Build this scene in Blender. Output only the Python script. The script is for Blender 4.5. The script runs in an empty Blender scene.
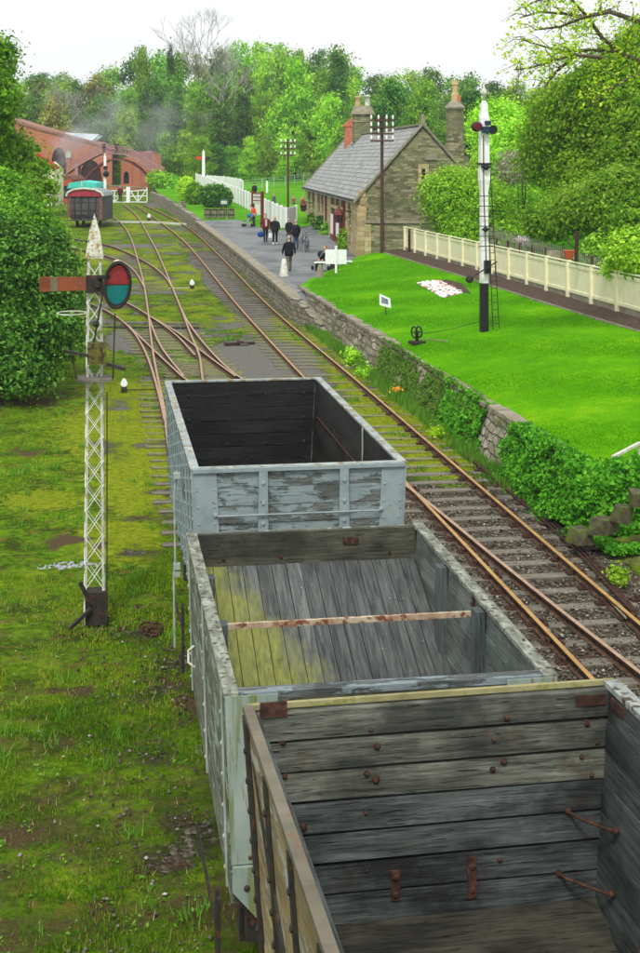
import bpy, bmesh, math, random
import numpy as np
from mathutils import Vector, Matrix
random.seed(7)
sc = bpy.context.scene
COL = sc.collection

# ------------------------------------------------------------------ camera
FPX = 1400.0; CX = 320.0; HY = 160.0; CAMZ = 7.2
TH = math.atan((CX-99)/FPX)
cam_d = bpy.data.cameras.new('camera'); cam = bpy.data.objects.new('camera', cam_d); COL.objects.link(cam)
cam.location = (0, 0, CAMZ); cam.rotation_euler = (math.radians(90), 0, -TH)
cam_d.sensor_fit = 'HORIZONTAL'; cam_d.sensor_width = 36; cam_d.lens = FPX/640*36
cam_d.shift_y = -(476.5-HY)/640; cam_d.clip_start = .05; cam_d.clip_end = 4000
sc.camera = cam
sc.render.engine = 'CYCLES'
# ------------------------------------------------------------------ sky, sun, exposure
SUN_EL = math.radians(52); SUN_AZ = math.radians(200)      # overcast: broad soft light from behind-left
w = bpy.data.worlds.new('World'); sc.world = w; w.use_nodes = True
nt = w.node_tree; nt.nodes.clear()
wo = nt.nodes.new('ShaderNodeOutputWorld'); bg = nt.nodes.new('ShaderNodeBackground')
sk = nt.nodes.new('ShaderNodeTexSky'); sk.sky_type = 'NISHITA'; sk.sun_disc = False
sk.sun_elevation = SUN_EL; sk.sun_rotation = SUN_AZ; sk.dust_density = 4; sk.air_density = 1.0
hs = nt.nodes.new('ShaderNodeHueSaturation'); hs.inputs['Saturation'].default_value = .18
mx = nt.nodes.new('ShaderNodeMixRGB'); mx.blend_type = 'MIX'; mx.inputs[0].default_value = .75
# cloud layer: an even white overcast with slightly greyer patches
tc = nt.nodes.new('ShaderNodeTexCoord'); cn = nt.nodes.new('ShaderNodeTexNoise'); cn.inputs['Scale'].default_value = 2.2; cn.inputs['Detail'].default_value = 5
cr = nt.nodes.new('ShaderNodeValToRGB'); cr.color_ramp.elements[0].position = .3; cr.color_ramp.elements[0].color = (11.6, 11.8, 12.0, 1)
cr.color_ramp.elements[1].position = .65; cr.color_ramp.elements[1].color = (13.4, 13.4, 13.4, 1)
nt.links.new(tc.outputs['Generated'], cn.inputs['Vector']); nt.links.new(cn.outputs['Fac'], cr.inputs['Fac'])
nt.links.new(sk.outputs[0], hs.inputs['Color']); nt.links.new(hs.outputs[0], mx.inputs[1]); nt.links.new(cr.outputs[0], mx.inputs[2])
nt.links.new(mx.outputs[0], bg.inputs['Color']); bg.inputs['Strength'].default_value = .107
nt.links.new(bg.outputs[0], wo.inputs['Surface'])
sd = bpy.data.lights.new('sun', 'SUN'); sd.energy = 2.4; sd.angle = math.radians(11); sd.color = (1, .96, .9)
sun = bpy.data.objects.new('sun', sd); COL.objects.link(sun)
_dir = Vector((math.sin(SUN_AZ)*math.cos(SUN_EL), math.cos(SUN_AZ)*math.cos(SUN_EL), math.sin(SUN_EL)))
sun.rotation_euler = _dir.to_track_quat('Z', 'Y').to_euler()
sc.view_settings.view_transform = 'Standard'; sc.view_settings.look = 'None'
sc.view_settings.exposure = 0.0; sc.view_settings.gamma = 1.0; sc.view_settings.use_curve_mapping = False

# ------------------------------------------------------------------ photo pixel -> place
FW = Vector((math.sin(TH), math.cos(TH), 0)); RT = Vector((math.cos(TH), -math.sin(TH), 0))
def g(Y): return .011*((Y-60)+math.sqrt((Y-60)**2+100)) if Y < 230 else .011*(170+math.sqrt(170**2+100))+(min(Y, 900)-230)*.03
def D(px, py, d): return FW*d + RT*((px-CX)/FPX*d) + Vector((0, 0, CAMZ-(py-HY)/FPX*d))
def Z(px, py, z): return D(px, py, FPX*(CAMZ-z)/(py-HY))
def G(px, py, surf=None, up=0.0):
    d = FPX*7/(py-HY); z = 0
    for i in range(60):
        p = D(px, py, d); z = (g(p.y)+up) if surf is None else surf(p.x, p.y)
        d = .5*d + .5*max(1, FPX*(CAMZ-z)/(py-HY))
    p = D(px, py, d); p.z = z
    return p
def dep(p): return p.x*FW.x + p.y*FW.y
def proj(p):
    d = dep(p); l = p.x*RT.x+p.y*RT.y
    return CX+FPX*l/d, HY+FPX*(CAMZ-p.z)/d
def plat(x, y): return 1.0+g(y)
def lawnz(x, y): return 1.22+.9*max(0, min(1, (x-9.4)/7.4))+.05*math.sin(x*.7+y*.13)

# ------------------------------------------------------------------ mesh helper
class MB:
    def __init__(s): s.v = []; s.f = []; s.m = []
    def add(s, vs, fs, m=0):
        n = len(s.v); s.v += [tuple(v) for v in vs]; s.f += [tuple(i+n for i in f) for f in fs]; s.m += [m]*len(fs); return s
    def slab(s, o, u, v, w, m=0):
        o, u, v, w = Vector(o), Vector(u), Vector(v), Vector(w)
        vs = [o, o+u, o+u+v, o+v, o+w, o+u+w, o+u+v+w, o+v+w]
        fs = [(0, 3, 2, 1), (4, 5, 6, 7), (0, 1, 5, 4), (1, 2, 6, 5), (2, 3, 7, 6), (3, 0, 4, 7)]
        if u.cross(v).dot(w) < 0: fs = [f[::-1] for f in fs]
        return s.add(vs, fs, m)
    def box(s, c, d, rz=0, m=0):
        c = Vector(c); R = Matrix.Rotation(rz, 3, 'Z')
        u, v, w = R@Vector((d[0], 0, 0)), R@Vector((0, d[1], 0)), Vector((0, 0, d[2]))
        return s.slab(c-(u+v+w)/2, u, v, w, m)
    def beam(s, a, b, w, h, m=0, up=(0, 0, 1)):
        a, b = Vector(a), Vector(b); d = (b-a); n = d.normalized(); up = Vector(up)
        if abs(n.dot(up)) > .98: up = Vector((0, 1, 0))
        sd = n.cross(up).normalized(); u2 = sd.cross(n).normalized()
        return s.slab(a-sd*w/2-u2*h/2, sd*w, u2*h, d, m)
    def tube(s, pts, r, n=8, m=0, cap=True):
        pts = [Vector(p) for p in pts]; k = len(pts)
        rs = r if isinstance(r, (list, tuple)) else [r]*k
        vs = []; prev = None
        for i, p in enumerate(pts):
            t = (pts[min(i+1, k-1)]-pts[max(i-1, 0)])
            t = t.normalized() if t.length > 1e-9 else Vector((0, 0, 1))
            if prev is None:
                a = t.cross(Vector((0, 0, 1)));
                if a.length < .05: a = t.cross(Vector((0, 1, 0)))
            else: a = prev-t*prev.dot(t)
            if a.length < 1e-6: a = t.orthogonal()
            a.normalize(); prev = a; b = t.cross(a)
            for j in range(n):
                th = 2*math.pi*j/n; vs.append(p+(a*math.cos(th)+b*math.sin(th))*rs[i])
        fs = []
        for i in range(k-1):
            for j in range(n):
                j2 = (j+1) % n; fs.append((i*n+j, (i)*n+j2, (i+1)*n+j2, (i+1)*n+j))
        if cap: fs.append(tuple(range(n))[::-1]); fs.append(tuple((k-1)*n+j for j in range(n)))
        return s.add(vs, fs, m)
    def lathe(s, c, prof, n=16, axis='Z', m=0):
        c = Vector(c); vs = []; fs = []
        for r, h in prof:
            for j in range(n):
                t = 2*math.pi*j/n; x, y = r*math.cos(t), r*math.sin(t)
                vs.append(c+(Vector((x, y, h)) if axis == 'Z' else Vector((h, x, y)) if axis == 'X' else Vector((y, h, x))))
        k = len(prof)
        for i in range(k-1):
            for j in range(n):
                j2 = (j+1) % n; fs.append((i*n+j, i*n+j2, (i+1)*n+j2, (i+1)*n+j))
        fs.append(tuple(range(n))[::-1]); fs.append(tuple((k-1)*n+j for j in range(n)))
        return s.add(vs, fs, m)
    def ball(s, c, r, nu=8, nv=6, m=0):
        c = Vector(c); r = (r, r, r) if not isinstance(r, (list, tuple)) else r
        vs = [c+Vector((0, 0, -r[2]))]; fs = []
        for i in range(1, nv):
            a = -math.pi/2+math.pi*i/nv
            for j in range(nu):
                t = 2*math.pi*j/nu; vs.append(c+Vector((r[0]*math.cos(a)*math.cos(t), r[1]*math.cos(a)*math.sin(t), r[2]*math.sin(a))))
        vs.append(c+Vector((0, 0, r[2]))); L = len(vs)-1
        for j in range(nu):
            fs.append((0, 1+(j+1) % nu, 1+j)); b = 1+(nv-2)*nu; fs.append((b+j, b+(j+1) % nu, L))
        for i in range(nv-2):
            for j in range(nu):
                a = 1+i*nu; fs.append((a+j, a+(j+1) % nu, a+nu+(j+1) % nu, a+nu+j))
        return s.add(vs, fs, m)
    def prism(s, poly, w, m=0):
        poly = [Vector(p) for p in poly]; w = Vector(w); n = len(poly)
        nn = Vector((0, 0, 0))
        for i in range(1, n-1): nn += (poly[i]-poly[0]).cross(poly[i+1]-poly[0])
        if nn.dot(w) < 0: poly = poly[::-1]
        vs = poly+[p+w for p in poly]
        fs = [tuple(range(n))[::-1], tuple(range(n, 2*n))]+[(i, (i+1) % n, n+(i+1) % n, n+i) for i in range(n)]
        return s.add(vs, fs, m)
    def build(s, name, mats, parent=None, smooth=False, loc=None, world=False):
        if not isinstance(mats, (list, tuple)): mats = [mats]
        vs = s.v; off = None
        if parent is not None and world:
            bpy.context.view_layer.update()
            inv = (Matrix.Translation(parent.location)@parent.rotation_euler.to_matrix().to_4x4()).inverted()
            vs = [tuple(inv@Vector(v)) for v in vs]
        elif parent is None and loc is not None:
            loc = Vector(loc); vs = [(v[0]-loc.x, v[1]-loc.y, v[2]-loc.z) for v in vs]
        me = bpy.data.meshes.new(name); me.from_pydata(vs, [], s.f)
        for m_ in mats: me.materials.append(m_)
        me.polygons.foreach_set('material_index', s.m)
        if smooth: me.polygons.foreach_set('use_smooth', [True]*len(s.f))
        me.update()
        o = bpy.data.objects.new(name, me); COL.objects.link(o)
        if parent is not None: o.parent = parent
        elif loc is not None: o.location = loc
        return o
def tag(o, label=None, cat=None, group=None, kind=None):
    if label: o['label'] = label
    if cat: o['category'] = cat
    if group: o['group'] = group
    if kind: o['kind'] = kind
    return o
def thing(name, label, cat, loc=(0, 0, 0), rz=0, group=None):
    o = bpy.data.objects.new(name, None); COL.objects.link(o); o.empty_display_size = .3
    o.location = loc; o.rotation_euler = (0, 0, rz); return tag(o, label, cat, group)
def kids(o): return [c for c in bpy.data.objects if c.parent == o]
def dup(root, loc, rz=0, label=None, scale=None):
    r = root.copy(); COL.objects.link(r); r.location = loc; r.rotation_euler = (0, 0, rz)
    if label: r['label'] = label
    if scale: r.scale = scale
    for ch in kids(root):
        c = ch.copy(); COL.objects.link(c); c.parent = r
        for g_ in kids(ch):
            d = g_.copy(); COL.objects.link(d); d.parent = c
    return r

# ------------------------------------------------------------------ materials
def S(r, g_, b):
    f = lambda c: (c/255/12.92 if c/255 <= .04045 else ((c/255+.055)/1.055)**2.4)
    return (f(r), f(g_), f(b), 1)
class NT:
    def __init__(s, name):
        s.m = bpy.data.materials.new(name); s.m.use_nodes = True; s.t = s.m.node_tree; s.n = s.t.nodes; s.l = s.t.links
        s.b = s.n['Principled BSDF']; s.tc = None; s.b.inputs['Specular IOR Level'].default_value = .3
    def new(s, t, **k):
        n = s.n.new(t)
        for a, b in k.items(): setattr(n, a, b)
        return n
    def L(s, a, b): s.l.new(a, b)
    def co(s, stretch=(1, 1, 1), island=False, rnd=False, rot=(0, 0, 0)):
        if s.tc is None: s.tc = s.new('ShaderNodeTexCoord')
        v = s.tc.outputs['Object']
        mp = s.new('ShaderNodeMapping'); mp.inputs['Scale'].default_value = stretch; mp.inputs['Rotation'].default_value = rot
        s.L(v, mp.inputs['Vector']); v = mp.outputs[0]
        if island or rnd:
            if island: src = s.new('ShaderNodeNewGeometry').outputs['Random Per Island']
            else: src = s.new('ShaderNodeObjectInfo').outputs['Random']
            mu = s.new('ShaderNodeMath', operation='MULTIPLY'); mu.inputs[1].default_value = 57.3; s.L(src, mu.inputs[0])
            ad = s.new('ShaderNodeVectorMath', operation='ADD'); s.L(v, ad.inputs[0]); s.L(mu.outputs[0], ad.inputs[1]); v = ad.outputs[0]
        return v
    def noise(s, scale, v, detail=6, rough=.6, dist=0):
        n = s.new('ShaderNodeTexNoise'); n.inputs['Scale'].default_value = scale; n.inputs['Detail'].default_value = detail
        n.inputs['Roughness'].default_value = rough; n.inputs['Distortion'].default_value = dist; s.L(v, n.inputs['Vector']); return n.outputs['Fac']
    def ramp(s, fac, cols, interp='LINEAR'):
        r = s.new('ShaderNodeValToRGB'); e = r.color_ramp.elements; r.color_ramp.interpolation = interp
        while len(e) < len(cols): e.new(.5)
        for i, (p, c) in enumerate(cols): e[i].position = p; e[i].color = c if len(c) == 4 else (*c, 1)
        s.L(fac, r.inputs[0]); return r.outputs[0]
    def mask(s, fac, a, b): return s.ramp(fac, [(a, (0, 0, 0, 1)), (b, (1, 1, 1, 1))])
    def mix(s, f, a, b, mode='MIX'):
        m = s.new('ShaderNodeMixRGB', blend_type=mode)
        for i, x in enumerate((f, a, b)):
            if isinstance(x, (int, float)): m.inputs[i].default_value = x
            elif isinstance(x, tuple): m.inputs[i].default_value = x
            else: s.L(x, m.inputs[i])
        return m.outputs[0]
    def math(s, op, a, b=0.0):
        m = s.new('ShaderNodeMath', operation=op)
        for i, x in enumerate((a, b)):
            if isinstance(x, (int, float)): m.inputs[i].default_value = x
            else: s.L(x, m.inputs[i])
        return m.outputs[0]
    def bump(s, h, st=.4, dist=.02):
        b = s.new('ShaderNodeBump'); b.inputs['Strength'].default_value = st; b.inputs['Distance'].default_value = dist
        s.L(h, b.inputs['Height']); s.L(b.outputs[0], s.b.inputs['Normal'])
    def out(s, col, rough=.8, metal=0.0):
        if isinstance(col, tuple): s.b.inputs['Base Color'].default_value = col
        else: s.L(col, s.b.inputs['Base Color'])
        if isinstance(rough, float) or isinstance(rough, int): s.b.inputs['Roughness'].default_value = rough
        else: s.L(rough, s.b.inputs['Roughness'])
        s.b.inputs['Metallic'].default_value = metal
        return s.m
def pm(name, cols, scale=5, stretch=(1, 1, 1), rough=.8, bump=.3, dist=.01, island=False, metal=0.0, detail=7, spots=None, rnd=False):
    n = NT(name); v = n.co(stretch, island, rnd); f = n.noise(scale, v, detail)
    k = len(cols); c = n.ramp(f, [(.32+.36*i/max(1, k-1), x) for i, x in enumerate(cols)])
    if spots:                                             # (colour, scale, lo, hi)
        for sc_, col, lo, hi in spots: c = n.mix(n.mask(n.noise(sc_, n.co((1, 1, 1), island), 6), lo, hi), c, col)
    n.bump(n.noise(scale*3, v, 8), bump, dist)
    return n.out(c, rough, metal)
def wood(name, axis, dark, light, moss=0.0, wet=0.0, rustc=0.0, big_=.55, paint=None, pamt=.5, streak=None, mosscol=S(120, 125, 50)):
    n = NT(name); st = [15, 15, 15]; st[axis] = .9
    v = n.co(tuple(st), True); st2 = [34, 34, 34]; st2[axis] = 1.6; v2 = n.co(tuple(st2), True)
    f = n.math('ADD', n.math('MULTIPLY', n.noise(2.4, v, 9, .72, .35), .6), n.math('MULTIPLY', n.noise(2.0, v2, 7, .75, .4), .4))
    lo_ = [2.6, 2.6, 2.6]; lo_[axis] = .55; f = n.math('ADD', n.math('MULTIPLY', f, .72), n.math('MULTIPLY', n.noise(1.6, n.co(tuple(lo_), True), 5, .6, .8), .28))
    isl = n.new('ShaderNodeNewGeometry').outputs['Random Per Island']
    mid = tuple((a+b)/2 for a, b in zip(dark, light))
    c = n.ramp(f, [(.38, dark), (.48, mid), (.57, light), (.64, tuple(min(1, x*1.35) for x in light[:3])+(1,))])
    br = n.math('ADD', n.math('MULTIPLY', isl, .5), .72); c = n.mix(1.0, c, n.ramp(br, [(0, (0, 0, 0, 1)), (1, (1, 1, 1, 1))]), 'MULTIPLY')
    big = n.noise(1.3, n.co((1, 1, 1), True), 5)
    c = n.mix(n.math('MULTIPLY', n.mask(big, .46, .62), .75), c, dark)
    crack = n.mask(n.noise(5, v, 4, .5, .3), .31, .37)
    c = n.mix(crack, n.mix(.7, c, (0.006, .006, .005, 1)), c)
    if paint:
        pf = n.noise(2.2, n.co(tuple(2.2 if i != axis else .8 for i in range(3)), True), 10, .72)
        grain = n.math('ADD', n.math('MULTIPLY', pf, .75), n.math('MULTIPLY', f, .3))
        mk_ = n.mask(grain, .525+(.5-pamt)*.45-.015, .525+(.5-pamt)*.45+.015)
        pc = n.ramp(n.noise(3, n.co((1, 1, 1)), 8), [(.3, tuple(x*.72 for x in paint[:3])+(1,)), (.7, paint)])
        c = n.mix(mk_, c, pc)
    else: mk_ = None
    if moss > 0:
        mo = n.mask(n.noise(.9, n.co((1, 1, 1)), 9, .65), .72-moss*.4, .80-moss*.4)
        c = n.mix(n.math('MULTIPLY', mo, .75), c, mosscol)
    if rustc: c = n.mix(n.math('MULTIPLY', n.mask(n.noise(3.1, n.co((1, 1, 1), True), 7, .6), .60, .72), rustc*.8), c, S(88, 56, 38))
    h = n.math('ADD', n.math('MULTIPLY', f, 1.0), n.math('MULTIPLY', crack, .6))
    if mk_ is not None: h = n.math('ADD', h, n.math('MULTIPLY', mk_, .35))
    n.bump(h, 1.0, .02)
    return n.out(c, .62 if wet else .85)
def stone(name, cols, mortar, bw=.42, bh=.17, vec='xz', jitter=.06, moss=None, mort=.012):
    n = NT(name); tcn = n.new('ShaderNodeTexCoord'); sp = n.new('ShaderNodeSeparateXYZ'); n.L(tcn.outputs['Object'], sp.inputs[0]); n.tc = tcn
    cb = n.new('ShaderNodeCombineXYZ')
    if vec == 'xz': n.L(n.math('ADD', sp.outputs[0], sp.outputs[1]), cb.inputs[0])
    n.L(sp.outputs[2], cb.inputs[1])
    nz = n.new('ShaderNodeTexNoise'); nz.inputs['Scale'].default_value = 2.5; nz.inputs['Detail'].default_value = 3; n.L(tcn.outputs['Object'], nz.inputs['Vector'])
    va = n.new('ShaderNodeVectorMath', operation='MULTIPLY_ADD'); n.L(nz.outputs['Color'], va.inputs[0]); va.inputs[1].default_value = (jitter*2,)*3; n.L(cb.outputs[0], va.inputs[2])
    bt = n.new('ShaderNodeTexBrick'); bt.inputs['Scale'].default_value = 1; bt.inputs['Brick Width'].default_value = bw; bt.inputs['Row Height'].default_value = bh
    bt.inputs['Mortar Size'].default_value = mort; bt.inputs['Mortar Smooth'].default_value = .3; bt.inputs['Bias'].default_value = 0
    bt.inputs['Color1'].default_value = (0, 0, 0, 1); bt.inputs['Color2'].default_value = (1, 1, 1, 1); bt.inputs['Mortar'].default_value = (.5, .5, .5, 1)
    n.L(va.outputs[0], bt.inputs['Vector'])
    f2 = n.noise(3.0, n.co(), 8, .7)
    fac = n.math('ADD', n.math('MULTIPLY', bt.outputs['Color'], .55), n.math('MULTIPLY', f2, .5))
    k = len(cols); c = n.ramp(fac, [(.12+.76*i/(k-1), x) for i, x in enumerate(cols)])
    c = n.mix(bt.outputs['Fac'], c, mortar)
    if moss: c = n.mix(n.mask(n.noise(.8, n.co(), 8), .52, .7), c, moss)
    h = n.math('ADD', n.math('MULTIPLY', bt.outputs['Fac'], -1.0), n.math('MULTIPLY', n.noise(12, n.co(), 6), .6))
    n.bump(h, .7, .03)
    return n.out(c, .9)
def leafm(name, cols, big=.35, trans=.35, rough=.5, hue=0.0):
    n = NT(name); isl = n.new('ShaderNodeNewGeometry').outputs['Random Per Island']
    k = len(cols); f = n.math('ADD', n.math('MULTIPLY', isl, .55), n.math('MULTIPLY', n.noise(big, n.co((1, 1, 1), rnd=True), 4), .75))
    c = n.ramp(f, [(.2+.7*i/(k-1), x) for i, x in enumerate(cols)])
    if hue:
        oi = n.new('ShaderNodeObjectInfo'); h = n.new('ShaderNodeHueSaturation'); n.L(c, h.inputs['Color'])
        n.L(n.math('ADD', n.math('MULTIPLY', oi.outputs['Random'], hue), .5-hue*.55), h.inputs['Hue'])
        wn = n.new('ShaderNodeTexWhiteNoise', noise_dimensions='1D'); n.L(oi.outputs['Random'], wn.inputs['W'])
        n.L(n.math('ADD', n.math('MULTIPLY', wn.outputs['Value'], .7), .62), h.inputs['Value']); c = h.outputs[0]
    n.b.inputs['Specular IOR Level'].default_value = .12; n.out(c, max(rough, .6))
    tr = n.new('ShaderNodeBsdfTranslucent'); n.L(c, tr.inputs['Color']); ms = n.new('ShaderNodeMixShader'); ms.inputs[0].default_value = trans
    om = n.n['Material Output']; n.L(n.b.outputs[0], ms.inputs[1]); n.L(tr.outputs[0], ms.inputs[2]); n.L(ms.outputs[0], om.inputs['Surface'])
    return n.m
M = {}
M['rust'] = pm('rust', [S(34, 25, 21), S(64, 41, 32), S(94, 64, 50)], 14, rough=.9, bump=.5, dist=.004)
M['rail_side'] = pm('rail_side_rust', [S(48, 36, 28), S(80, 58, 42), S(108, 82, 62)], 9, rough=.85)
M['rail_top'] = pm('rail_top_dull_rust', [S(146, 118, 96), S(176, 148, 122)], 6, rough=.55)
M['rail_yellow'] = pm('rail_top_ochre_rust', [S(150, 112, 58), S(184, 146, 84)], 3, rough=.5)
M['iron_dark'] = pm('dark_iron', [S(30, 30, 28), S(58, 54, 48)], 12, rough=.7, spots=[(9, S(92, 56, 38), .56, .66)])
M['black_paint'] = pm('black_paint', [S(18, 20, 22), S(34, 36, 38)], 8, rough=.5)
M['white_paint'] = pm('white_paint', [S(226, 228, 226), S(242, 244, 244)], 6, rough=.5, bump=.1)
M['white_dirty'] = pm('lichened_white_paint', [S(176, 178, 160), S(222, 224, 216)], 6, rough=.6, spots=[(11, S(140, 134, 70), .55, .68), (5, S(80, 84, 60), .66, .74)])
M['cream'] = pm('cream_paint', [S(224, 220, 180), S(238, 234, 200)], 3, rough=.55, bump=.1)
M['blue_paint'] = pm('blue_grey_paint', [S(116, 132, 136), S(148, 162, 164)], 4, rough=.55, bump=.2, spots=[(16, S(70, 66, 56), .66, .70), (4, S(120, 130, 120), .55, .75)])
M['pale_paint'] = pm('pale_green_grey_paint', [S(132, 148, 138), S(172, 184, 176)], 5, rough=.6, bump=.3, spots=[(3, S(128, 134, 70), .55, .72), (14, S(110, 66, 40), .68, .73)])
M['wood_blue_x'] = wood('peeling_blue_boards', 0, S(66, 70, 66), S(128, 134, 126), paint=S(140, 156, 158), pamt=.57)
M['wood_blue_y'] = wood('peeling_blue_side_boards', 1, S(70, 70, 60), S(130, 130, 112), paint=S(140, 160, 160), pamt=.52)
M['wood_peel_y'] = wood('flaking_grey_side_boards', 1, S(62, 66, 54), S(130, 134, 116), paint=S(160, 172, 164), pamt=.42, moss=.15)
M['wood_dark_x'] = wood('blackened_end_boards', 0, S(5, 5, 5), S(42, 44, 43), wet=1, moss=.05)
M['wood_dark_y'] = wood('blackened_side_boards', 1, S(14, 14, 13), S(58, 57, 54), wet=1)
M['wood_grey_y'] = wood('weathered_grey_boards', 1, S(34, 38, 36), S(96, 100, 96), moss=.05)
M['wood_grey_x'] = wood('weathered_grey_end_boards', 0, S(38, 40, 34), S(98, 98, 84), moss=.12)
M['wood_wall_y'] = wood('grey_green_wall_boards', 1, S(62, 70, 66), S(124, 133, 127), moss=.06, rustc=.3)
def _plate():
    n = NT('streaked_corner_plate'); st = n.co((7, 7, .5)); c = n.ramp(n.noise(1.0, n.co((1, 1, 1)), 7), [(.35, S(118, 136, 126)), (.65, S(160, 174, 166))])
    c = n.mix(n.math('MULTIPLY', n.mask(n.noise(1.6, st, 8, .65), .50, .60), .8), c, S(108, 118, 58))
    c = n.mix(n.math('MULTIPLY', n.mask(n.noise(2.3, n.co((9, 9, .9)), 8, .7), .60, .66), .85), c, S(120, 78, 44))
    c = n.mix(n.mask(n.noise(13, n.co((1, 1, 1)), 6, .7), .66, .69), c, S(62, 60, 50))
    n.bump(n.noise(9, n.co((1, 1, .5)), 8), .5, .006); return n.out(c, .6)
M['plate'] = _plate()
M['wood_post'] = wood('weathered_post', 2, S(44, 52, 54), S(100, 110, 110))
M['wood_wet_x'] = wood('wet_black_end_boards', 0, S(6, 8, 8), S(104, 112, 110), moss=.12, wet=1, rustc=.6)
M['wood_wet_hi'] = wood('damp_grey_green_boards', 0, S(38, 42, 38), S(142, 146, 132), rustc=.9, moss=.14, mosscol=S(100, 100, 58))
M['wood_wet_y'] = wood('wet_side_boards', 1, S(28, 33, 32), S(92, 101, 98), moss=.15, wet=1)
M['wood_brown'] = wood('brown_sodden_boards', 0, S(12, 12, 10), S(72, 70, 58), moss=.2, wet=1)
M['wood_pale_y'] = wood('yellowed_flaking_boards', 1, S(110, 94, 58), S(178, 160, 118), paint=S(176, 178, 166), pamt=.42)
M['sleeper_moss'] = wood('moss_grown_sleeper', 0, S(66, 62, 50), S(124, 120, 100), moss=.62, mosscol=S(132, 142, 26))
M['sleeper'] = wood('sleeper_timber', 0, S(66, 62, 54), S(130, 124, 110), moss=.12)
M['pole_wood'] = pm('creosoted_pole', [S(58, 40, 32), S(96, 70, 56)], 3, (4, 4, .5), rough=.9)
M['maroon'] = pm('maroon_paint', [S(92, 34, 34), S(122, 48, 46)], 4, rough=.6)
M['brick'] = stone('red_brick', [S(168, 84, 52), S(196, 106, 70), S(210, 130, 92)], S(180, 150, 128), .24, .08, jitter=.01)
M['stone'] = stone('grey_brown_rubble', [S(72, 70, 52), S(108, 108, 80), S(138, 138, 106), S(168, 158, 126)], S(112, 110, 84), .42, .15, jitter=.12, moss=S(104, 112, 74))
M['ashlar'] = stone('warm_sandstone', [S(146, 132, 92), S(178, 162, 118), S(200, 184, 144)], S(150, 132, 100), .6, .28, jitter=.01)
M['rubble'] = stone('weathered_retaining_rubble', [S(92, 86, 70), S(132, 126, 108), S(160, 154, 138), S(112, 104, 80)], S(62, 58, 44), .38, .22, jitter=.14, moss=S(96, 104, 60), mort=.02)
M['coping'] = pm('stone_coping', [S(122, 116, 98), S(156, 150, 132)], 2.5, rough=.9, spots=[(1.5, S(106, 108, 72), .55, .7)])
M['tarmac'] = pm('platform_tarmac', [S(104, 110, 112), S(126, 132, 132)], 1.2, rough=.8, bump=.3, spots=[(.35, S(84, 90, 92), .48, .6), (2.4, S(96, 96, 88), .56, .66), (18, S(138, 142, 142), .6, .66)])
M['concrete'] = pm('stone_block', [S(104, 102, 88), S(148, 146, 130)], 3, rough=.9, bump=.6, dist=.03, spots=[(1.6, S(92, 104, 54), .55, .68)])
M['soil'] = pm('dark_bed_soil', [S(58, 46, 36), S(88, 72, 58)], 6, rough=1.0, bump=1, dist=.05)
M['glass'] = pm('dark_glass', [S(28, 34, 38), S(48, 56, 60)], 1, rough=.12, bump=0)
M['terracotta'] = pm('terracotta', [S(176, 96, 72), S(200, 124, 96)], 4)
M['buffstone'] = pm('buff_chimney_pot', [S(176, 150, 104), S(206, 184, 140)], 4)
# ------------------------------------------------------------------ rails laid out on the ground
RT_Z = .15
def rp(lst): return [G(x, y, up=RT_Z) for x, y in lst]
def catmull(P, step=.8):
    P = [Vector(p) for p in P]; out = []
    for i in range(len(P)-1):
        p0 = P[i-1] if i else P[i]*2-P[i+1]; p1, p2 = P[i], P[i+1]; p3 = P[i+2] if i+2 < len(P) else P[i+1]*2-P[i]
        n = max(1, int((p2-p1).length/step))
        for k in range(n):
            t = k/n; out.append(.5*((2*p1)+(p2-p0)*t+(2*p0-5*p1+4*p2-p3)*t*t+(3*p1-p0-3*p2+p3)*t**3))
    out.append(P[-1])
    for p in out: p.z = g(p.y)+RT_Z
    return out
def smooth(P, it=6):
    for _ in range(it):
        P = [P[0]]+[(P[i-1]+P[i]*2+P[i+1])/4 for i in range(1, len(P)-1)]+[P[-1]]
    return P
def straight(X, y0, y1): return [Vector((X, y0+(y1-y0)*i/24, 0)) for i in range(25)]
pxA = [(105, 212), (120, 222), (130, 236), (137, 257), (143.5, 282), (148, 310), (151, 337), (154, 358), (160, 388), (165, 412), (169, 450)]
pxD = [(123, 204), (137, 216), (151, 240), (158, 253), (171.5, 285), (182.5, 312), (193, 340), (200, 355)]
pxB = [(60, 296), (85, 301), (105, 309), (127, 324), (142.5, 345), (152.5, 370), (160, 398), (165, 420)]
pxB2 = [(60, 286), (95, 291), (125, 301), (150, 316), (175, 333), (195, 355)]
pxC = [(128, 325), (154, 350), (182, 376)]
pxF = [(150, 316), (175, 330), (203, 352), (236, 376)]
pxA2 = [(149, 317), (160, 345), (184, 376)]
pxE = [(182, 310), (188, 322), (203, 342), (237, 376), (300, 410), (402, 481), (447, 517), (510, 570), (572, 618), (632, 666)]
pxM = [(182, 376), (245, 420), (330, 491), (415, 562), (480, 619), (538, 679)]
pxL = [(135, 205), (152, 216), (171, 230), (186, 243), (201, 260), (230, 296), (260, 330), (304, 377)]
pxR = [(144, 205), (168, 216), (193, 231), (225, 261), (260, 297), (298, 331), (335, 362)]
pxG = [(70, 238), (105, 244), (125, 251), (150, 264), (165, 276), (172, 287)]
pxH = [(70, 247), (105, 255), (122, 261), (135, 271), (144, 286)]
XW = (1.69, 3.19); XP = (6.62, 8.12)
def railpts(px, tail=None):
    P = rp(px)
    if tail: P += tail
    return smooth(catmull(P), 10)
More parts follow.
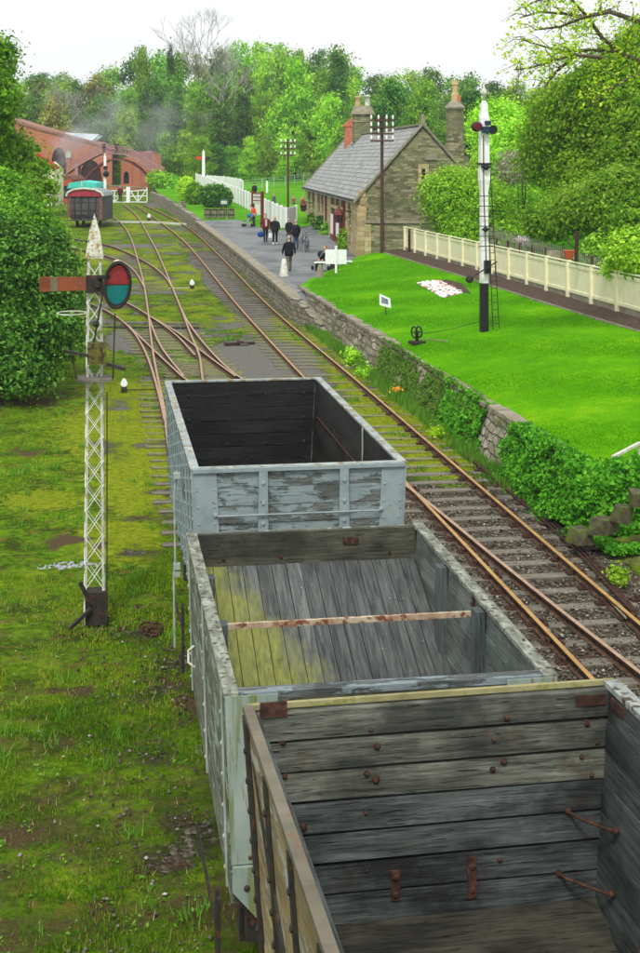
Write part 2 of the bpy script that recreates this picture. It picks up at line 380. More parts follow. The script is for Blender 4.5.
rails = {
 'A': railpts(pxA, [Vector((XW[0], y, 0)) for y in (26, 18, 8, 0)]),
 'D': railpts(pxD, [Vector((XW[1], y, 0)) for y in (43, 36, 28, 18, 8, 0)]),
 'B': railpts(pxB), 'B2': railpts(pxB2), 'C': railpts(pxC), 'F': railpts(pxF), 'A2': railpts(pxA2),
 'E': railpts(pxE, [Vector((7.75, 13.5, 0)), Vector((8.02, 8.5, 0))]), 'M': railpts(pxM, [Vector((6.28, 13.5, 0)), Vector((6.55, 8.5, 0))]),
 'L': railpts(pxL, [Vector((XP[0], y, 0)) for y in (40, 32, 24, 16, 10)]),
 'R': railpts(pxR, [Vector((XP[1], y, 0)) for y in (44, 36, 28, 20, 10)]),
 'G': railpts(pxG), 'H': railpts(pxH)}
def rail_mesh(P, mb=None):
    mb = mb or MB()
    prof = [(-.065, -.15), (-.065, -.135), (-.012, -.11), (-.012, -.05), (-.036, -.035), (-.036, -.004), (-.028, 0), (.028, 0), (.036, -.004), (.036, -.035), (.012, -.05), (.012, -.11), (.065, -.135), (.065, -.15)]
    n = len(prof); vs = []; fs = []; ms = []
    for i, p in enumerate(P):
        t = (P[min(i+1, len(P)-1)]-P[max(0, i-1)]); t.z = 0; t.normalize(); s = Vector((t.y, -t.x, 0))
        for a, b in prof: vs.append(p+s*a+Vector((0, 0, b)))
    off = len(mb.v)
    for i in range(len(P)-1):
        for j in range(n-1):
            fs.append((i*n+j, i*n+j+1, (i+1)*n+j+1, (i+1)*n+j)); ms.append(1 if j in (5, 6, 7) else 0)
    mb.v += [tuple(v) for v in vs]; mb.f += [tuple(k+off for k in f) for f in fs]; mb.m += ms
    return mb
track_pts = []                                            # centre line samples for the ballast mask
def lay_track(label, a, b, sl=None, top='rail_top', sz=.03, spacing=.78, chairs=False, group=None):
    P, Q = rails[a], rails[b]
    root = thing('railway_track', label, 'railway track', P[len(P)//2], 0, group)
    for R_ in (P, Q): rail_mesh(R_).build('rail', [M['rail_side'], M[top]], root, world=True)
    # sleepers
    if sl is None: return root
    y0, y1 = sl; cl = []
    Pq = np.array([[p.x, p.y] for p in Q])
    acc = 0; pts = []
    for i in range(1, len(P)):
        seg = (P[i]-P[i-1]).length; acc += seg
        if acc >= spacing:
            acc = 0; p = P[i]
            d = np.hypot(Pq[:, 0]-p.x, Pq[:, 1]-p.y); k = int(d.argmin())
            if d[k] > 2.2 or d[k] < 1.0: continue
            q = Q[k]; t = (P[i]-P[i-1]); pts.append(((p+q)/2, t, d[k]))
    for c, t, gg in pts: track_pts.append((c.x, c.y))
    pts = [x for x in pts if y0 < x[0].y < y1]
    far = MB(); nn = 0
    rnd = random.Random(sum(map(ord, label)) % 999)
    for c, t, gg in pts:
        ang = math.atan2(t.y, t.x)-math.pi/2+rnd.uniform(-.02, .02)
        base = Vector((c.x+rnd.uniform(-.06, .06), c.y, g(c.y)+(sz if (a != 'A' or c.y > 25.5) else -.035)+rnd.uniform(-.008, .008)))
        if c.y < 62 and nn < 90:
            nn += 1
            mb = MB(); mb.box((0, 0, -.06), (2.55, .25, .12))
            for k in (0, 1, 2, 3, 4, 5, 6, 7): x, y, z = mb.v[k]; mb.v[k] = (x+rnd.uniform(-.04, .04), y+rnd.uniform(-.015, .015), z)
            o = mb.build('sleeper', M['sleeper_moss'] if c.y > 31.5 else M['sleeper'], root); o.location = base-root.location; o.rotation_euler = (0, 0, ang)
            if chairs and c.y < 42:
                for sx in (-1, 1):
                    ch = MB(); x = sx*.75
                    ch.box((x, 0, .015), (.34, .17, .03)); ch.slab((x-sx*.10, -.05, .03), (sx*.05, 0, 0), (0, .10, 0), (0, 0, .075)); ch.slab((x+sx*.05, -.06, .03), (sx*.05, 0, 0), (0, .12, 0), (0, 0, .06))
                    for by in (-.05, .05): ch.ball((x+sx*.14, by, .035), .02, 6, 4); ch.ball((x-sx*.14, by, .035), .02, 6, 4)
                    ch.build('rail_chair', M['rust'], o)
        else: far.box(base+Vector((0, 0, -.06)), (2.55, .25, .12), ang)
    if far.v: tag(far.build('sleeper', M['sleeper'], root, world=True), kind='stuff')
    return root
lay_track('platform track with ochre rusted rail tops running past the stone platform edge', 'L', 'R', (9, 105), 'rail_yellow', .018, chairs=True)
lay_track('straight siding track under the three open wagons', 'A', 'D', (5, 46), 'rail_top', .022)
lay_track('curved track from the left bushes joining the wagon siding', 'B', 'B2', (30, 62), 'rail_top', .008)
lay_track('crossover track sweeping from the siding under the wagons to the platform track', 'A2', 'E', (44, 58), 'rail_top', .004)
lay_track('short crossing track with rails cutting across the siding before the first wagon', 'C', 'F', (44, 58), 'rail_top', -.002)
lay_track('loop track curving in from the left beyond the lattice signal', 'G', 'H', (60, 100), 'rail_top', .0)
r_ = thing('railway_track', 'long closure rail of the crossover beneath the wagons', 'railway track', rails['M'][5])
rail_mesh(rails['M']).build('rail', [M['rail_side'], M['rail_top']], r_, world=True)
bpy.data.objects[r_.name]['label'] = 'lone left rail of the crossover hidden beneath the wagon row'

# ------------------------------------------------------------------ ground sheet
TP = np.array(track_pts)
def ell(X, Y, px, py, rx, ry):
    c = G(px, py); return np.clip(1.3-np.sqrt(((X-c.x)/rx)**2+((Y-c.y)/ry)**2), 0, 1)
def vnoise(X, Y, s, seed):
    r = np.random.RandomState(seed); T = r.rand(64, 64); x = X/s; y = Y/s
    xi = np.floor(x).astype(int); yi = np.floor(y).astype(int); fx = x-xi; fy = y-yi; fx = fx*fx*(3-2*fx); fy = fy*fy*(3-2*fy)
    a = T[xi % 64, yi % 64]; b = T[(xi+1) % 64, yi % 64]; c = T[xi % 64, (yi+1) % 64]; d = T[(xi+1) % 64, (yi+1) % 64]
    return (a*(1-fx)+b*fx)*(1-fy)+(c*(1-fx)+d*fx)*fy
def masks(X, Y):
    X = np.asarray(X, float); Y = np.asarray(Y, float)
    n1 = vnoise(X, Y, 1.7, 1)*.6+vnoise(X, Y, .6, 2)*.4; n2 = vnoise(X, Y, 3.1, 3)*.55+vnoise(X, Y, .9, 4)*.45
    # distance to track centre lines
    dm = np.full(X.shape, 9.0)
    for tx, ty in TP[::2]: dm = np.minimum(dm, np.hypot(X-tx, Y-ty))
    near = np.clip((34-Y)/7, 0, 1)
    grav = np.zeros(X.shape)
    inR = np.clip((X-4.0)/.5, 0, 1)*np.clip((9.4-X)/.3, 0, 1)
    grav = np.maximum(grav, inR*near)
    corr = np.clip((3.2-dm)/1.2, 0, 1)
    grav = np.maximum(grav, corr*np.clip((n1-.5)*3.5, 0, 1)*.75)
    for e in ((222, 285, 1.0, 9), (212, 262, 1.6, 8), (262, 355, 2.2, 5), (235, 368, 1.6, 4), (175, 332, 1.4, 2.4), (130, 246, 3, 2), (250, 310, .8, 8), (285, 372, 1.5, 4), (128, 340, 1.0, 4), (160, 205, 2, 5)):
        grav = np.maximum(grav, np.clip(ell(X, Y, *e)*1.7-.35*n1, 0, 1))
    side = np.clip(1-np.abs(X-.85)/1.0, 0, 1)*np.clip((24-Y)/5, 0, 1)
    grav = np.maximum(grav, side*np.clip((n1-.3)*3, 0, 1)*.9)
    moss = np.clip((n2-.40)*2.6, 0, 1)*np.clip((4.5-dm)/2, 0, 1)*np.clip((Y-24)/8, .0, 1)
    for e in ((150, 480, 1.3, 5), (130, 430, 2.2, 6), (150, 400, 1.8, 5), (40, 500, .9, 1.2), (120, 540, 1.0, 2), (410, 430, 2.0, 4.5), (380, 420, 1.6, 4), (440, 462, .9, 2.2), (560, 550, .8, 1.0), (600, 540, .7, 1.2), (560, 620, .5, .8), (250, 322, 2, 4), (300, 345, 1.6, 5), (330, 380, 1.5, 6), (210, 268, 2, 5)):
        moss = np.maximum(moss, np.clip(ell(X, Y, *e)*1.6-.4*n1, 0, 1))
    grav = grav*(1-.0*moss)
    for e in ((400, 420, 2.0, 5), (440, 465, 1.1, 2.4)): grav = grav*(1-np.clip(ell(X, Y, *e), 0, 1)*.9)
    soil = np.zeros(X.shape)
    for e in ((30, 402, 2.6, 2.0), (30, 450, .6, 1.0), (75, 545, .9, 1.0), (30, 745, .55, .6), (105, 900, .4, .25), (140, 905, .3, .2), (190, 850, .35, .8), (185, 700, .4, .8), (150, 690, .4, .4), (205, 560, .6, 1.2), (60, 690, .6, .5)):
        soil = np.maximum(soil, np.clip(ell(X, Y, *e)*1.5-.5*n1, 0, 1)*np.clip((vnoise(X, Y, .28, 14)*.6+vnoise(X, Y, .9, 15)*.4-.38)*4, 0, 1))
    soil = np.maximum(soil, np.clip((n2-.66)*4, 0, .8)*np.clip((X+30)/5, 0, 1)*(Y < 60))
    return grav, moss, soil
xs = np.concatenate([np.arange(-400, -20, 20), np.arange(-20, -9, 1.0), np.arange(-9, 11, .2), np.arange(11, 30, 2.0), np.arange(30, 420, 30)])
ys = np.concatenate([np.arange(-60, 5, 5), np.arange(5, 32, .2), np.arange(32, 60, .35), np.arange(60, 125, .8), np.arange(125, 235, 5), np.arange(235, 1500, 60)])
XX, YY = np.meshgrid(xs, ys, indexing='ij'); nx, ny = XX.shape
grav, moss, soil = masks(XX, YY)
ZZ = np.vectorize(g)(YY)
ZZ = ZZ+np.where((np.abs(YY-60) < 60), (vnoise(XX, YY, .7, 8)-.5)*.05+(vnoise(XX, YY, 2.3, 9)-.5)*.06, 0)*(1-.7*np.clip(grav, 0, 1))-.012
inner = np.clip(1-np.min(np.stack([np.abs(XX-XP[0]-.75)]), 0)/2.2, 0, 1)*(YY < 60)
ZZ = np.where(inner > .2, np.vectorize(g)(YY)+(vnoise(XX, YY, .3, 12)-.5)*.02-.012, ZZ)
me = bpy.data.meshes.new('ground')
V = np.stack([XX, YY, ZZ], -1).reshape(-1, 3); idx = np.arange(nx*ny).reshape(nx, ny)
F = np.stack([idx[:-1, :-1], idx[1:, :-1], idx[1:, 1:], idx[:-1, 1:]], -1).reshape(-1, 4)
me.vertices.add(len(V)); me.vertices.foreach_set('co', V.ravel()); me.loops.add(F.size); me.loops.foreach_set('vertex_index', F.ravel())
me.polygons.add(len(F)); me.polygons.foreach_set('loop_start', np.arange(0, F.size, 4)); me.polygons.foreach_set('loop_total', np.full(len(F), 4)); me.polygons.foreach_set('use_smooth', [True]*len(F))
me.update(); at = me.color_attributes.new('cover', 'FLOAT_COLOR', 'POINT')
at.data.foreach_set('color', np.stack([grav, moss, soil, np.ones_like(soil)], -1).reshape(-1, 4).ravel())
n = NT('ground_cover'); a = n.new('ShaderNodeAttribute', attribute_name='cover'); sp = n.new('ShaderNodeSeparateColor'); n.L(a.outputs['Color'], sp.inputs[0])
co = n.co(); f1 = n.noise(1.1, co, 8, .65); f2 = n.noise(7, co, 8, .7); f3 = n.noise(30, co, 6, .7)
grass = n.ramp(n.math('ADD', n.math('MULTIPLY', f1, .5), n.math('MULTIPLY', f2, .5)), [(.36, S(50, 54, 18)), (.45, S(56, 80, 8)), (.54, S(88, 124, 10)), (.64, S(134, 148, 32))])
grass = n.mix(n.mask(n.noise(2.3, co, 9, .75), .52, .66), grass, S(112, 100, 44))
mossc = n.ramp(f2, [(.3, S(78, 100, 8)), (.5, S(118, 132, 16)), (.7, S(156, 158, 44))])
vor = n.new('ShaderNodeTexVoronoi'); vor.inputs['Scale'].default_value = 16; n.L(co, vor.inputs['Vector'])
st_ = n.ramp(n.math('ADD', n.math('MULTIPLY', vor.outputs['Color'], .6), n.math('MULTIPLY', f2, .4)), [(.25, S(52, 48, 40)), (.5, S(88, 84, 72)), (.66, S(112, 106, 92)), (.85, S(158, 152, 140))])
st_ = n.mix(n.mask(f1, .5, .62), st_, S(82, 66, 50))
cind = n.ramp(f3, [(.3, S(88, 88, 84)), (.7, S(138, 136, 128))])
soilc = n.ramp(f3, [(.3, S(50, 40, 26)), (.7, S(104, 88, 62))])
# nearer than about 40 m the ballast shows as separate stones, farther as fine cinder
sx = n.new('ShaderNodeSeparateXYZ'); n.L(co, sx.inputs[0])
gravc = n.mix(n.ramp(n.math('MULTIPLY', sx.outputs[1], .01), [(.3, (0, 0, 0, 1)), (.42, (1, 1, 1, 1))]), st_, cind)
edge = n.math('MULTIPLY', n.math('SUBTRACT', n.math('ADD', n.math('MULTIPLY', f2, .5), n.math('MULTIPLY', n.noise(2.2, co, 10, .8), .5)), .5), 3.2)
c = n.mix(n.math('MULTIPLY', n.mask(n.math('ADD', sp.outputs[1], edge), .3, .75), .85), grass, mossc)
c = n.mix(n.mask(n.math('ADD', sp.outputs[2], edge), .38, .62), c, soilc)
gm = n.mask(n.math('ADD', sp.outputs[0], edge), .4, .6)
brown = n.math('MULTIPLY', n.mask(n.noise(1.4, co, 10, .8), .46, .58), n.mask(n.math('SUBTRACT', .36, n.math('MULTIPLY', sx.outputs[1], .01)), .1, .22)); c = n.mix(n.math('MULTIPLY', brown, .8), c, soilc); c = n.mix(gm, c, gravc)  # extra brown soil close by also carries the vignette darkening in its colour
h = n.math('ADD', n.math('MULTIPLY', f3, .7), n.math('MULTIPLY', n.math('MULTIPLY', vor.outputs['Distance'], gm), -1.6))
n.bump(h, .9, .05); n.b.inputs['Specular IOR Level'].default_value = .06; gmat = n.out(c, .95); me.materials.append(gmat)
go = bpy.data.objects.new('ground', me); COL.objects.link(go); tag(go, 'rough grassy railway ground with cinders and moss', 'ground', kind='structure')

# grass blades and weeds (uncountable)
def blades(name, X, Y, Zb, H, Wd, mats, label, seed=0, lean=.5):
    r = np.random.RandomState(seed); N = len(X); a = r.rand(N)*6.283; l = r.rand(N)*lean; a2 = r.rand(N)*6.283
    dx, dy = np.cos(a)*Wd/2, np.sin(a)*Wd/2
    p0 = np.stack([X-dx, Y-dy, Zb], -1); p1 = np.stack([X+dx, Y+dy, Zb], -1)
    p2 = np.stack([X+np.cos(a2)*H*l, Y+np.sin(a2)*H*l, Zb+H*np.sqrt(1-np.minimum(l, .9)**2*.8)], -1)
    V = np.stack([p0, p1, p2], 1).reshape(-1, 3); F = np.arange(3*N)
    me = bpy.data.meshes.new(name); me.vertices.add(3*N); me.vertices.foreach_set('co', V.ravel()); me.loops.add(3*N); me.loops.foreach_set('vertex_index', F)
    me.polygons.add(N); me.polygons.foreach_set('loop_start', np.arange(0, 3*N, 3)); me.polygons.foreach_set('loop_total', np.full(N, 3)); me.update()
    me.materials.append(mats); o = bpy.data.objects.new(name, me); COL.objects.link(o); return tag(o, label, 'grass', kind='stuff')
M['blade'] = leafm('grass_blade', [S(54, 88, 4), S(82, 130, 6), S(118, 162, 18), S(168, 166, 60)], .5, .25, .7)
M['weed'] = leafm('weed_blade', [S(58, 104, 20), S(86, 140, 34), S(120, 168, 56)], .5, .25, .7)
r = np.random.RandomState(5)
def scatter(n, x0, x1, y0, y1, pw=1.0):
    u = r.rand(n)**pw; Y = y0+(y1-y0)*u; X = x0+(x1-x0)*r.rand(n); return X, Y
X, Y = scatter(330000, -9, 10.0, 8, 60, 1.9)
xl = X*RT.x+Y*RT.y; dd = X*FW.x+Y*FW.y; pxx = CX+FPX*xl/dd; pyy = HY+FPX*CAMZ/dd
k = (pxx > -30) & (pxx < 670) & (pyy < 1000); X, Y, dd = X[k], Y[k], dd[k]
X2, Y2 = scatter(420000, -7, 2.0, 8, 27, 1.5); d2_ = X2*FW.x+Y2*FW.y; px2 = CX+FPX*(X2*RT.x+Y2*RT.y)/d2_; k = (px2 > -30) & (px2 < 300); X, Y, dd = np.concatenate([X, X2[k]]), np.concatenate([Y, Y2[k]]), np.concatenate([dd, d2_[k]])
gr, mo, so = masks(X, Y); cl = vnoise(X, Y, .35, 21)*.5+vnoise(X, Y, 1.1, 22)*.5
keep = (r.rand(len(X)) < np.clip((cl-.40)*4.2, .04, 1)*np.clip(1-gr*1.5, .02, 1)*np.clip(1-so*1.2, .08, 1)*np.clip(1-mo*.7, .2, 1)); keep &= ~((X > 6.4) & (X < 8.35) & (Y < 25))
X, Y, dd, cl = X[keep], Y[keep], dd[keep], cl[keep]
Hh = (.02+.06*r.rand(len(X))**1.5*np.clip(cl*1.8, .3, 1.4)); Wd = .005+dd*.0006
M['blade_vignette'] = leafm('vignette_grass_blade', [S(40, 74, 6), S(60, 108, 8), S(88, 138, 14), S(136, 144, 48)], .5, .2, .7)  # near blade colours darkened: vignette shade put into the material
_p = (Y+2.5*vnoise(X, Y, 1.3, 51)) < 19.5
blades('grass', X[~_p], Y[~_p], np.array([g(y) for y in Y[~_p]])-.02, Hh[~_p], Wd[~_p], M['blade'], 'short rough grass growing between and beside the tracks', 3)
blades('grass', X[_p], Y[_p], np.array([g(y) for y in Y[_p]])-.02, Hh[_p]*.85, Wd[_p], M['blade_vignette'], 'grass painted darker with vignette shade in the foreground left of the wagons', 13)
# low broad weeds and dry stalks among the foreground grass
_r = np.random.RandomState(60); _cx = -3.6+4.6*_r.rand(420); _cy = 8+14*_r.rand(420); _k = vnoise(_cx, _cy, .9, 61) > .5; _cx, _cy = _cx[_k], _cy[_k]
_C = np.repeat(np.stack([_cx, _cy, _cx*0+.025], -1), 14, 0); _C = _C+_r.randn(*_C.shape)*np.array([.06, .06, .018])
WEEDC = _C
_D = np.stack([-3.8+4.9*_r.rand(2600), 8+16*_r.rand(2600)], -1); blades('dry_stalks', _D[:, 0], _D[:, 1], np.full(2600, -.01), .04+.07*_r.rand(2600), np.full(2600, .009), leafm('dry_stalk', [S(120, 100, 60), S(150, 132, 84), S(176, 160, 112), S(190, 176, 130)], .5, .1), 'dry straw-coloured stalks lying in the foreground grass', 62, .97)
# taller weed tufts
tx, ty = scatter(1500, -8, 9.2, 9, 60, 1.5); gr, mo, so = masks(tx, ty); k = (r.rand(len(tx)) < .25+.75*(vnoise(tx, ty, 1.5, 31) > .55)) & (gr < .55); tx, ty = tx[k], ty[k]
# verge between the platform track and the retaining wall
vy = 28+32*r.rand(900); vx = 8.75+.45*r.rand(900); tx = np.concatenate([tx, vx]); ty = np.concatenate([ty, vy]); ver = np.concatenate([np.zeros(len(tx)-900), np.ones(900)])
m_ = 26; X = np.repeat(tx, m_)+r.randn(len(tx)*m_)*.07; Y = np.repeat(ty, m_)+r.randn(len(tx)*m_)*.07; H_ = np.repeat(.10+.12*r.rand(len(tx))+ver*.22*r.rand(len(tx)), m_)*(.5+.6*r.rand(len(tx)*m_))
dd = X*FW.x+Y*FW.y
blades('weeds', X, Y, np.array([g(y) for y in Y])-.02, H_, .012+dd*.0004, M['weed'], 'taller grass tufts and weeds scattered by the rails and wall foot', 4, .7)
# scattered ballast stones
sx_, sy_ = scatter(26000, 4.4, 9.2, 14, 42, 1.7); gr, mo, so = masks(sx_, sy_); k = r.rand(len(sx_)) < np.clip(gr, 0, 1); k &= ~((np.abs(sx_-XP[0]) < .1) | (np.abs(sx_-XP[1]) < .1)); sx_, sy_ = sx_[k], sy_[k]
ax, ay = scatter(420, -.3, 1.2, 8, 24); sx_ = np.concatenate([sx_, ax]); sy_ = np.concatenate([sy_, ay])
ax, ay = scatter(260, -5, 1.2, 8, 24); sx_ = np.concatenate([sx_, ax]); sy_ = np.concatenate([sy_, ay])
octv = np.array([(1, 0, 0), (0, 1, 0), (-1, 0, 0), (0, -1, 0), (0, 0, 1), (0, 0, -1)], float); octf = np.array([(0, 1, 4), (1, 2, 4), (2, 3, 4), (3, 0, 4), (1, 0, 5), (2, 1, 5), (3, 2, 5), (0, 3, 5)])
N = len(sx_); sc_ = (.012+.020*r.rand(N, 1, 1))*(1+.5*r.randn(N, 6, 1).clip(-.8, .8)); Vs = octv[None]*sc_*np.array([1, 1, .7]); an = r.rand(N)*6.28
Vx = Vs[..., 0]*np.cos(an)[:, None]-Vs[..., 1]*np.sin(an)[:, None]; Vy = Vs[..., 0]*np.sin(an)[:, None]+Vs[..., 1]*np.cos(an)[:, None]
V = np.stack([Vx+sx_[:, None], Vy+sy_[:, None], Vs[..., 2]+np.array([g(y) for y in sy_])[:, None]+.008], -1).reshape(-1, 3); F = (octf[None]+(np.arange(N)*6)[:, None, None]).reshape(-1)
me = bpy.data.meshes.new('ballast'); me.vertices.add(len(V)); me.vertices.foreach_set('co', V.ravel()); me.loops.add(len(F)); me.loops.foreach_set('vertex_index', F); me.polygons.add(len(F)//3)
me.polygons.foreach_set('loop_start', np.arange(0, len(F), 3)); me.polygons.foreach_set('loop_total', np.full(len(F)//3, 3)); me.update()
n = NT('ballast_stone'); isl = n.new('ShaderNodeNewGeometry').outputs['Random Per Island']
me.materials.append(n.out(n.ramp(isl, [(0, S(44, 41, 36)), (.4, S(80, 76, 68)), (.75, S(110, 106, 94)), (.95, S(146, 140, 128)), (1, S(190, 186, 176))]), .9))
o = bpy.data.objects.new('ballast', me); COL.objects.link(o); tag(o, 'loose grey and brown ballast stones around the sleepers', 'ballast', kind='stuff')

# ------------------------------------------------------------------ open wagons
def bolt(mb, c, r=.022, m=0, n=(0, -1, 0)):
    mb.ball(c, (r if abs(n[0]) < .5 else r*.6, r if abs(n[1]) < .5 else r*.6, r), 8, 4, m)
def wheelset(root, y, x0=.75):
    for s in (-1, 1):
        mb = MB(); mb.lathe((s*x0, y, .15+.46), [(.04, -.03), (.40, -.03), (.42, -.055), (.50, -.055), (.50, -.03), (.465, .0), (.46, .07), (.40, .07), (.38, .02), (.12, .03), (.11, .10), (.03, .11)], 24, 'X')
        if s > 0:
            mb.v = [(2*s*x0-v[0], v[1], v[2]) if False else v for v in mb.v]
        else:
            c = -x0; mb.v = [(2*c-v[0], v[1], v[2]) for v in mb.v]; mb.f = [f[::-1] for f in mb.f]
        mb.build('wheel', M['iron_dark'], root, True)
    mb = MB(); mb.tube([(-x0, y, .61), (x0, y, .61)], .07, 10); mb.build('axle', M['iron_dark'], root)
    for s in (-1, 1):
        mb = MB(); mb.box((s*1.03, y, .62), (.2, .26, .28)); mb.prism([(s*.98, y-.16, .9), (s*.98, y+.16, .9), (s*.98, y+.28, 1.08), (s*.98, y-.28, 1.08)], (s*.06, 0, 0))
        for k in range(5): mb.box((s*1.06, y, .86+k*.03), (.09, .9-.14*k, .022))
        mb.build('axlebox', M['iron_dark'], root)
def underframe(root, W, L, zb, frame_m, lever=True, side=-1):
    mb = MB()
    for s in (-1, 1): mb.box((s*.88, 0, zb-.16), (.12, L-.1, .28))
    for s in (-1, 1): mb.box((0, s*(L/2-.08), zb-.16), (W-.35, .15, .3))
    for y in (-L*.2, 0, L*.2): mb.box((0, y, zb-.16), (1.6, .12, .2))
    mb.build('underframe', frame_m, root)
    for y in (-L*.26, L*.26): wheelset(root, y)
    for sy in (-1, 1):
        for sx in (-1, 1):
            b = MB(); y0 = sy*(L/2); b.lathe((sx*.87, y0, zb-.16), [(.13, 0), (.13, sy*.05), (.085, sy*.12), (.075, sy*.3), (.045, sy*.31), (.045, sy*.42), (.19, sy*.43), (.20, sy*.455), (.12, sy*.465)], 16, 'Y')
            if sy > 0: b.f = b.f
            b.build('buffer', M['iron_dark'], root, True)
        h = MB(); h.tube([(0, sy*L/2, zb-.18), (0, sy*(L/2+.22), zb-.18), (0, sy*(L/2+.26), zb-.1), (0, sy*(L/2+.2), zb-.05)], .03, 8)
        for k in range(3): h.tube([(.0+.03*math.sin(a_), sy*(L/2+.25), zb-.3-.12*k+.07*math.cos(a_)) for a_ in [i*math.pi/4 for i in range(9)]], .013, 5, cap=False)
        h.build('coupling', M['iron_dark'], root)
    if lever:
        b = MB(); s = side; x = s*(W/2+.03)
        b.beam((x, 0.2, .72), (x, -1.9, .95), .02, .06); b.beam((x, -1.9, .95), (x, -2.3, .82), .02, .06); b.build('brake_lever', M['iron_dark'], root)
        gd = MB(); gd.beam((x, -2.05, zb-.05), (x, -2.05, .45), .03, .05); gd.beam((x, -2.2, zb-.05), (x, -2.2, .45), .03, .05); gd.beam((x, -2.05, .45), (x, -2.2, .45), .03, .03); gd.build('lever_guard', M['iron_dark'], root)
def side_boards(s, W, L, zb, zt, nb, T, taper, th, m, rnd, y0=None, y1=None, gap=.006, low=0):
    mb = MB(); h = (zt-zb)/nb; y0 = -L/2 if y0 is None else y0; y1 = L/2 if y1 is None else y1
    for i in range(low, nb):
        z0 = zb+i*h; xa = W/2-taper*(zt-z0); xb = W/2-taper*(zt-z0-h)
        j = rnd.uniform(-.004, .004)
        mb.slab((s*(xa-th+j), y0, z0+gap/2), (s*th, 0, 0), (0, y1-y0, 0), (s*(xb-xa), 0, h-gap), m)
    return mb
def end_boards(sy, W, L, zb, zt, nb, taper, th, m, rnd, inset=0, gap=.006, split=None, hi=None):
    mb = MB(); h = (zt-zb)/nb; y = sy*(L/2)
    for i in range(nb):
        z0 = zb+i*h; xa = W/2-taper*(zt-z0)-inset; xb = W/2-taper*(zt-z0-h)-inset; j = rnd.uniform(-.004, .004)
        q1, q2, q3, q4 = [rnd.uniform(-.35, .35)*gap for _ in range(4)]
        vs = [(-xa, y+j, z0+gap/2+q1), (xa, y+j, z0+gap/2+q2), (xb, y+j, z0+h-gap/2+q3), (-xb, y+j, z0+h-gap/2+q4)]
        mb.prism(vs, (0, -sy*th, 0), (hi if (hi and i >= nb-3) else m) if not isinstance(hi, int) else (hi if i >= nb-3 else m))
    return mb

# ---- the far wagon: blue-grey, blackened inside
def frame_from(pl, pr, zt):
    a, b = Z(*pl, zt), Z(*pr, zt); c = (a+b)/2; return a, b, c
def wagon_root(name, label, z, nl, nr, fl, fr, yaw=None):
    NLp, NRp, FLp, FRp = [Z(*p, z) for p in (nl, nr, fl, fr)]
    near = (NLp+NRp)/2; far = (FLp+FRp)/2; d = far-near; a = math.atan2(-d.x, d.y) if yaw is None else yaw
    L = d.length; W_ = ((NRp-NLp).length+(FRp-FLp).length)/2; c = (near+far)/2
    r_ = thing(name, label, 'railway wagon', (c.x, c.y, 0), a)
    return r_, W_, L
rnd = random.Random(3)
w1, W1, L1 = wagon_root('open_wagon', 'blue-grey open wagon with peeling planks and blackened interior, furthest of the three empty ones', 3.4, (190, 467), (403, 463), (167, 379), (323, 379), 0)
zt, zb, tp = 3.4, 1.35, .05; nb = 9
for s in (-1, 1):
    o = side_boards(s, W1-.01, L1-.02, zb, zt-.03, nb, 0, tp, .035, 0, rnd).build('side_boards', M['wood_blue_y'], w1)
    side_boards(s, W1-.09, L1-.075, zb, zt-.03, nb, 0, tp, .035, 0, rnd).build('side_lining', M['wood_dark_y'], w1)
for s in (-1, 1):
    end_boards(s, W1-.02, L1, zb, zt-.03, nb, tp, .035, 0, rnd).build('end_boards', M['wood_blue_x'], w1)
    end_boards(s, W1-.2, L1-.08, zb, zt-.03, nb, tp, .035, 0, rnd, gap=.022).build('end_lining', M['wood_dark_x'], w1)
mb = MB()                                                  # iron capping round the rim
for s in (-1, 1): mb.box((s*(W1/2-.035), 0, zt-.012), (.11, L1+.03, .03)); mb.box((0, s*(L1/2-.035), zt-.013), (W1-.14, .11, .026))
mb.build('rim_capping', pm('capping_iron', [S(120, 136, 138), S(164, 174, 166)], 4, rough=.5, spots=[(9, S(128, 112, 78), .52, .6), (20, S(84, 86, 78), .6, .66)]), w1)
def endx(z): return W1/2-tp*(zt-z)
for s in (-1, 1):                                          # near-end corner plates
    mb = MB(); y = -L1/2
    vs = [(s*endx(zb), y-.005, zb), (s*(endx(zb)-.30), y-.005, zb), (s*(endx(zt)-.30), y-.005, zt-.04), (s*endx(zt), y-.005, zt-.04)]
    mb.prism(vs, (0, -.014, 0))
    for k in range(9):
        z = zb+.1+k*.21
        for xo in (.05, .25): bolt(mb, (s*(endx(z)-xo), y-.02, z), .017)
    mb.build('corner_plate', M['blue_paint'], w1)
for x in (-W1/2+.88, -W1/2+W1*.70+.02):
    mb = MB(); y = -L1/2; mb.prism([(x-.08, y-.004, zb), (x+.08, y-.004, zb), (x+.055, y-.004, zt-.05), (x-.055, y-.004, zt-.05)], (0, -.05, 0))
    for k in range(8): bolt(mb, (x, y-.056, zb+.1+k*.25), .03)
    mb.build('stanchion', M['blue_paint'], w1)
mb = MB(); mb.box((0, -L1/2-.03, zt-.03), (W1-.02, .05, .045)); mb.build('end_top_rail', M['blue_paint'], w1)
mb = MB(); z = 2.82; mb.tube([(-1.05, -L1/2-.02, z), (-1.02, -L1/2-.09, z), (1.0, -L1/2-.09, z), (1.03, -L1/2-.02, z)], .013, 6)
for x in (-1.05, 1.03): bolt(mb, (x, -L1/2-.03, z), .035)
mb.build('grab_rail', M['blue_paint'], w1)
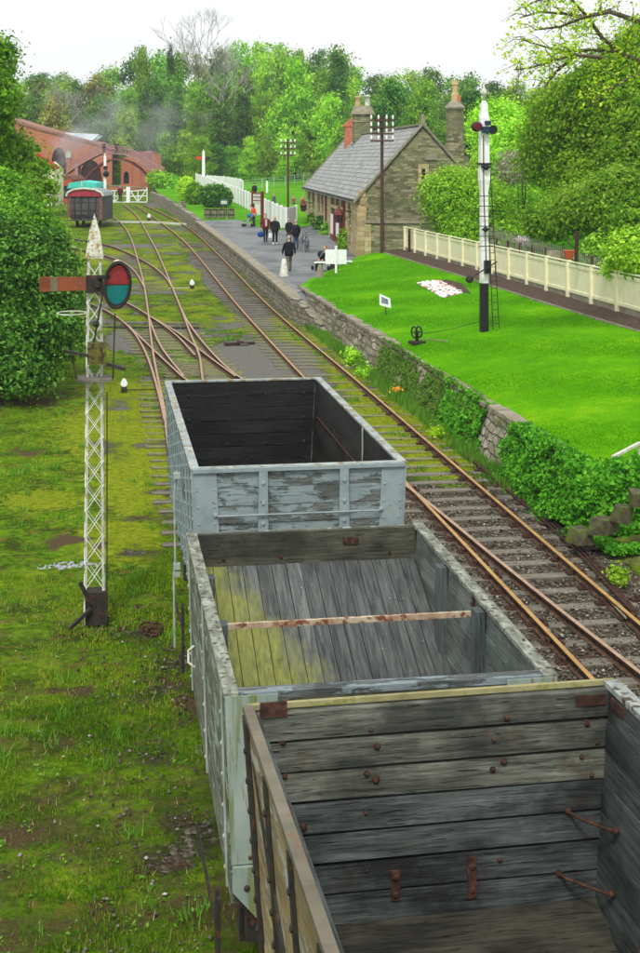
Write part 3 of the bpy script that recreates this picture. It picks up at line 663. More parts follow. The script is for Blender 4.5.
for s in (-1, 1):                                          # side straps with rivets
    for k in range(10):
        y = -L1/2+.05+k*(L1-.1)/9; mb = MB(); xa, xb = W1/2-tp*(zt-zb)+.0, W1/2
        ww = .16 if k in (0, 9) else .09
        mb.slab((s*(xa-.004), y-ww/2, zb), (s*.02, 0, 0), (0, ww, 0), (s*(xb-xa), 0, zt-zb-.03))
        for q in range(12):
            z = zb+.07+q*.168; bolt(mb, (s*(W1/2-tp*(zt-z)+.018), y, z), .024, n=(1, 0, 0))
        mb.build('side_strap', M['blue_paint'], w1)
mb = MB()
for k in range(12): bolt(mb, (-1.0+2.0*(k % 4)/3+.05, L1/2-.10, zt-.25-.42*(k//4)), .03)
mb.build('lining_bolt', M['iron_dark'], w1)
mb = MB(); mb.box((W1/2-.10, -1.1, zt-.72), (.012, .05, 1.4)); mb.build('inner_strap', M['pale_paint'], w1)
mb = MB(); mb.tube([(W1/2-.11, L1/2-.4, zt-.62), (W1/2-.12, -.4, zt-.62), (W1/2-.13, -.75, zt-.60), (W1/2-.14, -L1/2+.3, zt-.62)], .013, 6); mb.build('inner_rail', M['rust'], w1)
mb = MB(); mb.slab((-W1/2+.1, -L1/2+.1, zb+.3), (W1-.2, 0, 0), (0, L1-.2, 0), (0, 0, -.05)); mb.build('floor', M['wood_dark_y'], w1)
underframe(w1, W1, L1, zb, M['iron_dark'])
mb = MB(); mb.tube([(-W1/2-.06, -L1/2+2.2, 2.9), (-W1/2-.10, -L1/2+2.15, 2.6), (-W1/2-.09, -L1/2+2.1, 1.6), (-W1/2-.11, -L1/2+2.12, 1.5), (-W1/2-.10, -L1/2+2.05, .5)], .016, 6)
for z in (2.85, 1.6, 1.5): mb.box((-W1/2-.07, -L1/2+2.1, z), (.09, .12, .07))
mb.build('door_release_rod', M['pale_paint'], w1)

# ---- middle wagon: bare grey hopper with a sloping end
w2, W2, L2 = wagon_root('hopper_wagon', 'weathered grey hopper wagon with sloping plank end stained yellow by lichen', 3.0, (222, 697), (556, 673), (190, 536), (418, 521), 0)
zt, zb, tp = 3.0, 1.35, .03; nb = 7; rnd = random.Random(5)
for s in (-1, 1):
    side_boards(s, W2-.01, L2-.02, zb, zt-.02, nb, 0, tp, .04, 0, rnd).build('side_boards', M['wood_peel_y'], w2)
    side_boards(s, W2-.10, L2-.16, zb, zt-.02, nb, 0, tp, .035, 0, rnd).build('side_lining', M['wood_wall_y'], w2)
capm2 = (pm('flaking_capping', [S(78, 82, 72), S(126, 130, 116), S(160, 168, 156)], 11, (1, .4, 1), rough=.8, bump=.9, dist=.02, spots=[(16, S(60, 54, 42), .55, .62)]))
for s in (-1, 1): mb = MB(); mb.box((s*(W2/2-.05), 0, zt-.005), (.12, L2+.02, .035)); mb.build('side_capping', capm2, w2)
end_boards(1, W2-.02, L2, zb, zt, nb, tp, .04, 0, rnd).build('end_boards', M['wood_peel_y'], w2)
mb = MB(); mb.slab((-W2/2+.10, L2/2-.10, zt-.40), (W2-.2, 0, 0), (0, .055, 0), (0, 0, .395)); mb.slab((-W2/2+.10, L2/2-.11, zt-.395), (W2-.2, 0, 0), (0, .01, 0), (0, 0, .12)); ob = mb.build('end_top_board', M['wood_grey_x'], w2)
mb = MB(); mb.box((.5, L2/2-.115, zt-.13), (.18, .015, .07)); [bolt(mb, (.5+dx, L2/2-.125, zt-.13), .018) for dx in (-.06, .06)]; [bolt(mb, (x, L2/2-.12, zt-.28), .022) for x in (-.95, -.3, .95)]; mb.build('end_bracket', M['rust'], w2)
# sloping sheets: separate lengthwise planks, with a lichen stain on the left
def slope_mat():
    n = NT('lichen_stained_slope_boards'); v = n.co((9, .7, .7), True); f = n.noise(2.4, v, 9, .68, .5)
    isl = n.new('ShaderNodeNewGeometry').outputs['Random Per Island']
    c = n.ramp(f, [(.36, S(56, 60, 59)), (.5, S(84, 88, 86)), (.64, S(108, 113, 110))])
    c = n.mix(1.0, c, n.ramp(isl, [(0, (.62, .62, .62, 1)), (1, (1, 1, 1, 1))]), 'MULTIPLY')
    sp = n.new('ShaderNodeSeparateXYZ'); n.L(n.co(), sp.inputs[0])
    # stain: left part, widening towards the bottom of the slope
    edge = n.math('SUBTRACT', n.math('MULTIPLY', sp.outputs[1], -.4), n.math('ADD', sp.outputs[0], -.22))
    edge = n.math('ADD', edge, n.math('MULTIPLY', n.math('SUBTRACT', n.noise(2.6, n.co((1.6, .8, 1)), 8, .7), .5), 1.5))
    mk_ = n.mask(edge, .0, .4)
    c = n.mix(n.math('MULTIPLY', mk_, .85), c, n.ramp(n.noise(9, n.co((3, .6, 1)), 7), [(.3, S(92, 98, 42)), (.7, S(138, 142, 66))]))
    c = n.mix(n.mask(n.noise(26, n.co(), 3), .72, .76), c, S(170, 176, 176))
    n.bump(f, .5, .01); return n.out(c, .8)
M['slope'] = slope_mat()
mb = MB(); npl = 15; wpl = (W2-.24)/npl; y1 = L2/2-.11; z1 = zt-.36; run = 3.1; drop = 1.22
for i in range(npl):
    j = rnd.uniform(-.004, .004)
    mb.slab((-W2/2+.12+i*wpl+.004, y1, z1+j), (wpl-.008, 0, 0), (0, -run, -drop), (0, .02, -.04))
mb.build('slope_sheet', M['slope'], w2)
mb = MB()
for i in range(npl):
    mb.slab((-W2/2+.12+i*wpl+.004, -L2/2+.14, zt-.55), (wpl-.008, 0, 0), (0, 1.5, -1.0), (0, -.03, -.04))
mb.build('slope_sheet', M['wood_grey_y'], w2)
for s in (-1, 1):                                          # lower cheeks of the hopper
    mb = MB()
    for k in range(5): mb.slab((s*(W2/2-.13), -L2/2+.15+k*.30, 1.98), (0, .29, 0), (-s*.62, .25, -.50), (0, 0, -.03))
    mb.build('hopper_cheek', M['wood_brown'], w2)
for s in (-1, 1):
    for y, h in ((.9, .62), (-.55, .62)):
        mb = MB(); mb.slab((s*(W2/2-.145)-.045, y-.08, zt-1.12), (.09, 0, 0), (0, .17, 0), (0, 0, 1.07)); mb.build('inner_post', M['wood_post'], w2)
    mb = MB(); mb.box((s*(W2/2-.10), -.2, zt-.33), (.014, .05, .58)); [bolt(mb, (s*(W2/2-.115), -.2, zt-.1-.1*k), .02, n=(1, 0, 0)) for k in range(6)]; mb.build('rod_bracket', M['rust'], w2)
def rust_white():
    return pm('flaked_white_rust_rod', [S(190, 186, 168), S(176, 160, 134), S(128, 84, 58)], 2.4, (1.6, 1, 1), rough=.7, spots=[(12, S(112, 66, 44), .5, .6)])
mb = MB(); mb.box((0, -.2, zt-.2), (W2-.22, .04, .05)); mb.build('cross_rod', rust_white(), w2)
# near end of the middle wagon
end_boards(-1, W2-.04, L2, zb, zt-.04, nb, tp, .05, 0, rnd).build('end_boards', M['wood_grey_x'], w2)
mb = MB(); mb.slab((-W2/2+.02, -L2/2-.005, zt-.045), (W2-.04, 0, 0), (0, .13, .0), (0, 0, .05)); mb.build('end_capping', wood('chipped_blue_grey_capping', 0, S(52, 56, 54), S(120, 128, 126), paint=S(132, 146, 150), pamt=.5), w2)
for s in (-1, 1):
    mb = MB(); y = -L2/2-.008; xa = W2/2-tp*(zt-zb)
    mb.prism([(s*xa, y, zb+.32), (s*(xa-.42), y, zb+.32), (s*(W2/2-.42), y, zt-.01), (s*(W2/2), y, zt-.01)], (0, -.016, 0))
    for k in range(7): bolt(mb, (s*(W2/2-.20-.02*(k % 2)), y-.02, zt-.14-k*.19), .018, 1)
    mb.build('corner_plate', [M['plate'], M['iron_dark']], w2)
    mb = MB(); mb.prism([(s*(xa-.01), y, zb+.31), (s*(xa-.42), y, zb+.31), (s*(xa-.42), y, zb-.12), (s*(xa-.22), y, zb-.12), (s*(xa-.01), y, zb+.12)], (0, -.05, 0))
    [bolt(mb, (s*(xa-dx), y-.055, zb+.2-dz), .026, 1) for dx, dz in ((.3, 0), (.3, .2), (.12, .05))]
    mb.build('headstock_end', [M['plate'], M['iron_dark']], w2)
    mb = MB(); mb.box((s*(W2/2-.62), -L2/2-.035, 2.1), (.12, .06, 1.6)); mb.build('stanchion', M['wood_grey_x'], w2)
for k in range(3):
    y = -L2/2+.3+k*(L2-.6)/2
    for s in (-1, 1):
        mb = MB(); xa = W2/2-tp*(zt-zb); mb.slab((s*(xa-.003), y-.022, zb), (s*.014, 0, 0), (0, .045, 0), (s*(W2/2-xa), 0, zt-zb-.03)); [bolt(mb, (s*(W2/2-tp*(zt-z)+.015), y, z), .02, n=(1, 0, 0)) for z in (1.5, 1.75, 2.0, 2.25, 2.5, 2.75)]
        mb.build('side_strap', M['pale_paint'], w2)
mb = MB(); mb.tube([(-W2/2-.02, .9, 2.25), (-W2/2-.08, .86, 2.22), (-W2/2-.08, .80, 2.12), (-W2/2-.02, .78, 2.08)], .012, 6); mb.build('side_hook', M['white_dirty'], w2)
underframe(w2, W2, L2, zb, M['iron_dark'])

# ---- nearest wagon: wet black planks with rusty bolts
a = Z(250, 701, 3.5); b = Z(613, 683, 3.5); e = Z(335, 945, 3.5)
dirv = (e-a); yaw3 = math.atan2(-dirv.x*-1, -dirv.y*1) if False else math.atan2(-(a-e).x, (a-e).y)
W3 = (b-a).length+.10; L3 = 6.3
rt3 = Vector((math.cos(yaw3), math.sin(yaw3), 0)); fw3 = Vector((-math.sin(yaw3), math.cos(yaw3), 0))
c3 = (a+b)/2-fw3*(L3/2)
w3 = thing('open_wagon', 'nearest open wagon with wet black planks, rusty bolts and an iron-edged left side', 'railway wagon', (c3.x, c3.y, 0), yaw3)
zt, zb, tp = 3.5, 1.35, .07; nb = 10; rnd = random.Random(9)
end_boards(1, W3-.16, L3-.06, zb, zt-.02, nb, tp, .06, 0, rnd, hi=1, gap=.022).build('end_lining', [M['wood_wet_x'], M['wood_wet_hi']], w3)
end_boards(1, W3, L3+.02, zb, zt-.03, nb, tp, .03, 0, rnd).build('end_boards', M['wood_grey_x'], w3)
end_boards(-1, W3-.02, L3, zb, zt-.03, nb, tp, .06, 0, rnd).build('end_boards', M['wood_grey_x'], w3)
mb = MB(); mb.slab((-W3/2+.02, L3/2-.02, zt-.03), (W3-.04, 0, 0), (0, .035, 0), (0, 0, .035)); mb.build('end_capping', pm('mossy_ochre_edge', [S(122, 118, 78), S(166, 160, 118)], 5, spots=[(5, S(108, 114, 40), .55, .65)]), w3)
for s in (-1, 1):
    side_boards(s, W3-.01, L3-.03, zb, zt-.03, nb, 0, tp, .035, 0, rnd).build('side_boards', M['wood_pale_y'], w3)
    side_boards(s, W3-.11, L3-.2, zb, zt-.03, nb, 0, tp, .04, 0, rnd).build('side_lining', M['wood_wet_y'], w3)
mb = MB(); mb.slab((-W3/2-.01, -L3/2, zt-.035), (.07, 0, 0), (0, L3, 0), (0, 0, .04)); mb.build('side_capping', pm('tan_iron_edge', [S(88, 84, 70), S(118, 111, 94)], 3, rough=.6, spots=[(8, S(112, 84, 60), .58, .66)]), w3)
mb = MB(); mb.slab((W3/2-.1, -L3/2, zt-.035), (.11, 0, 0), (0, L3, 0), (0, 0, .04)); mb.build('side_capping', pm('chipped_grey_edge', [S(110, 116, 112), S(160, 166, 160)], 9, rough=.7, spots=[(10, S(70, 60, 44), .52, .6)]), w3)
for s in (-1, 1):
    for k in range(6):
        y = L3/2-.12-k*.92; mb = MB(); xa = W3/2-tp*(zt-zb); ww = .05 if k else .10
        mb.slab((s*(xa-.003), y-ww, zb), (s*.022, 0, 0), (0, ww*1.6, 0), (s*(W3/2-xa), 0, zt-zb-.04)); [bolt(mb, (s*(W3/2-tp*(zt-z)+.026), y-ww*.2, z), .024, n=(1, 0, 0)) for z in [1.45+.2*q for q in range(10)]]
        mb.build('side_strap', M['iron_dark'], w3)
    mb = MB(); mb.beam((s*(W3/2-.03), L3/2-.3, 3.25), (s*(W3/2-.10), L3/2-2.9, 1.5), .02, .09); mb.build('diagonal_strap', M['iron_dark'], w3)
def endpt(px, py):                                         # place on the inner face of the far end
    # intersect the view line with the plane y_local = L3/2-.09
    P0 = Vector((0, 0, CAMZ)); dv = D(px, py, 1.0)-P0; pl = Vector((c3.x, c3.y, 0))+fw3*(L3/2-.095)
    t = (pl-P0).dot(fw3)/dv.dot(fw3); q = P0+dv*t-Vector((c3.x, c3.y, 0)); return Vector((q.dot(rt3), q.dot(fw3), q.z))
for x, y, r_ in ((283, 743, .04), (377, 746, .05), (367, 774, .035), (376, 780, .045), (366, 813, .03), (303, 827, .055), (285, 777, .03), (371, 730, .03), (507, 718, .045), (494, 740, .035), (504, 762, .04), (493, 770, .035), (587, 724, .04), (597, 743, .03), (582, 757, .03), (592, 775, .03), (500, 860, .035), (367, 871, .025)):
    mb = MB(); mb.ball(endpt(x, y), (r_*.5, r_*.4, r_*.5), 10, 6); mb.ball(endpt(x, y)+Vector((0, .012, 0)), (r_*.8, .008, r_*.8), 10, 4); mb.build('bolt', M['rust'], w3, True)
for x, ya, yb in ((395.5, 870, 900), (472, 856, 898)):
    p, q = endpt(x, ya), endpt(x, yb); mb = MB(); mb.beam(p, q, .065, .02, up=(0, 1, 0)); [mb.ball(p.lerp(q, t), (.03, .025, .03), 8, 5) for t in (.25, .8)]; mb.build('rusty_strap', M['rust'], w3)
p = endpt(257, 703); q = endpt(284, 716); mb = MB(); mb.slab((p.x+.02, p.y-.012, q.z), (q.x-p.x, 0, 0), (0, .02, 0), (0, 0, p.z-q.z)); mb.build('corner_iron', M['rust'], w3)
p = endpt(590, 685); mb = MB(); mb.slab((W3/2-.34, p.y-.012, zt-.13), (.22, 0, 0), (0, .02, 0), (0, 0, .07)); mb.slab((W3/2-.11, p.y-.28, zt-.13), (.02, 0, 0), (0, .2, 0), (0, 0, .07)); mb.build('corner_iron', M['rust'], w3)
for (x, y) in ((568, 811), (559, 873)):
    p = endpt(x, y); q = Vector((W3/2-tp*(zt-p.z)-.12, p.y-.33, p.z+.0)); mb = MB()
    mb.tube([p, p+Vector((.03, -.06, -.01)), p.lerp(q, .5)+Vector((0, 0, -.015)), q+Vector((-.03, .04, -.01)), q], .011, 8); mb.ball(p, .026, 8, 6); mb.ball(q, .026, 8, 6); mb.build('corner_tie_rod', M['rust'], w3, True)
for k, (yy, z0) in enumerate(((.95, 2.0), (.95, 2.45))):
    mb = MB(); x = W3/2-tp*(zt-z0)-.105; mb.box((x, L3/2-yy, z0), (.02, .055, .34)); [mb.ball((x-.012, L3/2-yy, z0+dz), .024, 8, 5) for dz in (-.1, .1)]; mb.build('rusty_strap', M['rust'], w3)
    break
mb = MB()                                                  # sloping floor boards at the foot of the end
for k in range(9): mb.slab((-W3/2+.2, L3/2-.12-k*.24, 2.02-k*.09), (W3-.4, 0, 0), (0, -.235, -.088), (0, -.01, -.04))
for k in range(11): mb.slab((-W3/2+.2, -L3/2+.12+k*.36, 1.3), (W3-.4, 0, 0), (0, .35, 0), (0, 0, -.05))
mb.build('floor_boards', M['wood_brown'], w3)
underframe(w3, W3, L3, zb, M['iron_dark'])
# ------------------------------------------------------------------ raised ground, platform, lawn
def sheet(name, rows, mat, kind='structure', label=None, thick=None, smooth=True):
    mb = MB(); n = len(rows[0]); vs = [p for r_ in rows for p in r_]; fs = []
    for i in range(len(rows)-1):
        for j in range(n-1): fs.append((i*n+j, i*n+j+1, (i+1)*n+j+1, (i+1)*n+j))
    mb.add(vs, fs); nn = (Vector(vs[1])-Vector(vs[0])).cross(Vector(vs[n])-Vector(vs[0]))
    if nn.z < 0: mb.f = [f[::-1] for f in mb.f]
    o = mb.build(name, mat, smooth=smooth)
    if kind: tag(o, label, kind=kind)
    return o
def lawn_mat(name, cols, s1=.5, bladescale=28):
    n = NT(name); co = n.co(); f = n.noise(s1, co, 7, .6); f2 = n.noise(bladescale, n.co((1, .5, 1)), 8, .75); f3 = n.noise(3, co, 6, .7)
    t = n.math('ADD', n.math('ADD', n.math('MULTIPLY', f, .45), n.math('MULTIPLY', f2, .35)), n.math('MULTIPLY', f3, .25)); t = n.math('SUBTRACT', t, .02); k = len(cols)
    c = n.ramp(t, [(.36+.28*i/(k-1), x) for i, x in enumerate(cols)])
    n.bump(n.math('ADD', f2, n.math('MULTIPLY', f3, .8)), .8, .05); n.b.inputs['Specular IOR Level'].default_value = .03
    return n.out(c, 1.0)
M['lawn'] = lawn_mat('mown_lawn', [S(52, 112, 0), S(72, 142, 0), S(92, 160, 0), S(128, 176, 14)])
M['field'] = lawn_mat('field_grass', [S(56, 112, 8), S(80, 144, 12), S(108, 168, 28)], .15, 9)
EL = [(158, 196), (178, 208), (196, 221)]
edge_px = [(196, 221), (215, 235), (240, 254), (262, 272.5), (279, 286.5), (290, 297)]
edge = [G(x, y, plat) for x, y in edge_px]
far_edge = [G(x, y, plat) for x, y in EL]
def XL(Y):
    P = sorted([(p.y, p.x) for p in edge+far_edge[:-1]]); ys_ = [p[0] for p in P]; xs_ = [p[1] for p in P]
    return float(np.interp(Y, ys_, xs_))
rows = []
for Y in list(np.arange(66.5, 235, 4)):
    x0 = XL(Y)+.35; rows.append([Vector((x0+(95-x0)*(t**1.6), Y, .955+g(Y))) for t in np.linspace(0, 1, 24)])
sheet('field', rows, M['field'], label='green field beyond the platform')
# platform surface
corner_p = Z(357, 262, 1.22)
endp = G(305, 289, plat)
right = [G(237, 219.5, plat), G(259, 227.5, plat), G(284, 231, plat), G(300, 233, plat)]
poly_l = [edge[i] for i in range(len(edge))]
mb = MB()
def strip(L_, R_, k=14):
    rows = []
    for a, b in zip(L_, R_): rows.append([a.lerp(b, t/k) for t in range(k+1)])
    return rows
def resample(P, n):
    d = [0];
    for i in range(1, len(P)): d.append(d[-1]+(P[i]-P[i-1]).length)
    out = []
    for k in range(n):
        s = d[-1]*k/(n-1); i = max(0, min(len(P)-2, next((j-1 for j in range(1, len(d)) if d[j] >= s-1e-9), 0)))
        t = (s-d[i])/max(1e-9, d[i+1]-d[i]); out.append(P[i].lerp(P[i+1], t))
    return out
Lp = smooth(resample(edge, 40), 3)
for p in Lp: p.z = 1.0+g(p.y)
rightline = [G(237, 219.5, plat), G(259, 227.5, plat), G(284, 231, plat), G(306, 235, plat), *[D(359.5, 0, 81)+Vector((math.sin(math.radians(3.8))*y_+.1, math.cos(math.radians(3.8))*y_, 0)) for y_ in (30, 20, 10, 1)], G(357, 262, plat), G(352, 268, plat), endp]
Rp = resample(rightline, 40)
for p in Rp: p.z = 1.0+g(p.y)
sheet('platform_surface', strip(Lp, Rp), M['tarmac'], label='tarmac platform')
# pale edging stones and platform wall
wallr = thing('platform_wall', 'low stone platform edge wall with pale coping, curving beside the ochre-railed track', 'wall', Lp[20])
mb = MB(); mc = MB(); rndp = random.Random(2)
for i in range(len(Lp)-1):
    a, b = Lp[i], Lp[i+1]; t = (b-a).normalized(); s = Vector((t.y, -t.x, 0)); s = s if s.x > 0 else -s
    zg = min(g(a.y), g(b.y))-.15
    mb.prism([Vector((a.x, a.y, zg))+s*.02, Vector((b.x, b.y, zg))+s*.02, b+s*.06-Vector((0, 0, .12)), a+s*.06-Vector((0, 0, .12))], s*.4)
    for q in range(2):
        p0 = a.lerp(b, q/2+.006); p1 = a.lerp(b, q/2+.49); j = rndp.uniform(-.01, .015)
        mc.slab(p0-s*(.05+j)-Vector((0, 0, .12)), p1-p0, s*.55, (0, 0, .135+j*.3))
mb.build('wall_face', M['rubble'], wallr, world=True); mc.build('coping', M['coping'], wallr, world=True)
# sloping end ramp of the platform between the walls
gnd = Z(300, 318, .02)
rows = []
for k in range(7):
    t = k/6; a = Lp[-1].lerp(Vector((9.05, Lp[-1].y-5.5, g(60))), t); b = endp.lerp(Vector((9.75, endp.y-5.0, g(60))), t)
    a.z = b.z = 1.0+g(62)-(t**1.3)*.95; rows.append([a.lerp(b, q/5) for q in range(6)])
_m = MB(); _L = [r_[0] for r_ in rows]
for _a, _b in zip(_L[:-1], _L[1:]): _m.prism([(_a.x, _a.y, -.1), (_b.x, _b.y, -.1), (_b.x, _b.y, _b.z-.005), (_a.x, _a.y, _a.z-.005)], (.4, 0, 0))
_m.build('ramp_side', M['rubble'], wallr, world=True)
sheet('platform_ramp', rows, M['tarmac'], label='short ramp at the platform end')
# lawn mound
lx = np.concatenate([[9.32, 9.4, 9.6], np.linspace(9.9, 17.3, 26)])
rows = []
rows.append([Vector((x, 25.55, .1)) for x in lx])
for Y in list(np.arange(25.65, 62, .7)): rows.append([Vector((x, Y, lawnz(x, Y)+.05*math.sin(Y*.9+x)*.3)) for x in lx])
def yfar(x): return float(np.interp(x, [9.3, 10.2, 12.6, 14.5, 17.3], [63.5, 67.0, 73.5, 77.5, 79.5]))
for t in np.linspace(0, 1, 22):
    rows.append([Vector((x, 62.0+(yfar(x)-62.0)*t, lawnz(x, 60))) for x in lx])
for t in (.35, .7, 1.0): rows.append([Vector((x, yfar(x)+1.3*t, lawnz(x, 60)*(1-t*t)+(.97+g(78))*t*t-.1*t)) for x in lx])
sheet('lawn', rows, M['lawn'], label='mown lawn mound')
# clipped lawn texture: fine blades
rr = np.random.RandomState(11); N = 120000; ly = 25.7+48.4*rr.rand(N)**1.15; lxx = 9.38+7.4*rr.rand(N)
k = np.array([y < yfar(x)-.1 for x, y in zip(lxx, ly)]); lxx, ly = lxx[k], ly[k]
M['lawn_blade'] = leafm('lawn_blade', [S(58, 122, 0), S(78, 150, 0), S(104, 168, 4)], .3, .2, .8)
blades('lawn_grass', lxx, ly, np.array([lawnz(x, min(y, 60)) for x, y in zip(lxx, ly)])-.01, .02+.03*rr.rand(len(ly)), .014+ly*.0005, M['lawn_blade'], 'short mown grass blades on the lawn', 8)
# garden ground beyond the cream fence
rows = [[Vector((x, Y, 2.05+.05*math.sin(x+Y)+max(0, x-24)*.05)) for x in np.linspace(17.2, 70, 20)] for Y in np.linspace(27, 84, 20)]
sheet('garden_ground', rows, M['field'], label='rough garden ground')
# dark flower bed strip in front of the fence
FA = G(402, 254, lambda x, y: 2.12); FB = G(640, 320, lambda x, y: 2.12)
FA = Z(405, 251.5, 2.12); FB = Z(634, 317, 2.12); fdir = (FB-FA).normalized(); fn = Vector((fdir.y, -fdir.x, 0)); fn = fn if fn.x < 0 else -fn
sb = MB(); nseg = 60
P0 = FA-fdir*1.0; P1 = FB+fdir*9
rowsb = []
for i in range(nseg+1):
    p = P0.lerp(P1, i/nseg); row = []
    for q, hh in ((-.15, .03), (.25, .09), (.6, .07), (.95, .03), (1.0, .0)):
        v = p+fn*q; v.z = lawnz(v.x, min(v.y, 60))+hh+random.uniform(-.02, .02)*(hh > .05)+.012; row.append(v)
    rowsb.append(row)
sheet('soil_bed', rowsb, M['soil'], label='dark soil bed along the fence')
em = MB()
for i in range(nseg):
    a = P0.lerp(P1, i/nseg)+fn*1.02; b = P0.lerp(P1, (i+.97)/nseg)+fn*1.02
    a.z = lawnz(a.x, min(a.y, 60))+.02; b.z = lawnz(b.x, min(b.y, 60))+.02; em.beam(a, b, .06, .07)
tag(em.build('edging_board', M['coping'], loc=P0), 'pale narrow edging strip between the mown lawn and the dark soil bed', 'edging')

# ------------------------------------------------------------------ retaining wall and its ivy
def wallx(Y, t): return 9.05+.30*t+.05*math.sin(Y*1.7)            # t 0 foot .. 1 top
rw = MB(); Ys = np.arange(25.6, 64.8, .25); ks = 9; vs = []; fs = []; rg = np.random.RandomState(4)
for i, Y in enumerate(Ys):
    for k_ in range(ks):
        t = k_/(ks-1); vs.append(Vector((wallx(Y, t)+(rg.rand()-.5)*.07, Y, -.1+t*(1.33+rg.rand()*.03))))
    vs.append(Vector((9.75, Y, 1.2)))
m_ = ks+1
for i in range(len(Ys)-1):
    for k_ in range(m_-1): fs.append((i*m_+k_, i*m_+k_+1, (i+1)*m_+k_+1, (i+1)*m_+k_))
rw.add(vs, fs)
# returned end at the platform ramp
rb = random.Random(8); re_ = MB()
re_.slab((9.12, 25.45, -.1), (8, 0, 0), (0, .35, 0), (0, 0, 1.3)); re_.slab((9.1, 64.7, 0), (.75, 0, 0), (.55, 3.4, 0), (0, 0, 1.2))
rwo = thing('retaining_wall', 'long rough stone retaining wall holding up the mown lawn, patches hidden by ivy', 'wall', (9.2, 40, 0))
rw.build('wall_face', M['rubble'], rwo, world=True, smooth=False); re_.build('wall_end', M['rubble'], rwo, world=True)
ct = MB()
for i in range(110):
    Y = 64.4-i*.42
    if Y < 30.5 or 33.5 < Y < 44: continue
    ct.slab((9.26+rb.uniform(-.04, .04), Y, 1.18+rb.uniform(-.02, .02)), (.32+rb.uniform(-.05, .08), 0, 0), (0, -.36-rb.uniform(-.05, .04), 0), (0, 0, .1))
ct.build('coping', M['coping'], rwo, world=True)
# loose blocks and steps at the near end
def leafmesh(C, Nn, size, seed, flat=.0, asp=.55, out=None):
    """rhombus leaves at points C (n,3) with preferred normals Nn"""
    r = np.random.RandomState(seed); N = len(C)
    nn = Nn+r.randn(N, 3)*.55; nn /= np.linalg.norm(nn, axis=1)[:, None]+1e-9
    a = np.cross(nn, r.randn(N, 3)); a /= np.linalg.norm(a, axis=1)[:, None]+1e-9; b = np.cross(nn, a)
    s = (size*(.45+1.25*r.rand(N)**1.8))[:, None]; fold = nn*s*.12
    V = np.stack([C-a*s, C+b*s*asp+fold-a*s*.12, C+a*s, C-b*s*asp+fold-a*s*.12], 1).reshape(-1, 3)
    return V
def quads_obj(name, V, mats, parent=None, loc=None):
    N = len(V)//4; me = bpy.data.meshes.new(name); V = V-np.array(loc)[None] if loc is not None else V
    me.vertices.add(len(V)); me.vertices.foreach_set('co', np.ascontiguousarray(V, dtype=np.float32).ravel()); me.loops.add(4*N); me.loops.foreach_set('vertex_index', np.arange(4*N))
    me.polygons.add(N); me.polygons.foreach_set('loop_start', np.arange(0, 4*N, 4)); me.polygons.foreach_set('loop_total', np.full(N, 4)); me.update()
    me.materials.append(mats); o = bpy.data.objects.new(name, me); COL.objects.link(o)
    if parent is not None: o.parent = parent
    elif loc is not None: o.location = loc
    return o
M['ivy'] = leafm('bright_ivy', [S(22, 62, 8), S(46, 112, 12), S(74, 152, 22), S(112, 186, 44)], 2.5, .2, .35)
M['ivy_dark'] = leafm('climber_dark', [S(38, 66, 20), S(62, 102, 26), S(92, 138, 40), S(120, 150, 60)], 2.0, .2, .45)
def ivy(label, y0, y1, n, size, mat, thick, seed, over=.25, zlo=0):
    r = np.random.RandomState(seed); Y = y0+(y1-y0)*r.rand(n); t = r.rand(n)**.85; Y = Y
    dens = vnoise(Y*3, t*8+5, 1.0, seed+40); edge_ = np.minimum((Y-y0), (y1-Y)); hole = (dens > .18) & (edge_ > .25*vnoise(t*9, Y*0, 1, seed)-.1)
    bul = vnoise(Y*1.6, t*4, 1.0, seed+9)
    X = 9.05+.30*t-thick*(.15+.85*bul)*r.rand(n)**.5; Zc = -.02+t*(1.30+over*.6)+.0
    top = t > .88; X = np.where(top, X+over*1.6*r.rand(n), X); Zc = np.where(top, 1.22+.16*r.rand(n)*bul+.03, Zc)
    C = np.stack([X, Y, Zc], -1)[hole]; Nn = np.tile(np.array([-.9, -.15, .5]), (len(C), 1))
    return quads_obj('ivy', leafmesh(C, Nn, size, seed), mat, loc=(9.2, (y0+y1)/2, 0))
def wy(px, py, z=.8):                                           # where along the wall a pixel falls
    return Z(px, py, z).y
tag(ivy('i', 33.2, 45.5, 24000, .035, M['ivy_dark'], .13, 3, .02), 'thin dull green creeper on the retaining wall below the lawn signal wheels', 'climbing plant')
tag(ivy('i', 32.8, 36.8, 7000, .045, M['ivy'], .20, 6, .06), 'glossy darker ivy clump ending at the bare stone of the retaining wall', 'climbing plant')
iv_ = ivy('i', 24.9, 30.6, 26000, .042, M['ivy'], .5, 5, .25)
_r = np.random.RandomState(77); _n = 24000; _x = 8.75+7.5*_r.rand(_n)**1.2; _t = _r.rand(_n); _b = vnoise(_x*1.5, _t*4, 1.0, 3)
_C = np.stack([_x, 25.45-.65*(.15+.85*_b)*_r.rand(_n)**.5+np.where(_t > .85, .5*_r.rand(_n), 0), .0+_t*1.42+.12*_b], -1)
_V = leafmesh(_C, np.tile(np.array([-.2, -.9, .5]), (_n, 1)), .055, 78)
_m2 = quads_obj('ivy_end', _V, M['ivy'], loc=(9.2, 27.75, 0))
_bm = bmesh.new(); _bm.from_mesh(iv_.data); _bm.from_mesh(_m2.data); _bm.to_mesh(iv_.data); _bm.free(); bpy.data.objects.remove(_m2)
tag(iv_, 'thick bright green ivy bulging over the near end of the retaining wall', 'climbing plant')
bank = []
for Y in np.linspace(22.6, 25.5, 16):
    row = []
    for x in np.linspace(8.9, 15, 26):
        t = max(0, min(1, (Y-22.9)/1.7)); h_ = (.10+.15*max(0, x-9.3))*t*t*(3-2*t)*min(1, max(0, (x-8.9)/.5)); row.append(Vector((x, Y, -.03+min(h_, .9)+.04*(rb.random()-.5)*(t > .05))))
    bank.append(row)
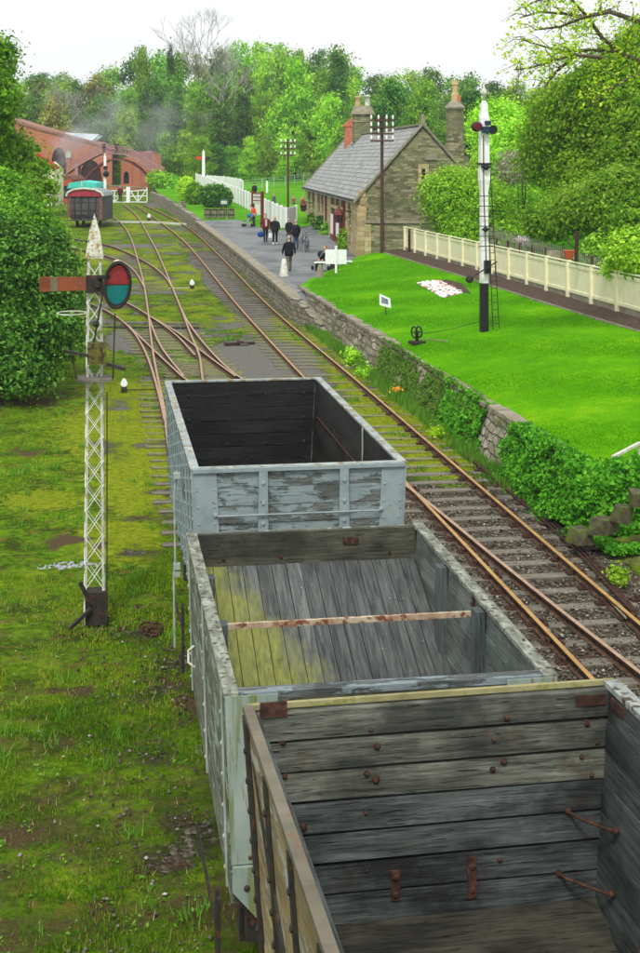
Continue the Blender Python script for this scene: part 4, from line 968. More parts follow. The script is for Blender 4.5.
M['bank'] = pm('mossy_earth_bank', [S(62, 60, 40), S(96, 104, 44), S(112, 100, 72)], 3.5, rough=1.0, bump=1, dist=.05, spots=[(5, S(120, 138, 30), .52, .64), (30, S(140, 134, 118), .66, .7)])
sheet('earth_bank', bank, M['bank'], label='low mossy earth bank by the stone steps')
_r = np.random.RandomState(91); _n = 14000; _x = 9.0+3.6*_r.rand(_n); _t = _r.rand(_n)
_C = np.stack([_x, 25.2-1.3*_t, .12+.15*np.maximum(0, _x-9.3)*(1-_t*.7)+.12*_r.rand(_n)], -1)[vnoise(_x*2, _t*3, 1, 8) > .5]
_m3 = quads_obj('ivy_foot', leafmesh(_C, np.tile(np.array([-.1, -.5, .8]), (len(_C), 1)), .045, 79), M['ivy'], loc=(9.2, 25, 0)); tag(_m3, 'stray bright ivy runners creeping over the earth bank around the stone blocks', 'climbing plant'); _m3.name = 'ivy'
M['step_stone'] = pm('mossy_step_stone', [S(58, 55, 42), S(98, 94, 76)], 4, rough=.95, bump=.8, dist=.03, spots=[(4, S(84, 98, 36), .45, .6)])
_w = quads_obj('weeds', leafmesh(WEEDC, np.tile(np.array([0, 0, 1.0]), (len(WEEDC), 1)), .022, 63), leafm('low_weed', [S(40, 84, 14), S(64, 116, 24), S(92, 142, 40), S(120, 160, 60)], 1, .2)); tag(_w, 'low broad-leaved weeds scattered through the foreground grass', 'weeds', kind='stuff')
st_px = [(581, 528, 0.0), (603, 519, .16), (622, 506, .36), (640, 492, .55)]
for i, (x, y, z) in enumerate(st_px):
    p = Z(x, y, z+.1); p = D(x, y, 25.4-.1*i); b = MB(); s = .26+.04*(i % 2)
    b.box((0, 0, -.13), (s*1.35, s*1.2, .26), .3+i*.35)
    b.v = [(v[0]+rb.uniform(-.05, .05), v[1]+rb.uniform(-.05, .05), v[2]+rb.uniform(-.03, .03)) for v in b.v]
    o = b.build('stone_step', M['step_stone']); o.location = p
    tag(o, ['lowest mossy stone block at the foot of the bright ivy', 'second pale stone block up from the track by the bright ivy', 'third stone block up beneath the bright ivy', 'topmost stone block of the rising steps by the picture edge'][i], 'stone block')
p, q = Z(613, 457, 1.45), Z(640, 443, 1.55); b = MB(); b.beam(p, q, .07, .05); b.beam(q+Vector((0, 0, 0)), q-Vector((0, 0, 1.2)), .06, .06)
tag(b.build('handrail', M['white_dirty'], loc=p), 'pale grey slanting handrail above the stone steps in the ivy', 'handrail')
# point rodding beside the near rail
def run(px, z, r_, name, mats, label, cat, grp=None, off=0):
    P = [Z(x, y, z) for x, y in px]; m = MB(); m.tube(P, r_, 6)
    return tag(m.build(name, mats, loc=P[0]), label, cat, grp)
rod_labels = ['rusty signalling rod nearest the wall beside the near rail', 'middle rusty signalling rod beside the near rail', 'rusty signalling rod closest to the near rail', 'fourth thin grey rod splaying towards the rail by the stone blocks']
for i, off in enumerate((0, .09, .18)):
    a0 = Z(462, 452, .08); a1 = Z(571, 546, .08); a2 = Z(632, 612, .08); pts = [a0+Vector((off*.5, 0, 0)), Z(520, 501, .08)+Vector((off*.8, 0, 0)), a1+Vector((off, 0, 0)), a2+Vector((off*.4, 0, 0))]
    m = MB(); m.tube(catmull(pts, 1.0) and [Vector((v.x, v.y, .09)) for v in catmull(pts, 1.0)], .022, 6)
    tag(m.build('signal_rod', M['rust'], loc=a0), rod_labels[i], 'rodding')
for i in range(9):
    y = 18.5+i*1.6; b = MB(); b.box((0, 0, .03), (.5, .16, .08)); [b.lathe((x, 0, .10), [(.03, -.06), (.03, .06)], 8, 'Y') for x in (-.15, -.05, .05)]
    x = 8.80; o = b.build('rod_roller', M['rust']); o.location = (x, y, 0); tag(o, 'small rusty roller frame carrying the signal rods', 'rod roller', 'roller frames under the signal rods')
m = MB(); m.tube([Z(560, 553, .06), Z(600, 590, .1), Z(626, 618, .12)], .018, 6); tag(m.build('signal_rod', M['coping'], loc=Z(560, 553, .06)), rod_labels[3], 'rodding')

# ------------------------------------------------------------------ station building
def PB(px, py, d): return D(px, py, d)
BN = D(359.5, 0, 81); BROT = -math.radians(3.8); BU = Vector((math.sin(-BROT), math.cos(-BROT), 0)); BX = Vector((math.cos(BROT), math.sin(BROT), 0))
BZ = 1.0+g(80)-.05
bd = thing('station_building', 'stone station building with a steep slate roof, arched loggia and tall gable', 'building', (BN.x, BN.y, BZ), BROT)
BL = 38.0; BWd = 7.4; EH = 5.0-BZ; RH = 9.15-BZ
def bproj(x, y, z):
    p = Vector((BN.x, BN.y, BZ))+BX*x+BU*y+Vector((0, 0, z)); return proj(p)
def by(px, z=2.0):                                            # distance along the front wall for a photo column
    lo, hi = -2, 80
    for _ in range(50):
        m = (lo+hi)/2
        if bproj(0, m, z)[0] > px: lo = m
        else: hi = m
    return lo
print('building far px', bproj(0, BL, EH), 'near', bproj(0, 0, EH), 'apex', bproj(BWd/2, 0, RH))
BL = by(305.5, EH); print('BL', BL)
def arch(y0, y1, zb, zs, n=8, rise=None):
    c = (y0+y1)/2; r_ = (y1-y0)/2; rise = rise or min(r_*1.25, .85)
    return [(c-r_*math.cos(math.pi*i/n), zs+rise*math.sin(math.pi*i/n)**.9) for i in range(n+1)]
openings = []                                                 # (y0,y1,zb,zs,arched)
def add_open(px0, px1, zb, zs, arched=True): a, b = by(px1), by(px0); openings.append((min(a, b), max(a, b), zb, zs, arched))
for px0, px1 in ((341.6, 344.0), (336.2, 339.6), (331.4, 334.6)): openings.append((by(px1), by(px0), .05, 2.55, True))
openings.append((by(350.5), by(348.6), .9, 2.5, True))
for px0 in (322.5, 319.0, 313.5, 309.5): openings.append((by(px0+1.0), by(px0-1.0), .95, 2.5, True))
openings.sort()
wm = MB(); T = .42; cur = 0
for (a, b, zb, zs, ar) in openings:
    wm.prism([(0, cur, 0), (0, a, 0), (0, a, EH), (0, cur, EH)], (T, 0, 0))
    if zb > .1: wm.prism([(0, a, 0), (0, b, 0), (0, b, zb), (0, a, zb)], (T, 0, 0))
    top = arch(a, b, zb, zs); ztop = max(z for y, z in top)+.02
    for i in range(len(top)-1):
        (ya, za), (yb, zb2) = top[i], top[i+1]; wm.prism([(0, ya, za), (0, yb, zb2), (0, yb, EH), (0, ya, EH)], (T, 0, 0))
    cur = b
wm.prism([(0, cur, 0), (0, BL, 0), (0, BL, EH), (0, cur, EH)], (T, 0, 0))
wm.build('front_wall', M['ashlar'], bd)
gm = MB(); gm.prism([(0.02, .004, 0), (BWd, .004, 0), (BWd, .004, EH), (BWd/2, .004, RH-.1), (0.02, .004, EH)], (0, .5, 0)); gm.prism([(.02, BL, 0), (BWd, BL, 0), (BWd, BL, EH), (BWd/2, BL, RH-.1), (.02, BL, EH)], (0, -.5, 0))
gm.slab((BWd-.4, .5, 0), (.4, 0, 0), (0, BL-1, 0), (0, 0, EH))
gm.build('gable_wall', M['stone'], bd)
sl = stone('grey_slates', [S(116, 122, 122), S(142, 146, 144), S(166, 168, 166), S(134, 132, 126)], S(92, 96, 96), .55, .26, jitter=.006, mort=.02)
# remap the slate courses to run along the eaves
rf = MB(); ov = .28
sl_h = RH-EH
for s in (-1, 1):
    x0 = BWd/2+s*(BWd/2+ov); z0 = EH-ov*sl_h/(BWd/2)
    rf.slab((x0, -.10, z0), (BWd/2-x0, 0, RH-z0), (0, BL+.2, 0), (0, 0, .09))
ro = rf.build('roof', sl, bd)
rg_ = MB(); rg_.box((BWd/2, BL/2, RH+.12), (.3, BL+.25, .12)); rg_.build('ridge_tiles', M['coping'], bd)
for y in (-.16, BL-.1):
    cp = MB()
    for s in (-1, 1):
        x0 = BWd/2+s*(BWd/2+.35); z0 = EH-.35*sl_h/(BWd/2)
        cp.slab((x0, y, z0+.06), (BWd/2-x0, 0, RH-z0+.02), (0, .34, 0), (0, 0, .16))
    cp.build('gable_coping', M['coping'], bd)
m = MB(); m.box((BWd/2, 0, RH+.35), (.22, .3, .3)); m.ball((BWd/2, 0, RH+.58), .12, 8, 6); m.build('finial', M['coping'], bd)
# small slit window in the gable, with surround
x = BWd*.505; m = MB(); zc = 7.2+(160-174)*82/1400-BZ
m.box((x, -.02, zc), (.62, .08, 1.15)); fo = m.build('window', M['ashlar'], bd); m = MB(); m.box((x, -.07, zc-.05), (.22, .02, .72)); m.build('pane', M['black_paint'], fo)
m = MB(); m.box((x+.45, -.03, zc+.95), (.75, .09, .28)); m.build('lintel', M['concrete'], bd)
m = MB()
for k in range(9): m.box((.13+.05*(k % 2), -.03, .25+.45*k), (.42-.16*(k % 2), .1, .40))
m.build('quoin', M['ashlar'], bd)
# loggia piers and posters, doors, windows
for (a, b, zb, zs, ar) in openings:
    if zb > .1:
        fr = MB(); fr.box((.16, (a+b)/2, (zb+zs)/2+.3), (.06, b-a, zs-zb+.9)); w_ = fr.build('window', M['glass'], bd)
        sfr = MB(); sfr.box((.10, (a+b)/2, (zb+zs)/2), (.06, .07, zs-zb)); sfr.box((.10, (a+b)/2, (zb+zs)/2), (.06, b-a, .07)); sfr.build('frame', M['white_paint'], w_)
        s_ = MB(); s_.box((-.03, (a+b)/2, zb-.06), (.2, (b-a)+.2, .12)); s_.build('sill', M['coping'], w_)
    hd = MB(); A = arch(a, b, zb, zs); c = (a+b)/2
    for i in range(len(A)-1):
        (ya, za), (yb, z2) = A[i], A[i+1]; k1 = 1.25
        hd.prism([(-.035, ya, za), (-.035, yb, z2), (-.035, c+(yb-c)*k1, zs+(z2-zs)*k1+.03), (-.035, c+(ya-c)*k1, zs+(za-zs)*k1+.03)], (.08, 0, 0))
    hd.build('arch_moulding', M['coping'], bd)
m = MB(); m.slab((1.9, by(345.5), 0), (.1, 0, 0), (0, by(330)-by(345.5), 0), (0, 0, EH-.1)); m.build('loggia_back_wall', M['ashlar'], bd)
for k, (pxa, pxb) in enumerate(((333.2, 336.6), (338.6, 342.4))):
    a, b = by(pxb), by(pxa); m = MB(); m.box((-.11, (a+b)/2, 1.15), (.18, b-a, 2.1)); o = m.build('panelled_pier', M['maroon'], bd)
    m = MB(); m.box((-.215, (a+b)/2, 1.45), (.02, (b-a)*.72, 1.35)); m.build('poster_panel', M['white_paint'], o)
m = MB(); m.box((-.06, (by(345.2)+by(330.5))/2, 2.62), (.16, by(330.5)-by(345.2), .22)); m.build('impost_band', M['ashlar'], bd)
for px in (345.2, 327.0):
    m = MB(); y = by(px); m.tube([(-.09, y, 0), (-.09, y, EH-.15)], .07, 8); m.box((-.1, y, EH-.25), (.25, .25, .2)); m.build('drainpipe', M['maroon'], bd)
m = MB(); m.beam((-.26, 0, EH-.17), (-.26, BL, EH-.17), .14, .1); m.build('gutter', M['iron_dark'], bd)
m = MB(); m.box((.10, -.12, 1.5), (.5, .3, 3.0)); m.build('buttress', M['ashlar'], bd)
def chimney(x, y, wx, wy_, z0, z1, pots, label=None, brick=False):
    m = MB(); m.box((x, y, (z0+z1)/2), (wx, wy_, z1-z0)); m.box((x, y, z1-.55), (wx+.12, wy_+.12, .12)); m.box((x, y, z0+.25), (wx+.25, wy_+.3, .5))
    o = m.build('chimney', M['brick'] if brick else M['stone'], bd)
    c = MB(); t = .18; zt_ = z1
    vs = [(x-wx/2-t, y-wy_/2-t, zt_), (x+wx/2+t, y-wy_/2-t, zt_), (x+wx/2+t, y+wy_/2+t, zt_), (x-wx/2-t, y+wy_/2+t, zt_), (x-wx/2+.05, y-wy_/2+.05, zt_+.65), (x+wx/2-.05, y-wy_/2+.05, zt_+.65), (x+wx/2-.05, y+wy_/2-.05, zt_+.65), (x-wx/2+.05, y+wy_/2-.05, zt_+.65)]
    c.add(vs, [(3, 2, 1, 0), (4, 5, 6, 7), (0, 1, 5, 4), (1, 2, 6, 5), (2, 3, 7, 6), (3, 0, 4, 7)]); c.build('chimney_cap', M['coping'], o)
    for (dx, h, mt) in pots:
        p = MB(); p.lathe((x+dx, y, zt_+.6), [(.26, 0), (.22, .2), (.2, h-.18), (.25, h-.15), (.25, h)], 10); p.build('chimney_pot', M[mt], o, True)
    return o
# ridge chimney : photo columns 354-371, top 101..
def ridge_y(px):
    lo, hi = 0, 60
    for _ in range(40):
        m = (lo+hi)/2
        if bproj(BWd/2, m, RH)[0] > px: lo = m
        else: hi = m
    return lo
yr = ridge_y(362.5)
zt1 = 0
for k in range(200):
    zt1 = RH+k*.03
    if bproj(BWd/2, yr, zt1)[1] < 115: break
chimney(BWd/2, yr, 1.45, 1.1, RH-1.2, zt1, ((-.38, .85, 'buffstone'), (.38, .95, 'white_dirty')))
yr2 = yr+3.5
m = MB(); xx = BWd/2-.75; m.box((xx, yr2, RH-.1), (.55, .8, 2.0)); m.prism([(xx-.5, yr2-.45, RH+.75), (xx+.35, yr2-.45, RH+.75), (xx+.35, yr2-.45, RH+1.5)], (0, .9, 0)); m.build('roof_vent', M['terracotta'], bd)
# tall stone chimney behind the right-hand slope
dT = 84.0; pT = D(455, 160, dT); q_ = pT-Vector((BN.x, BN.y, 0)); cx_, cy_ = q_.dot(BX), q_.dot(BU)
zbT = 7.2+(160-165)*dT/1400-BZ; ztT = 7.2+(160-109)*dT/1400-BZ
m = MB(); n8 = 8
m.box((cx_, cy_, zbT-2.0), (1.35, 1.35, 5.0)); m.lathe((cx_, cy_, 0), [(.62, zbT), (.52, ztT), (.50, ztT)], 8); o = m.build('chimney', M['stone'], bd)
m = MB(); m.lathe((cx_, cy_, ztT), [(.52, -.1), (.62, 0), (.64, .08), (.30, .45), (.28, .46)], 8); m.build('chimney_cap', M['coping'], o)
m = MB(); m.lathe((cx_, cy_, ztT+.4), [(.24, 0), (.23, .5), (.17, .55), (.17, 1.0), (.22, 1.05), (.18, 1.3)], 10); m.build('chimney_pot', M['buffstone'], o)
m = MB(); m.box((cx_+.2, cy_-.1, ztT+.55), (.2, .2, .5)); m.build('chimney_pot', M['terracotta'], o)
# lean-to / screen wall in front of the gable
m = MB(); a = D(366, 250, 79.3); b = D(440, 250, 78.6); zt_ = 3.62
m.prism([(a.x, a.y, .9), (b.x, b.y, .9), (b.x, b.y, zt_), (a.x, a.y, zt_)], (.05, .5, 0)); sw = thing('stone_wall', 'lower stone wall standing in front of the station gable behind the telegraph pole', 'wall', (a.x, a.y, .9))
m.build('wall_face', M['stone'], sw, world=True); m = MB(); m.prism([(a.x-.08, a.y-.08, zt_), (b.x+.08, b.y-.08, zt_), (b.x+.08, b.y-.08, zt_+.14), (a.x-.08, a.y-.08, zt_+.14)], (.05, .68, 0)); m.build('coping', M['coping'], sw, world=True)
m = MB(); m.box((a.x+.1, a.y-.06, 2.2), (.35, .12, 2.7)); m.build('quoin', M['ashlar'], sw, world=True)
# platform lamps on brackets
for k, (px, py) in enumerate(((351, 217), (312.5, 207))):
    y = by(px, 2.6); p = Vector((BN.x, BN.y, BZ))+BU*y
    zl = 7.2-(py-160)*dep(p)/1400
    l = thing('wall_lamp', ['red-topped lantern on the near corner of the station front wall', 'red-topped lantern on the far end of the station front wall'][k], 'lantern', (p.x-.75, p.y, zl), BROT)
    m = MB(); m.lathe((0, 0, 0), [(.16, -.35), (.26, .12)], 6); m.build('glass', M['glass'], l)
    m = MB(); m.lathe((0, 0, .12), [(.30, 0), (.28, .04), (.12, .32), (.10, .34), (.07, .48), (.02, .52)], 6); m.build('hood', M['maroon'], l)
    m = MB(); m.beam((0, 0, .45), (.75, 0, .3), .05, .06); m.beam((.1, 0, -.3), (.75, 0, .1), .04, .04); m.build('bracket', M['iron_dark'], l)
    m = MB(); [m.beam((.16*math.cos(t), .16*math.sin(t), -.36), (.27*math.cos(t), .27*math.sin(t), .13), .03, .03) for t in [i*math.pi/3 for i in range(6)]]; m.build('frame', M['maroon'], l)

# ------------------------------------------------------------------ signals
# white wooden post on the lawn
p0 = G(484, 332, lambda x, y: lawnz(x, y)); d0 = dep(p0); hh = (332-85)/1400*d0; pxm = d0/1400
sg = thing('signal_post', 'tall white signal post with black foot standing on the lawn', 'railway signal', p0, 0)
def hz(py): return (332-py)*pxm
def taper(mb, z0, z1, w0, w1): mb.add([(-w0, -w0, z0), (w0, -w0, z0), (w0, w0, z0), (-w0, w0, z0), (-w1, -w1, z1), (w1, -w1, z1), (w1, w1, z1), (-w1, w1, z1)], [(3, 2, 1, 0), (4, 5, 6, 7), (0, 1, 5, 4), (1, 2, 6, 5), (2, 3, 7, 6), (3, 0, 4, 7)])
m = MB(); taper(m, 0, hz(283), 3.78*pxm, 3.70*pxm); m.build('post_foot', M['black_paint'], sg)
m = MB(); taper(m, hz(283), hz(192), 3.74*pxm, 3.52*pxm); taper(m, hz(192), hz(184), 3.52*pxm, 4.31*pxm); taper(m, hz(184), hz(180), 4.31*pxm, 4.93*pxm); taper(m, hz(180), hz(168), 4.93*pxm, 4.93*pxm); taper(m, hz(168), hz(140), 4.58*pxm, 4.40*pxm); taper(m, hz(140), hz(118), 4.31*pxm, 4.22*pxm)
taper(m, hz(118), hz(113), 4.22*pxm, 3.26*pxm); taper(m, hz(113), hz(105), 3.26*pxm, 3.08*pxm); taper(m, hz(105), hz(101), 3.08*pxm, 1.32*pxm)
m.build('post', M['white_paint'], sg)
m = MB(); m.lathe((0, 0, 0), [(1.4*pxm, hz(102)), (1.2*pxm, hz(96)), (3.6*pxm, hz(94)), (3.3*pxm, hz(92)), (1.4*pxm, hz(88.5)), (.9*pxm, hz(87)), (.9*pxm, hz(82)), (.3*pxm, hz(80))], 10); m.build('finial', M['white_dirty'], sg, True)
m = MB(); zz = hz(127); m.ball((-9.5*pxm, -.25, zz), (6*pxm, .09, 5.2*pxm), 14, 8); o = m.build('spectacle', M['iron_dark'], sg)
m = MB(); m.lathe((-9*pxm, -.36, zz), [(3.9*pxm, 0), (4.2*pxm, .03), (3.6*pxm, .05)], 14, 'Y'); m.build('red_lens', pm('dark_red_glass', [S(70, 14, 26), S(104, 26, 38)], 6, rough=.2, bump=0), o)
m = MB(); m.lathe((7*pxm, -.3, zz-3*pxm), [(4.4*pxm, 0), (4.6*pxm, .05), (4.0*pxm, .07)], 14, 'Y'); o2 = m.build('spectacle', M['black_paint'], sg)
m = MB(); m.box((-.5*pxm, -.28, zz-3*pxm), (7*pxm, .16, 6*pxm)); m.box((1.5*pxm, -.3, zz+3.5*pxm), (5*pxm, .15, 4.5*pxm)); m.ball((0, -.3, zz+4*pxm), 2.2*pxm, 10, 6); m.ball((0, -.36, zz-5*pxm), 2.4*pxm, 10, 6); m.build('lamp_bracket', pm('dark_blue_iron', [S(22, 38, 60), S(40, 66, 92)], 8, rough=.5), sg)
m = MB(); m.box((0, -.05, hz(164)), (12*pxm, .42, .06)); m.ball((0, -.27, hz(167.5)), .09, 8, 6); m.box((0, -.26, hz(167)), (.3, .06, .07)); m.build('iron_band', M['black_paint'], sg)
m = MB(); m.tube([(-2.6*pxm, -.24, hz(136)), (-2.4*pxm, -.24, hz(190)), (.2*pxm, -.24, hz(262))], .018, 6); m.build('down_rod', M['iron_dark'], sg)
m = MB(); m.box((1.5*pxm, -.24, hz(266.5)), (6*pxm, .18, 13*pxm)); m.build('lever_box', M['black_paint'], sg)
m = MB(); m.beam((10*pxm, -.38, hz(261)), (-17*pxm, -.38, hz(277)), .03, .07, up=(0, 1, 0)); m.ball((-18*pxm, -.38, hz(278)), (4.2*pxm, .11, 4.0*pxm), 12, 8); m.build('balance_weight', M['iron_dark'], sg)
m = MB(); m.tube([(9*pxm, -.3, hz(262)), (9.2*pxm, -.3, hz(276))], .015, 5); m.build('link', M['iron_dark'], sg)
ld = MB(); t0, t1 = hz(332), hz(175)
A0, A1 = Vector((11.5*pxm, .25, 0)), Vector((4*pxm, .15, t1)); B0, B1 = Vector((18.5*pxm, .3, 0)), Vector((8.5*pxm, .2, t1))
for a_, b_ in ((A0, A1), (B0, B1)): ld.beam(a_, b_, .022, .03)
for k in range(1, 22): t = k/22; ld.tube([A0.lerp(A1, t), B0.lerp(B1, t)], .011, 5)
ld.build('ladder', M['iron_dark'], sg)
m = MB(); [m.tube([(-.24, -.23, hz(y)), (.24, -.23, hz(y))], .014, 5) for y in (196, 206, 216, 226, 236, 246)]; m.build('rung', M['iron_dark'], sg)
m = MB(); m.ball((-.02, -.27, hz(229)), .09, 8, 6); m.box((0, -.25, hz(229)), (.28, .05, .05)); m.build('rod_guide', M['black_paint'], sg)

# lattice post at the left
p0 = G(94.5, 622); d0 = dep(p0); pxm = d0/1400
lt = thing('lattice_signal', 'white lattice signal post with orange arm and red and green lens, left of the wagons', 'railway signal', p0, 0)
def hl(py): return (622-py)*pxm
def hwid(z): return .158-.052*(z/hl(255))
ztl = hl(256)
for sx in (-1, 1):
    for sy in (-1, 1):
        m = MB(); a_ = Vector((sx*hwid(0), sy*hwid(0), 0)); b_ = Vector((sx*hwid(ztl), sy*hwid(ztl), ztl)); m.slab(a_, (-sx*.036, 0, 0), (0, -sy*.006, 0), b_-a_); m.slab(a_, (-sx*.006, 0, 0), (0, -sy*.036, 0), b_-a_); m.build('corner_angle', M['white_dirty'], lt)
z = .12; k = 0
while z < ztl-.3:
    st = .42-.008*k; z2 = min(z+st, ztl)
    for f in range(4):
        def C(s, zz):
            w_ = hwid(zz)-.004; return [Vector((s*w_, -w_, zz)), Vector((w_, s*w_, zz)), Vector((-s*w_, w_, zz)), Vector((-w_, -s*w_, zz))][f]
        m = MB(); m.beam(C(-1, z), C(1, z2), .026, .006); m.beam(C(1, z), C(-1, z2), .026, .007)
        if k*4+f < 96: m.build('lattice_brace', M['white_paint'], lt)
    z = z2; k += 1
capm = pm('lichened_cap', [S(170, 172, 150), S(218, 220, 208)], 9, rough=.7, spots=[(14, S(150, 128, 58), .52, .6), (22, S(110, 104, 84), .56, .64)])
m = MB(); w_ = 9*pxm*.98; m.add([(-w_, -w_, ztl), (w_, -w_, ztl), (w_, w_, ztl), (-w_, w_, ztl), (-.6*w_, -.6*w_, hl(232)), (.6*w_, -.6*w_, hl(232)), (.6*w_, .6*w_, hl(232)), (-.6*w_, .6*w_, hl(232)), (0, 0, hl(213))], [(3, 2, 1, 0), (0, 1, 5, 4), (1, 2, 6, 5), (2, 3, 7, 6), (3, 0, 4, 7), (4, 5, 8), (5, 6, 8), (6, 7, 8), (7, 4, 8)]); m.box((0, 0, ztl-.02), (2.1*w_, 2.1*w_, .03))
m.build('pointed_cap', capm, lt)
# arm
y_ = -.2
armm = pm('faded_orange_arm', [S(112, 58, 32), S(138, 76, 42), S(120, 70, 50)], 3, rough=.7, spots=[(7, S(164, 116, 92), .58, .68), (14, S(104, 78, 54), .60, .68)])
m = MB(); m.prism([((88-94.5)*pxm, y_, hl(289)), ((41-94.5)*pxm, y_, hl(290)), ((41-94.5)*pxm, y_, hl(275)), ((88-94.5)*pxm, y_, hl(276))], (0, .02, 0)); arm = m.build('signal_arm', armm, lt)
m = MB(); m.box(((55-94.5)*pxm, y_-.004, hl(282.4)), (.11, .012, 14.2*pxm)); m.build('arm_band', pm('grey_green_band', [S(96, 92, 70), S(120, 114, 88)], 9), arm)
m = MB(); m.box((.0, y_+.02, hl(283)), (.26, .05, .27)); m.box((.14, y_-.03, hl(276)), (.2, .04, .05)); m.lathe((.04, y_-.05, hl(283)), [(.05, 0), (.05, .08)], 10, 'Y'); m.build('arm_bracket', M['iron_dark'], lt)
# spectacle: two-coloured lens plate, with a hooped iron rim
sx0 = (117-94.5)*pxm; sz0 = hl(284)
def specpoly(k=1.0, half=0):
    pts = []
    for i in range(32):
        t = 2*math.pi*i/32; x = math.cos(t)*12.4*pxm*k; z_ = math.sin(t)*22*pxm*k
        x += .12*z_*0.35; pts.append((sx0+x, z_+sz0))
    return pts
m = MB(); m.prism([(x, y_-.03, z_) for x, z_ in specpoly(1.0)], (0, .05, 0)); spc = m.build('spectacle', M['iron_dark'], lt)
P_ = specpoly(.88); P_ = [(sx0+(x-sx0)*1.04, z_) for x, z_ in P_]; ex_ = max(x for x, z_ in P_)-sx0; up = [(x, z_) for x, z_ in P_ if z_ > sz0+.02]+[(sx0+ex_, sz0+.008), (sx0-ex_, sz0+.008)]; dn = [(x, z_) for x, z_ in P_ if z_ < sz0-.02]+[(sx0+ex_, sz0-.008), (sx0-ex_, sz0-.008)]
def hull(pp): c = (sum(x for x, _ in pp)/len(pp), sum(z_ for _, z_ in pp)/len(pp)); return sorted(pp, key=lambda q: math.atan2(q[1]-c[1], q[0]-c[0]))
m = MB(); m.prism([(x, y_-.036, z_) for x, z_ in hull(up)], (0, .01, 0)); m.build('red_lens', pm('weathered_red_lens', [S(112, 30, 34), S(140, 44, 46), S(128, 68, 54)], 5, rough=.35, bump=.1), spc)
m = MB(); m.prism([(x, y_-.036, z_) for x, z_ in hull(dn)], (0, .01, 0)); m.build('green_lens', pm('blue_green_lens', [S(6, 92, 92), S(14, 116, 112)], 4, rough=.3, bump=.1), spc)
m = MB(); m.tube([(sx0+.12*.0+x-sx0, y_-.10, z_) for x, z_ in specpoly(1.0)+specpoly(1.0)[:1]], .012, 5, cap=False); m.tube([(x, y_-.05, z_) for x, z_ in specpoly(1.03)+specpoly(1.03)[:1]], .022, 6, cap=False); m.build('rim', M['iron_dark'], spc)
m = MB(); m.ball((sx0, y_, hl(261)), (.06, .06, .03), 8, 6); m.build('top_cap', M['white_dirty'], spc)
m = MB(); m.beam(((103-94.5)*pxm, y_-.06, hl(290)), ((93-94.5)*pxm, y_-.06, hl(346)), .03, .035, up=(0, 1, 0)); m.ball(((95.5-94.5)*pxm, y_-.06, hl(322)), .05, 8, 6); m.build('arm_rod', M['iron_dark'], lt)
mossy = pm('mossy_iron', [S(58, 56, 34), S(96, 90, 42), S(110, 112, 50)], 9, rough=.9, spots=[(12, S(44, 40, 34), .5, .6)])
m = MB(); m.box(((97-94.5)*pxm, y_-.05, hl(351)), (18.5*pxm, .16, 21*pxm)); m.build('lamp_box', mossy, lt)
m = MB(); m.beam(((64-94.5)*pxm, y_-.12, hl(347)), ((88-94.5)*pxm, y_-.14, hl(352.5)), .04, .085, up=(0, 1, 0)); m.build('balance_lever', M['iron_dark'], lt); m = MB(); m.beam(((106-94.5)*pxm, y_-.14, hl(361)), ((125-94.5)*pxm, y_-.16, hl(367)), .05, .06, up=(0, 1, 0)); m.build('balance_lever', M['iron_dark'], lt)
m = MB(); cyc = [(( -22+14*math.cos(t))*pxm-.0, -.25+.28*math.sin(t), hl(311)) for t in [i*math.pi/9 for i in range(19)]]; m.tube(cyc, .010, 5, cap=False); m.build('safety_hoop', M['white_dirty'], lt)
m = MB(); m.box(((94-94.5)*pxm, -.15, hl(377)), (34*pxm, .5, .04)); m.build('maintenance_step', M['sleeper'], lt)
for dx0, dx1 in ((-22, -17), (20, 18)):
    m = MB(); m.tube([(dx0*pxm, -.3, hl(352 if dx0 < 0 else 312)), (dx1*pxm if dx0 < 0 else dx1*pxm, -.3, hl(376))], .012, 5); m.build('hanger_rod', M['iron_dark'], lt)
m = MB(); m.box((.02, -.10, .28), (.32, .3, .5)); m.beam((-.05, -.25, .35), (-.22, -.3, .72), .05, .06); m.beam((-.05, -.28, .30), (-.38, -.45, .06), .05, .05); m.build('crank_box', M['iron_dark'], lt)
m = MB(); m.tube([(.19, -.22, hl(390)), (.19, -.24, .05)], .01, 5); m.build('down_wire', M['iron_dark'], lt)

# distant signals
def small_signal(px, ybase, ytop, yarm, surf, label, arml, w=.12, foot=None, mat='white_paint', armc='maroon'):
    p = G(px, ybase, surf); d = dep(p); k = d/1400; H = (ybase-ytop)*k
    r_ = thing('signal_post', label, 'railway signal', p)
    m = MB(); taper(m, 0 if foot is None else (ybase-foot)*k, H, w, w*.85); m.build('post', M[mat], r_)
    if foot: m = MB(); taper(m, 0, (ybase-foot)*k, w*1.02, w*1.02); m.build('post_foot', M['black_paint'], r_)
    m = MB(); m.lathe((0, 0, H), [(w*.8, 0), (w*1.1, .05), (w*.4, .2), (.03, .45)], 8); m.build('finial', M['white_paint'], r_)
    if arml:
        z = (ybase-yarm)*k; m = MB(); m.box((-arml/2-w, -.15, z), (arml, .04, 3.0*k)); m.build('signal_arm', M[armc], r_)
        m = MB(); m.ball((w+.35, -.15, z-.05), (.4, .06, .28), 10, 6); m.box((w+.1, -.15, z-.4), (.2, .1, .5)); m.build('spectacle', M['iron_dark'], r_)
    return r_, k
M['red_paint'] = pm('red_paint', [S(190, 52, 40), S(214, 74, 56)], 4, rough=.6)
small_signal(203.5, 186, 153, 158, plat, 'short white signal with a red arm beyond the round clipped bushes', .85, .2, None, 'white_paint', 'red_paint')
r_, k = small_signal(105, 222, 158, 0, None, 'white signal post with black foot by the level crossing gates', 0, .13, 209)
m = MB(); m.ball((.1, -.2, (222-174)*k), .3, 8, 6); m.box((.05, -.2, (222-168)*k), (.35, .2, .35)); m.build('lamp', M['black_paint'], r_)
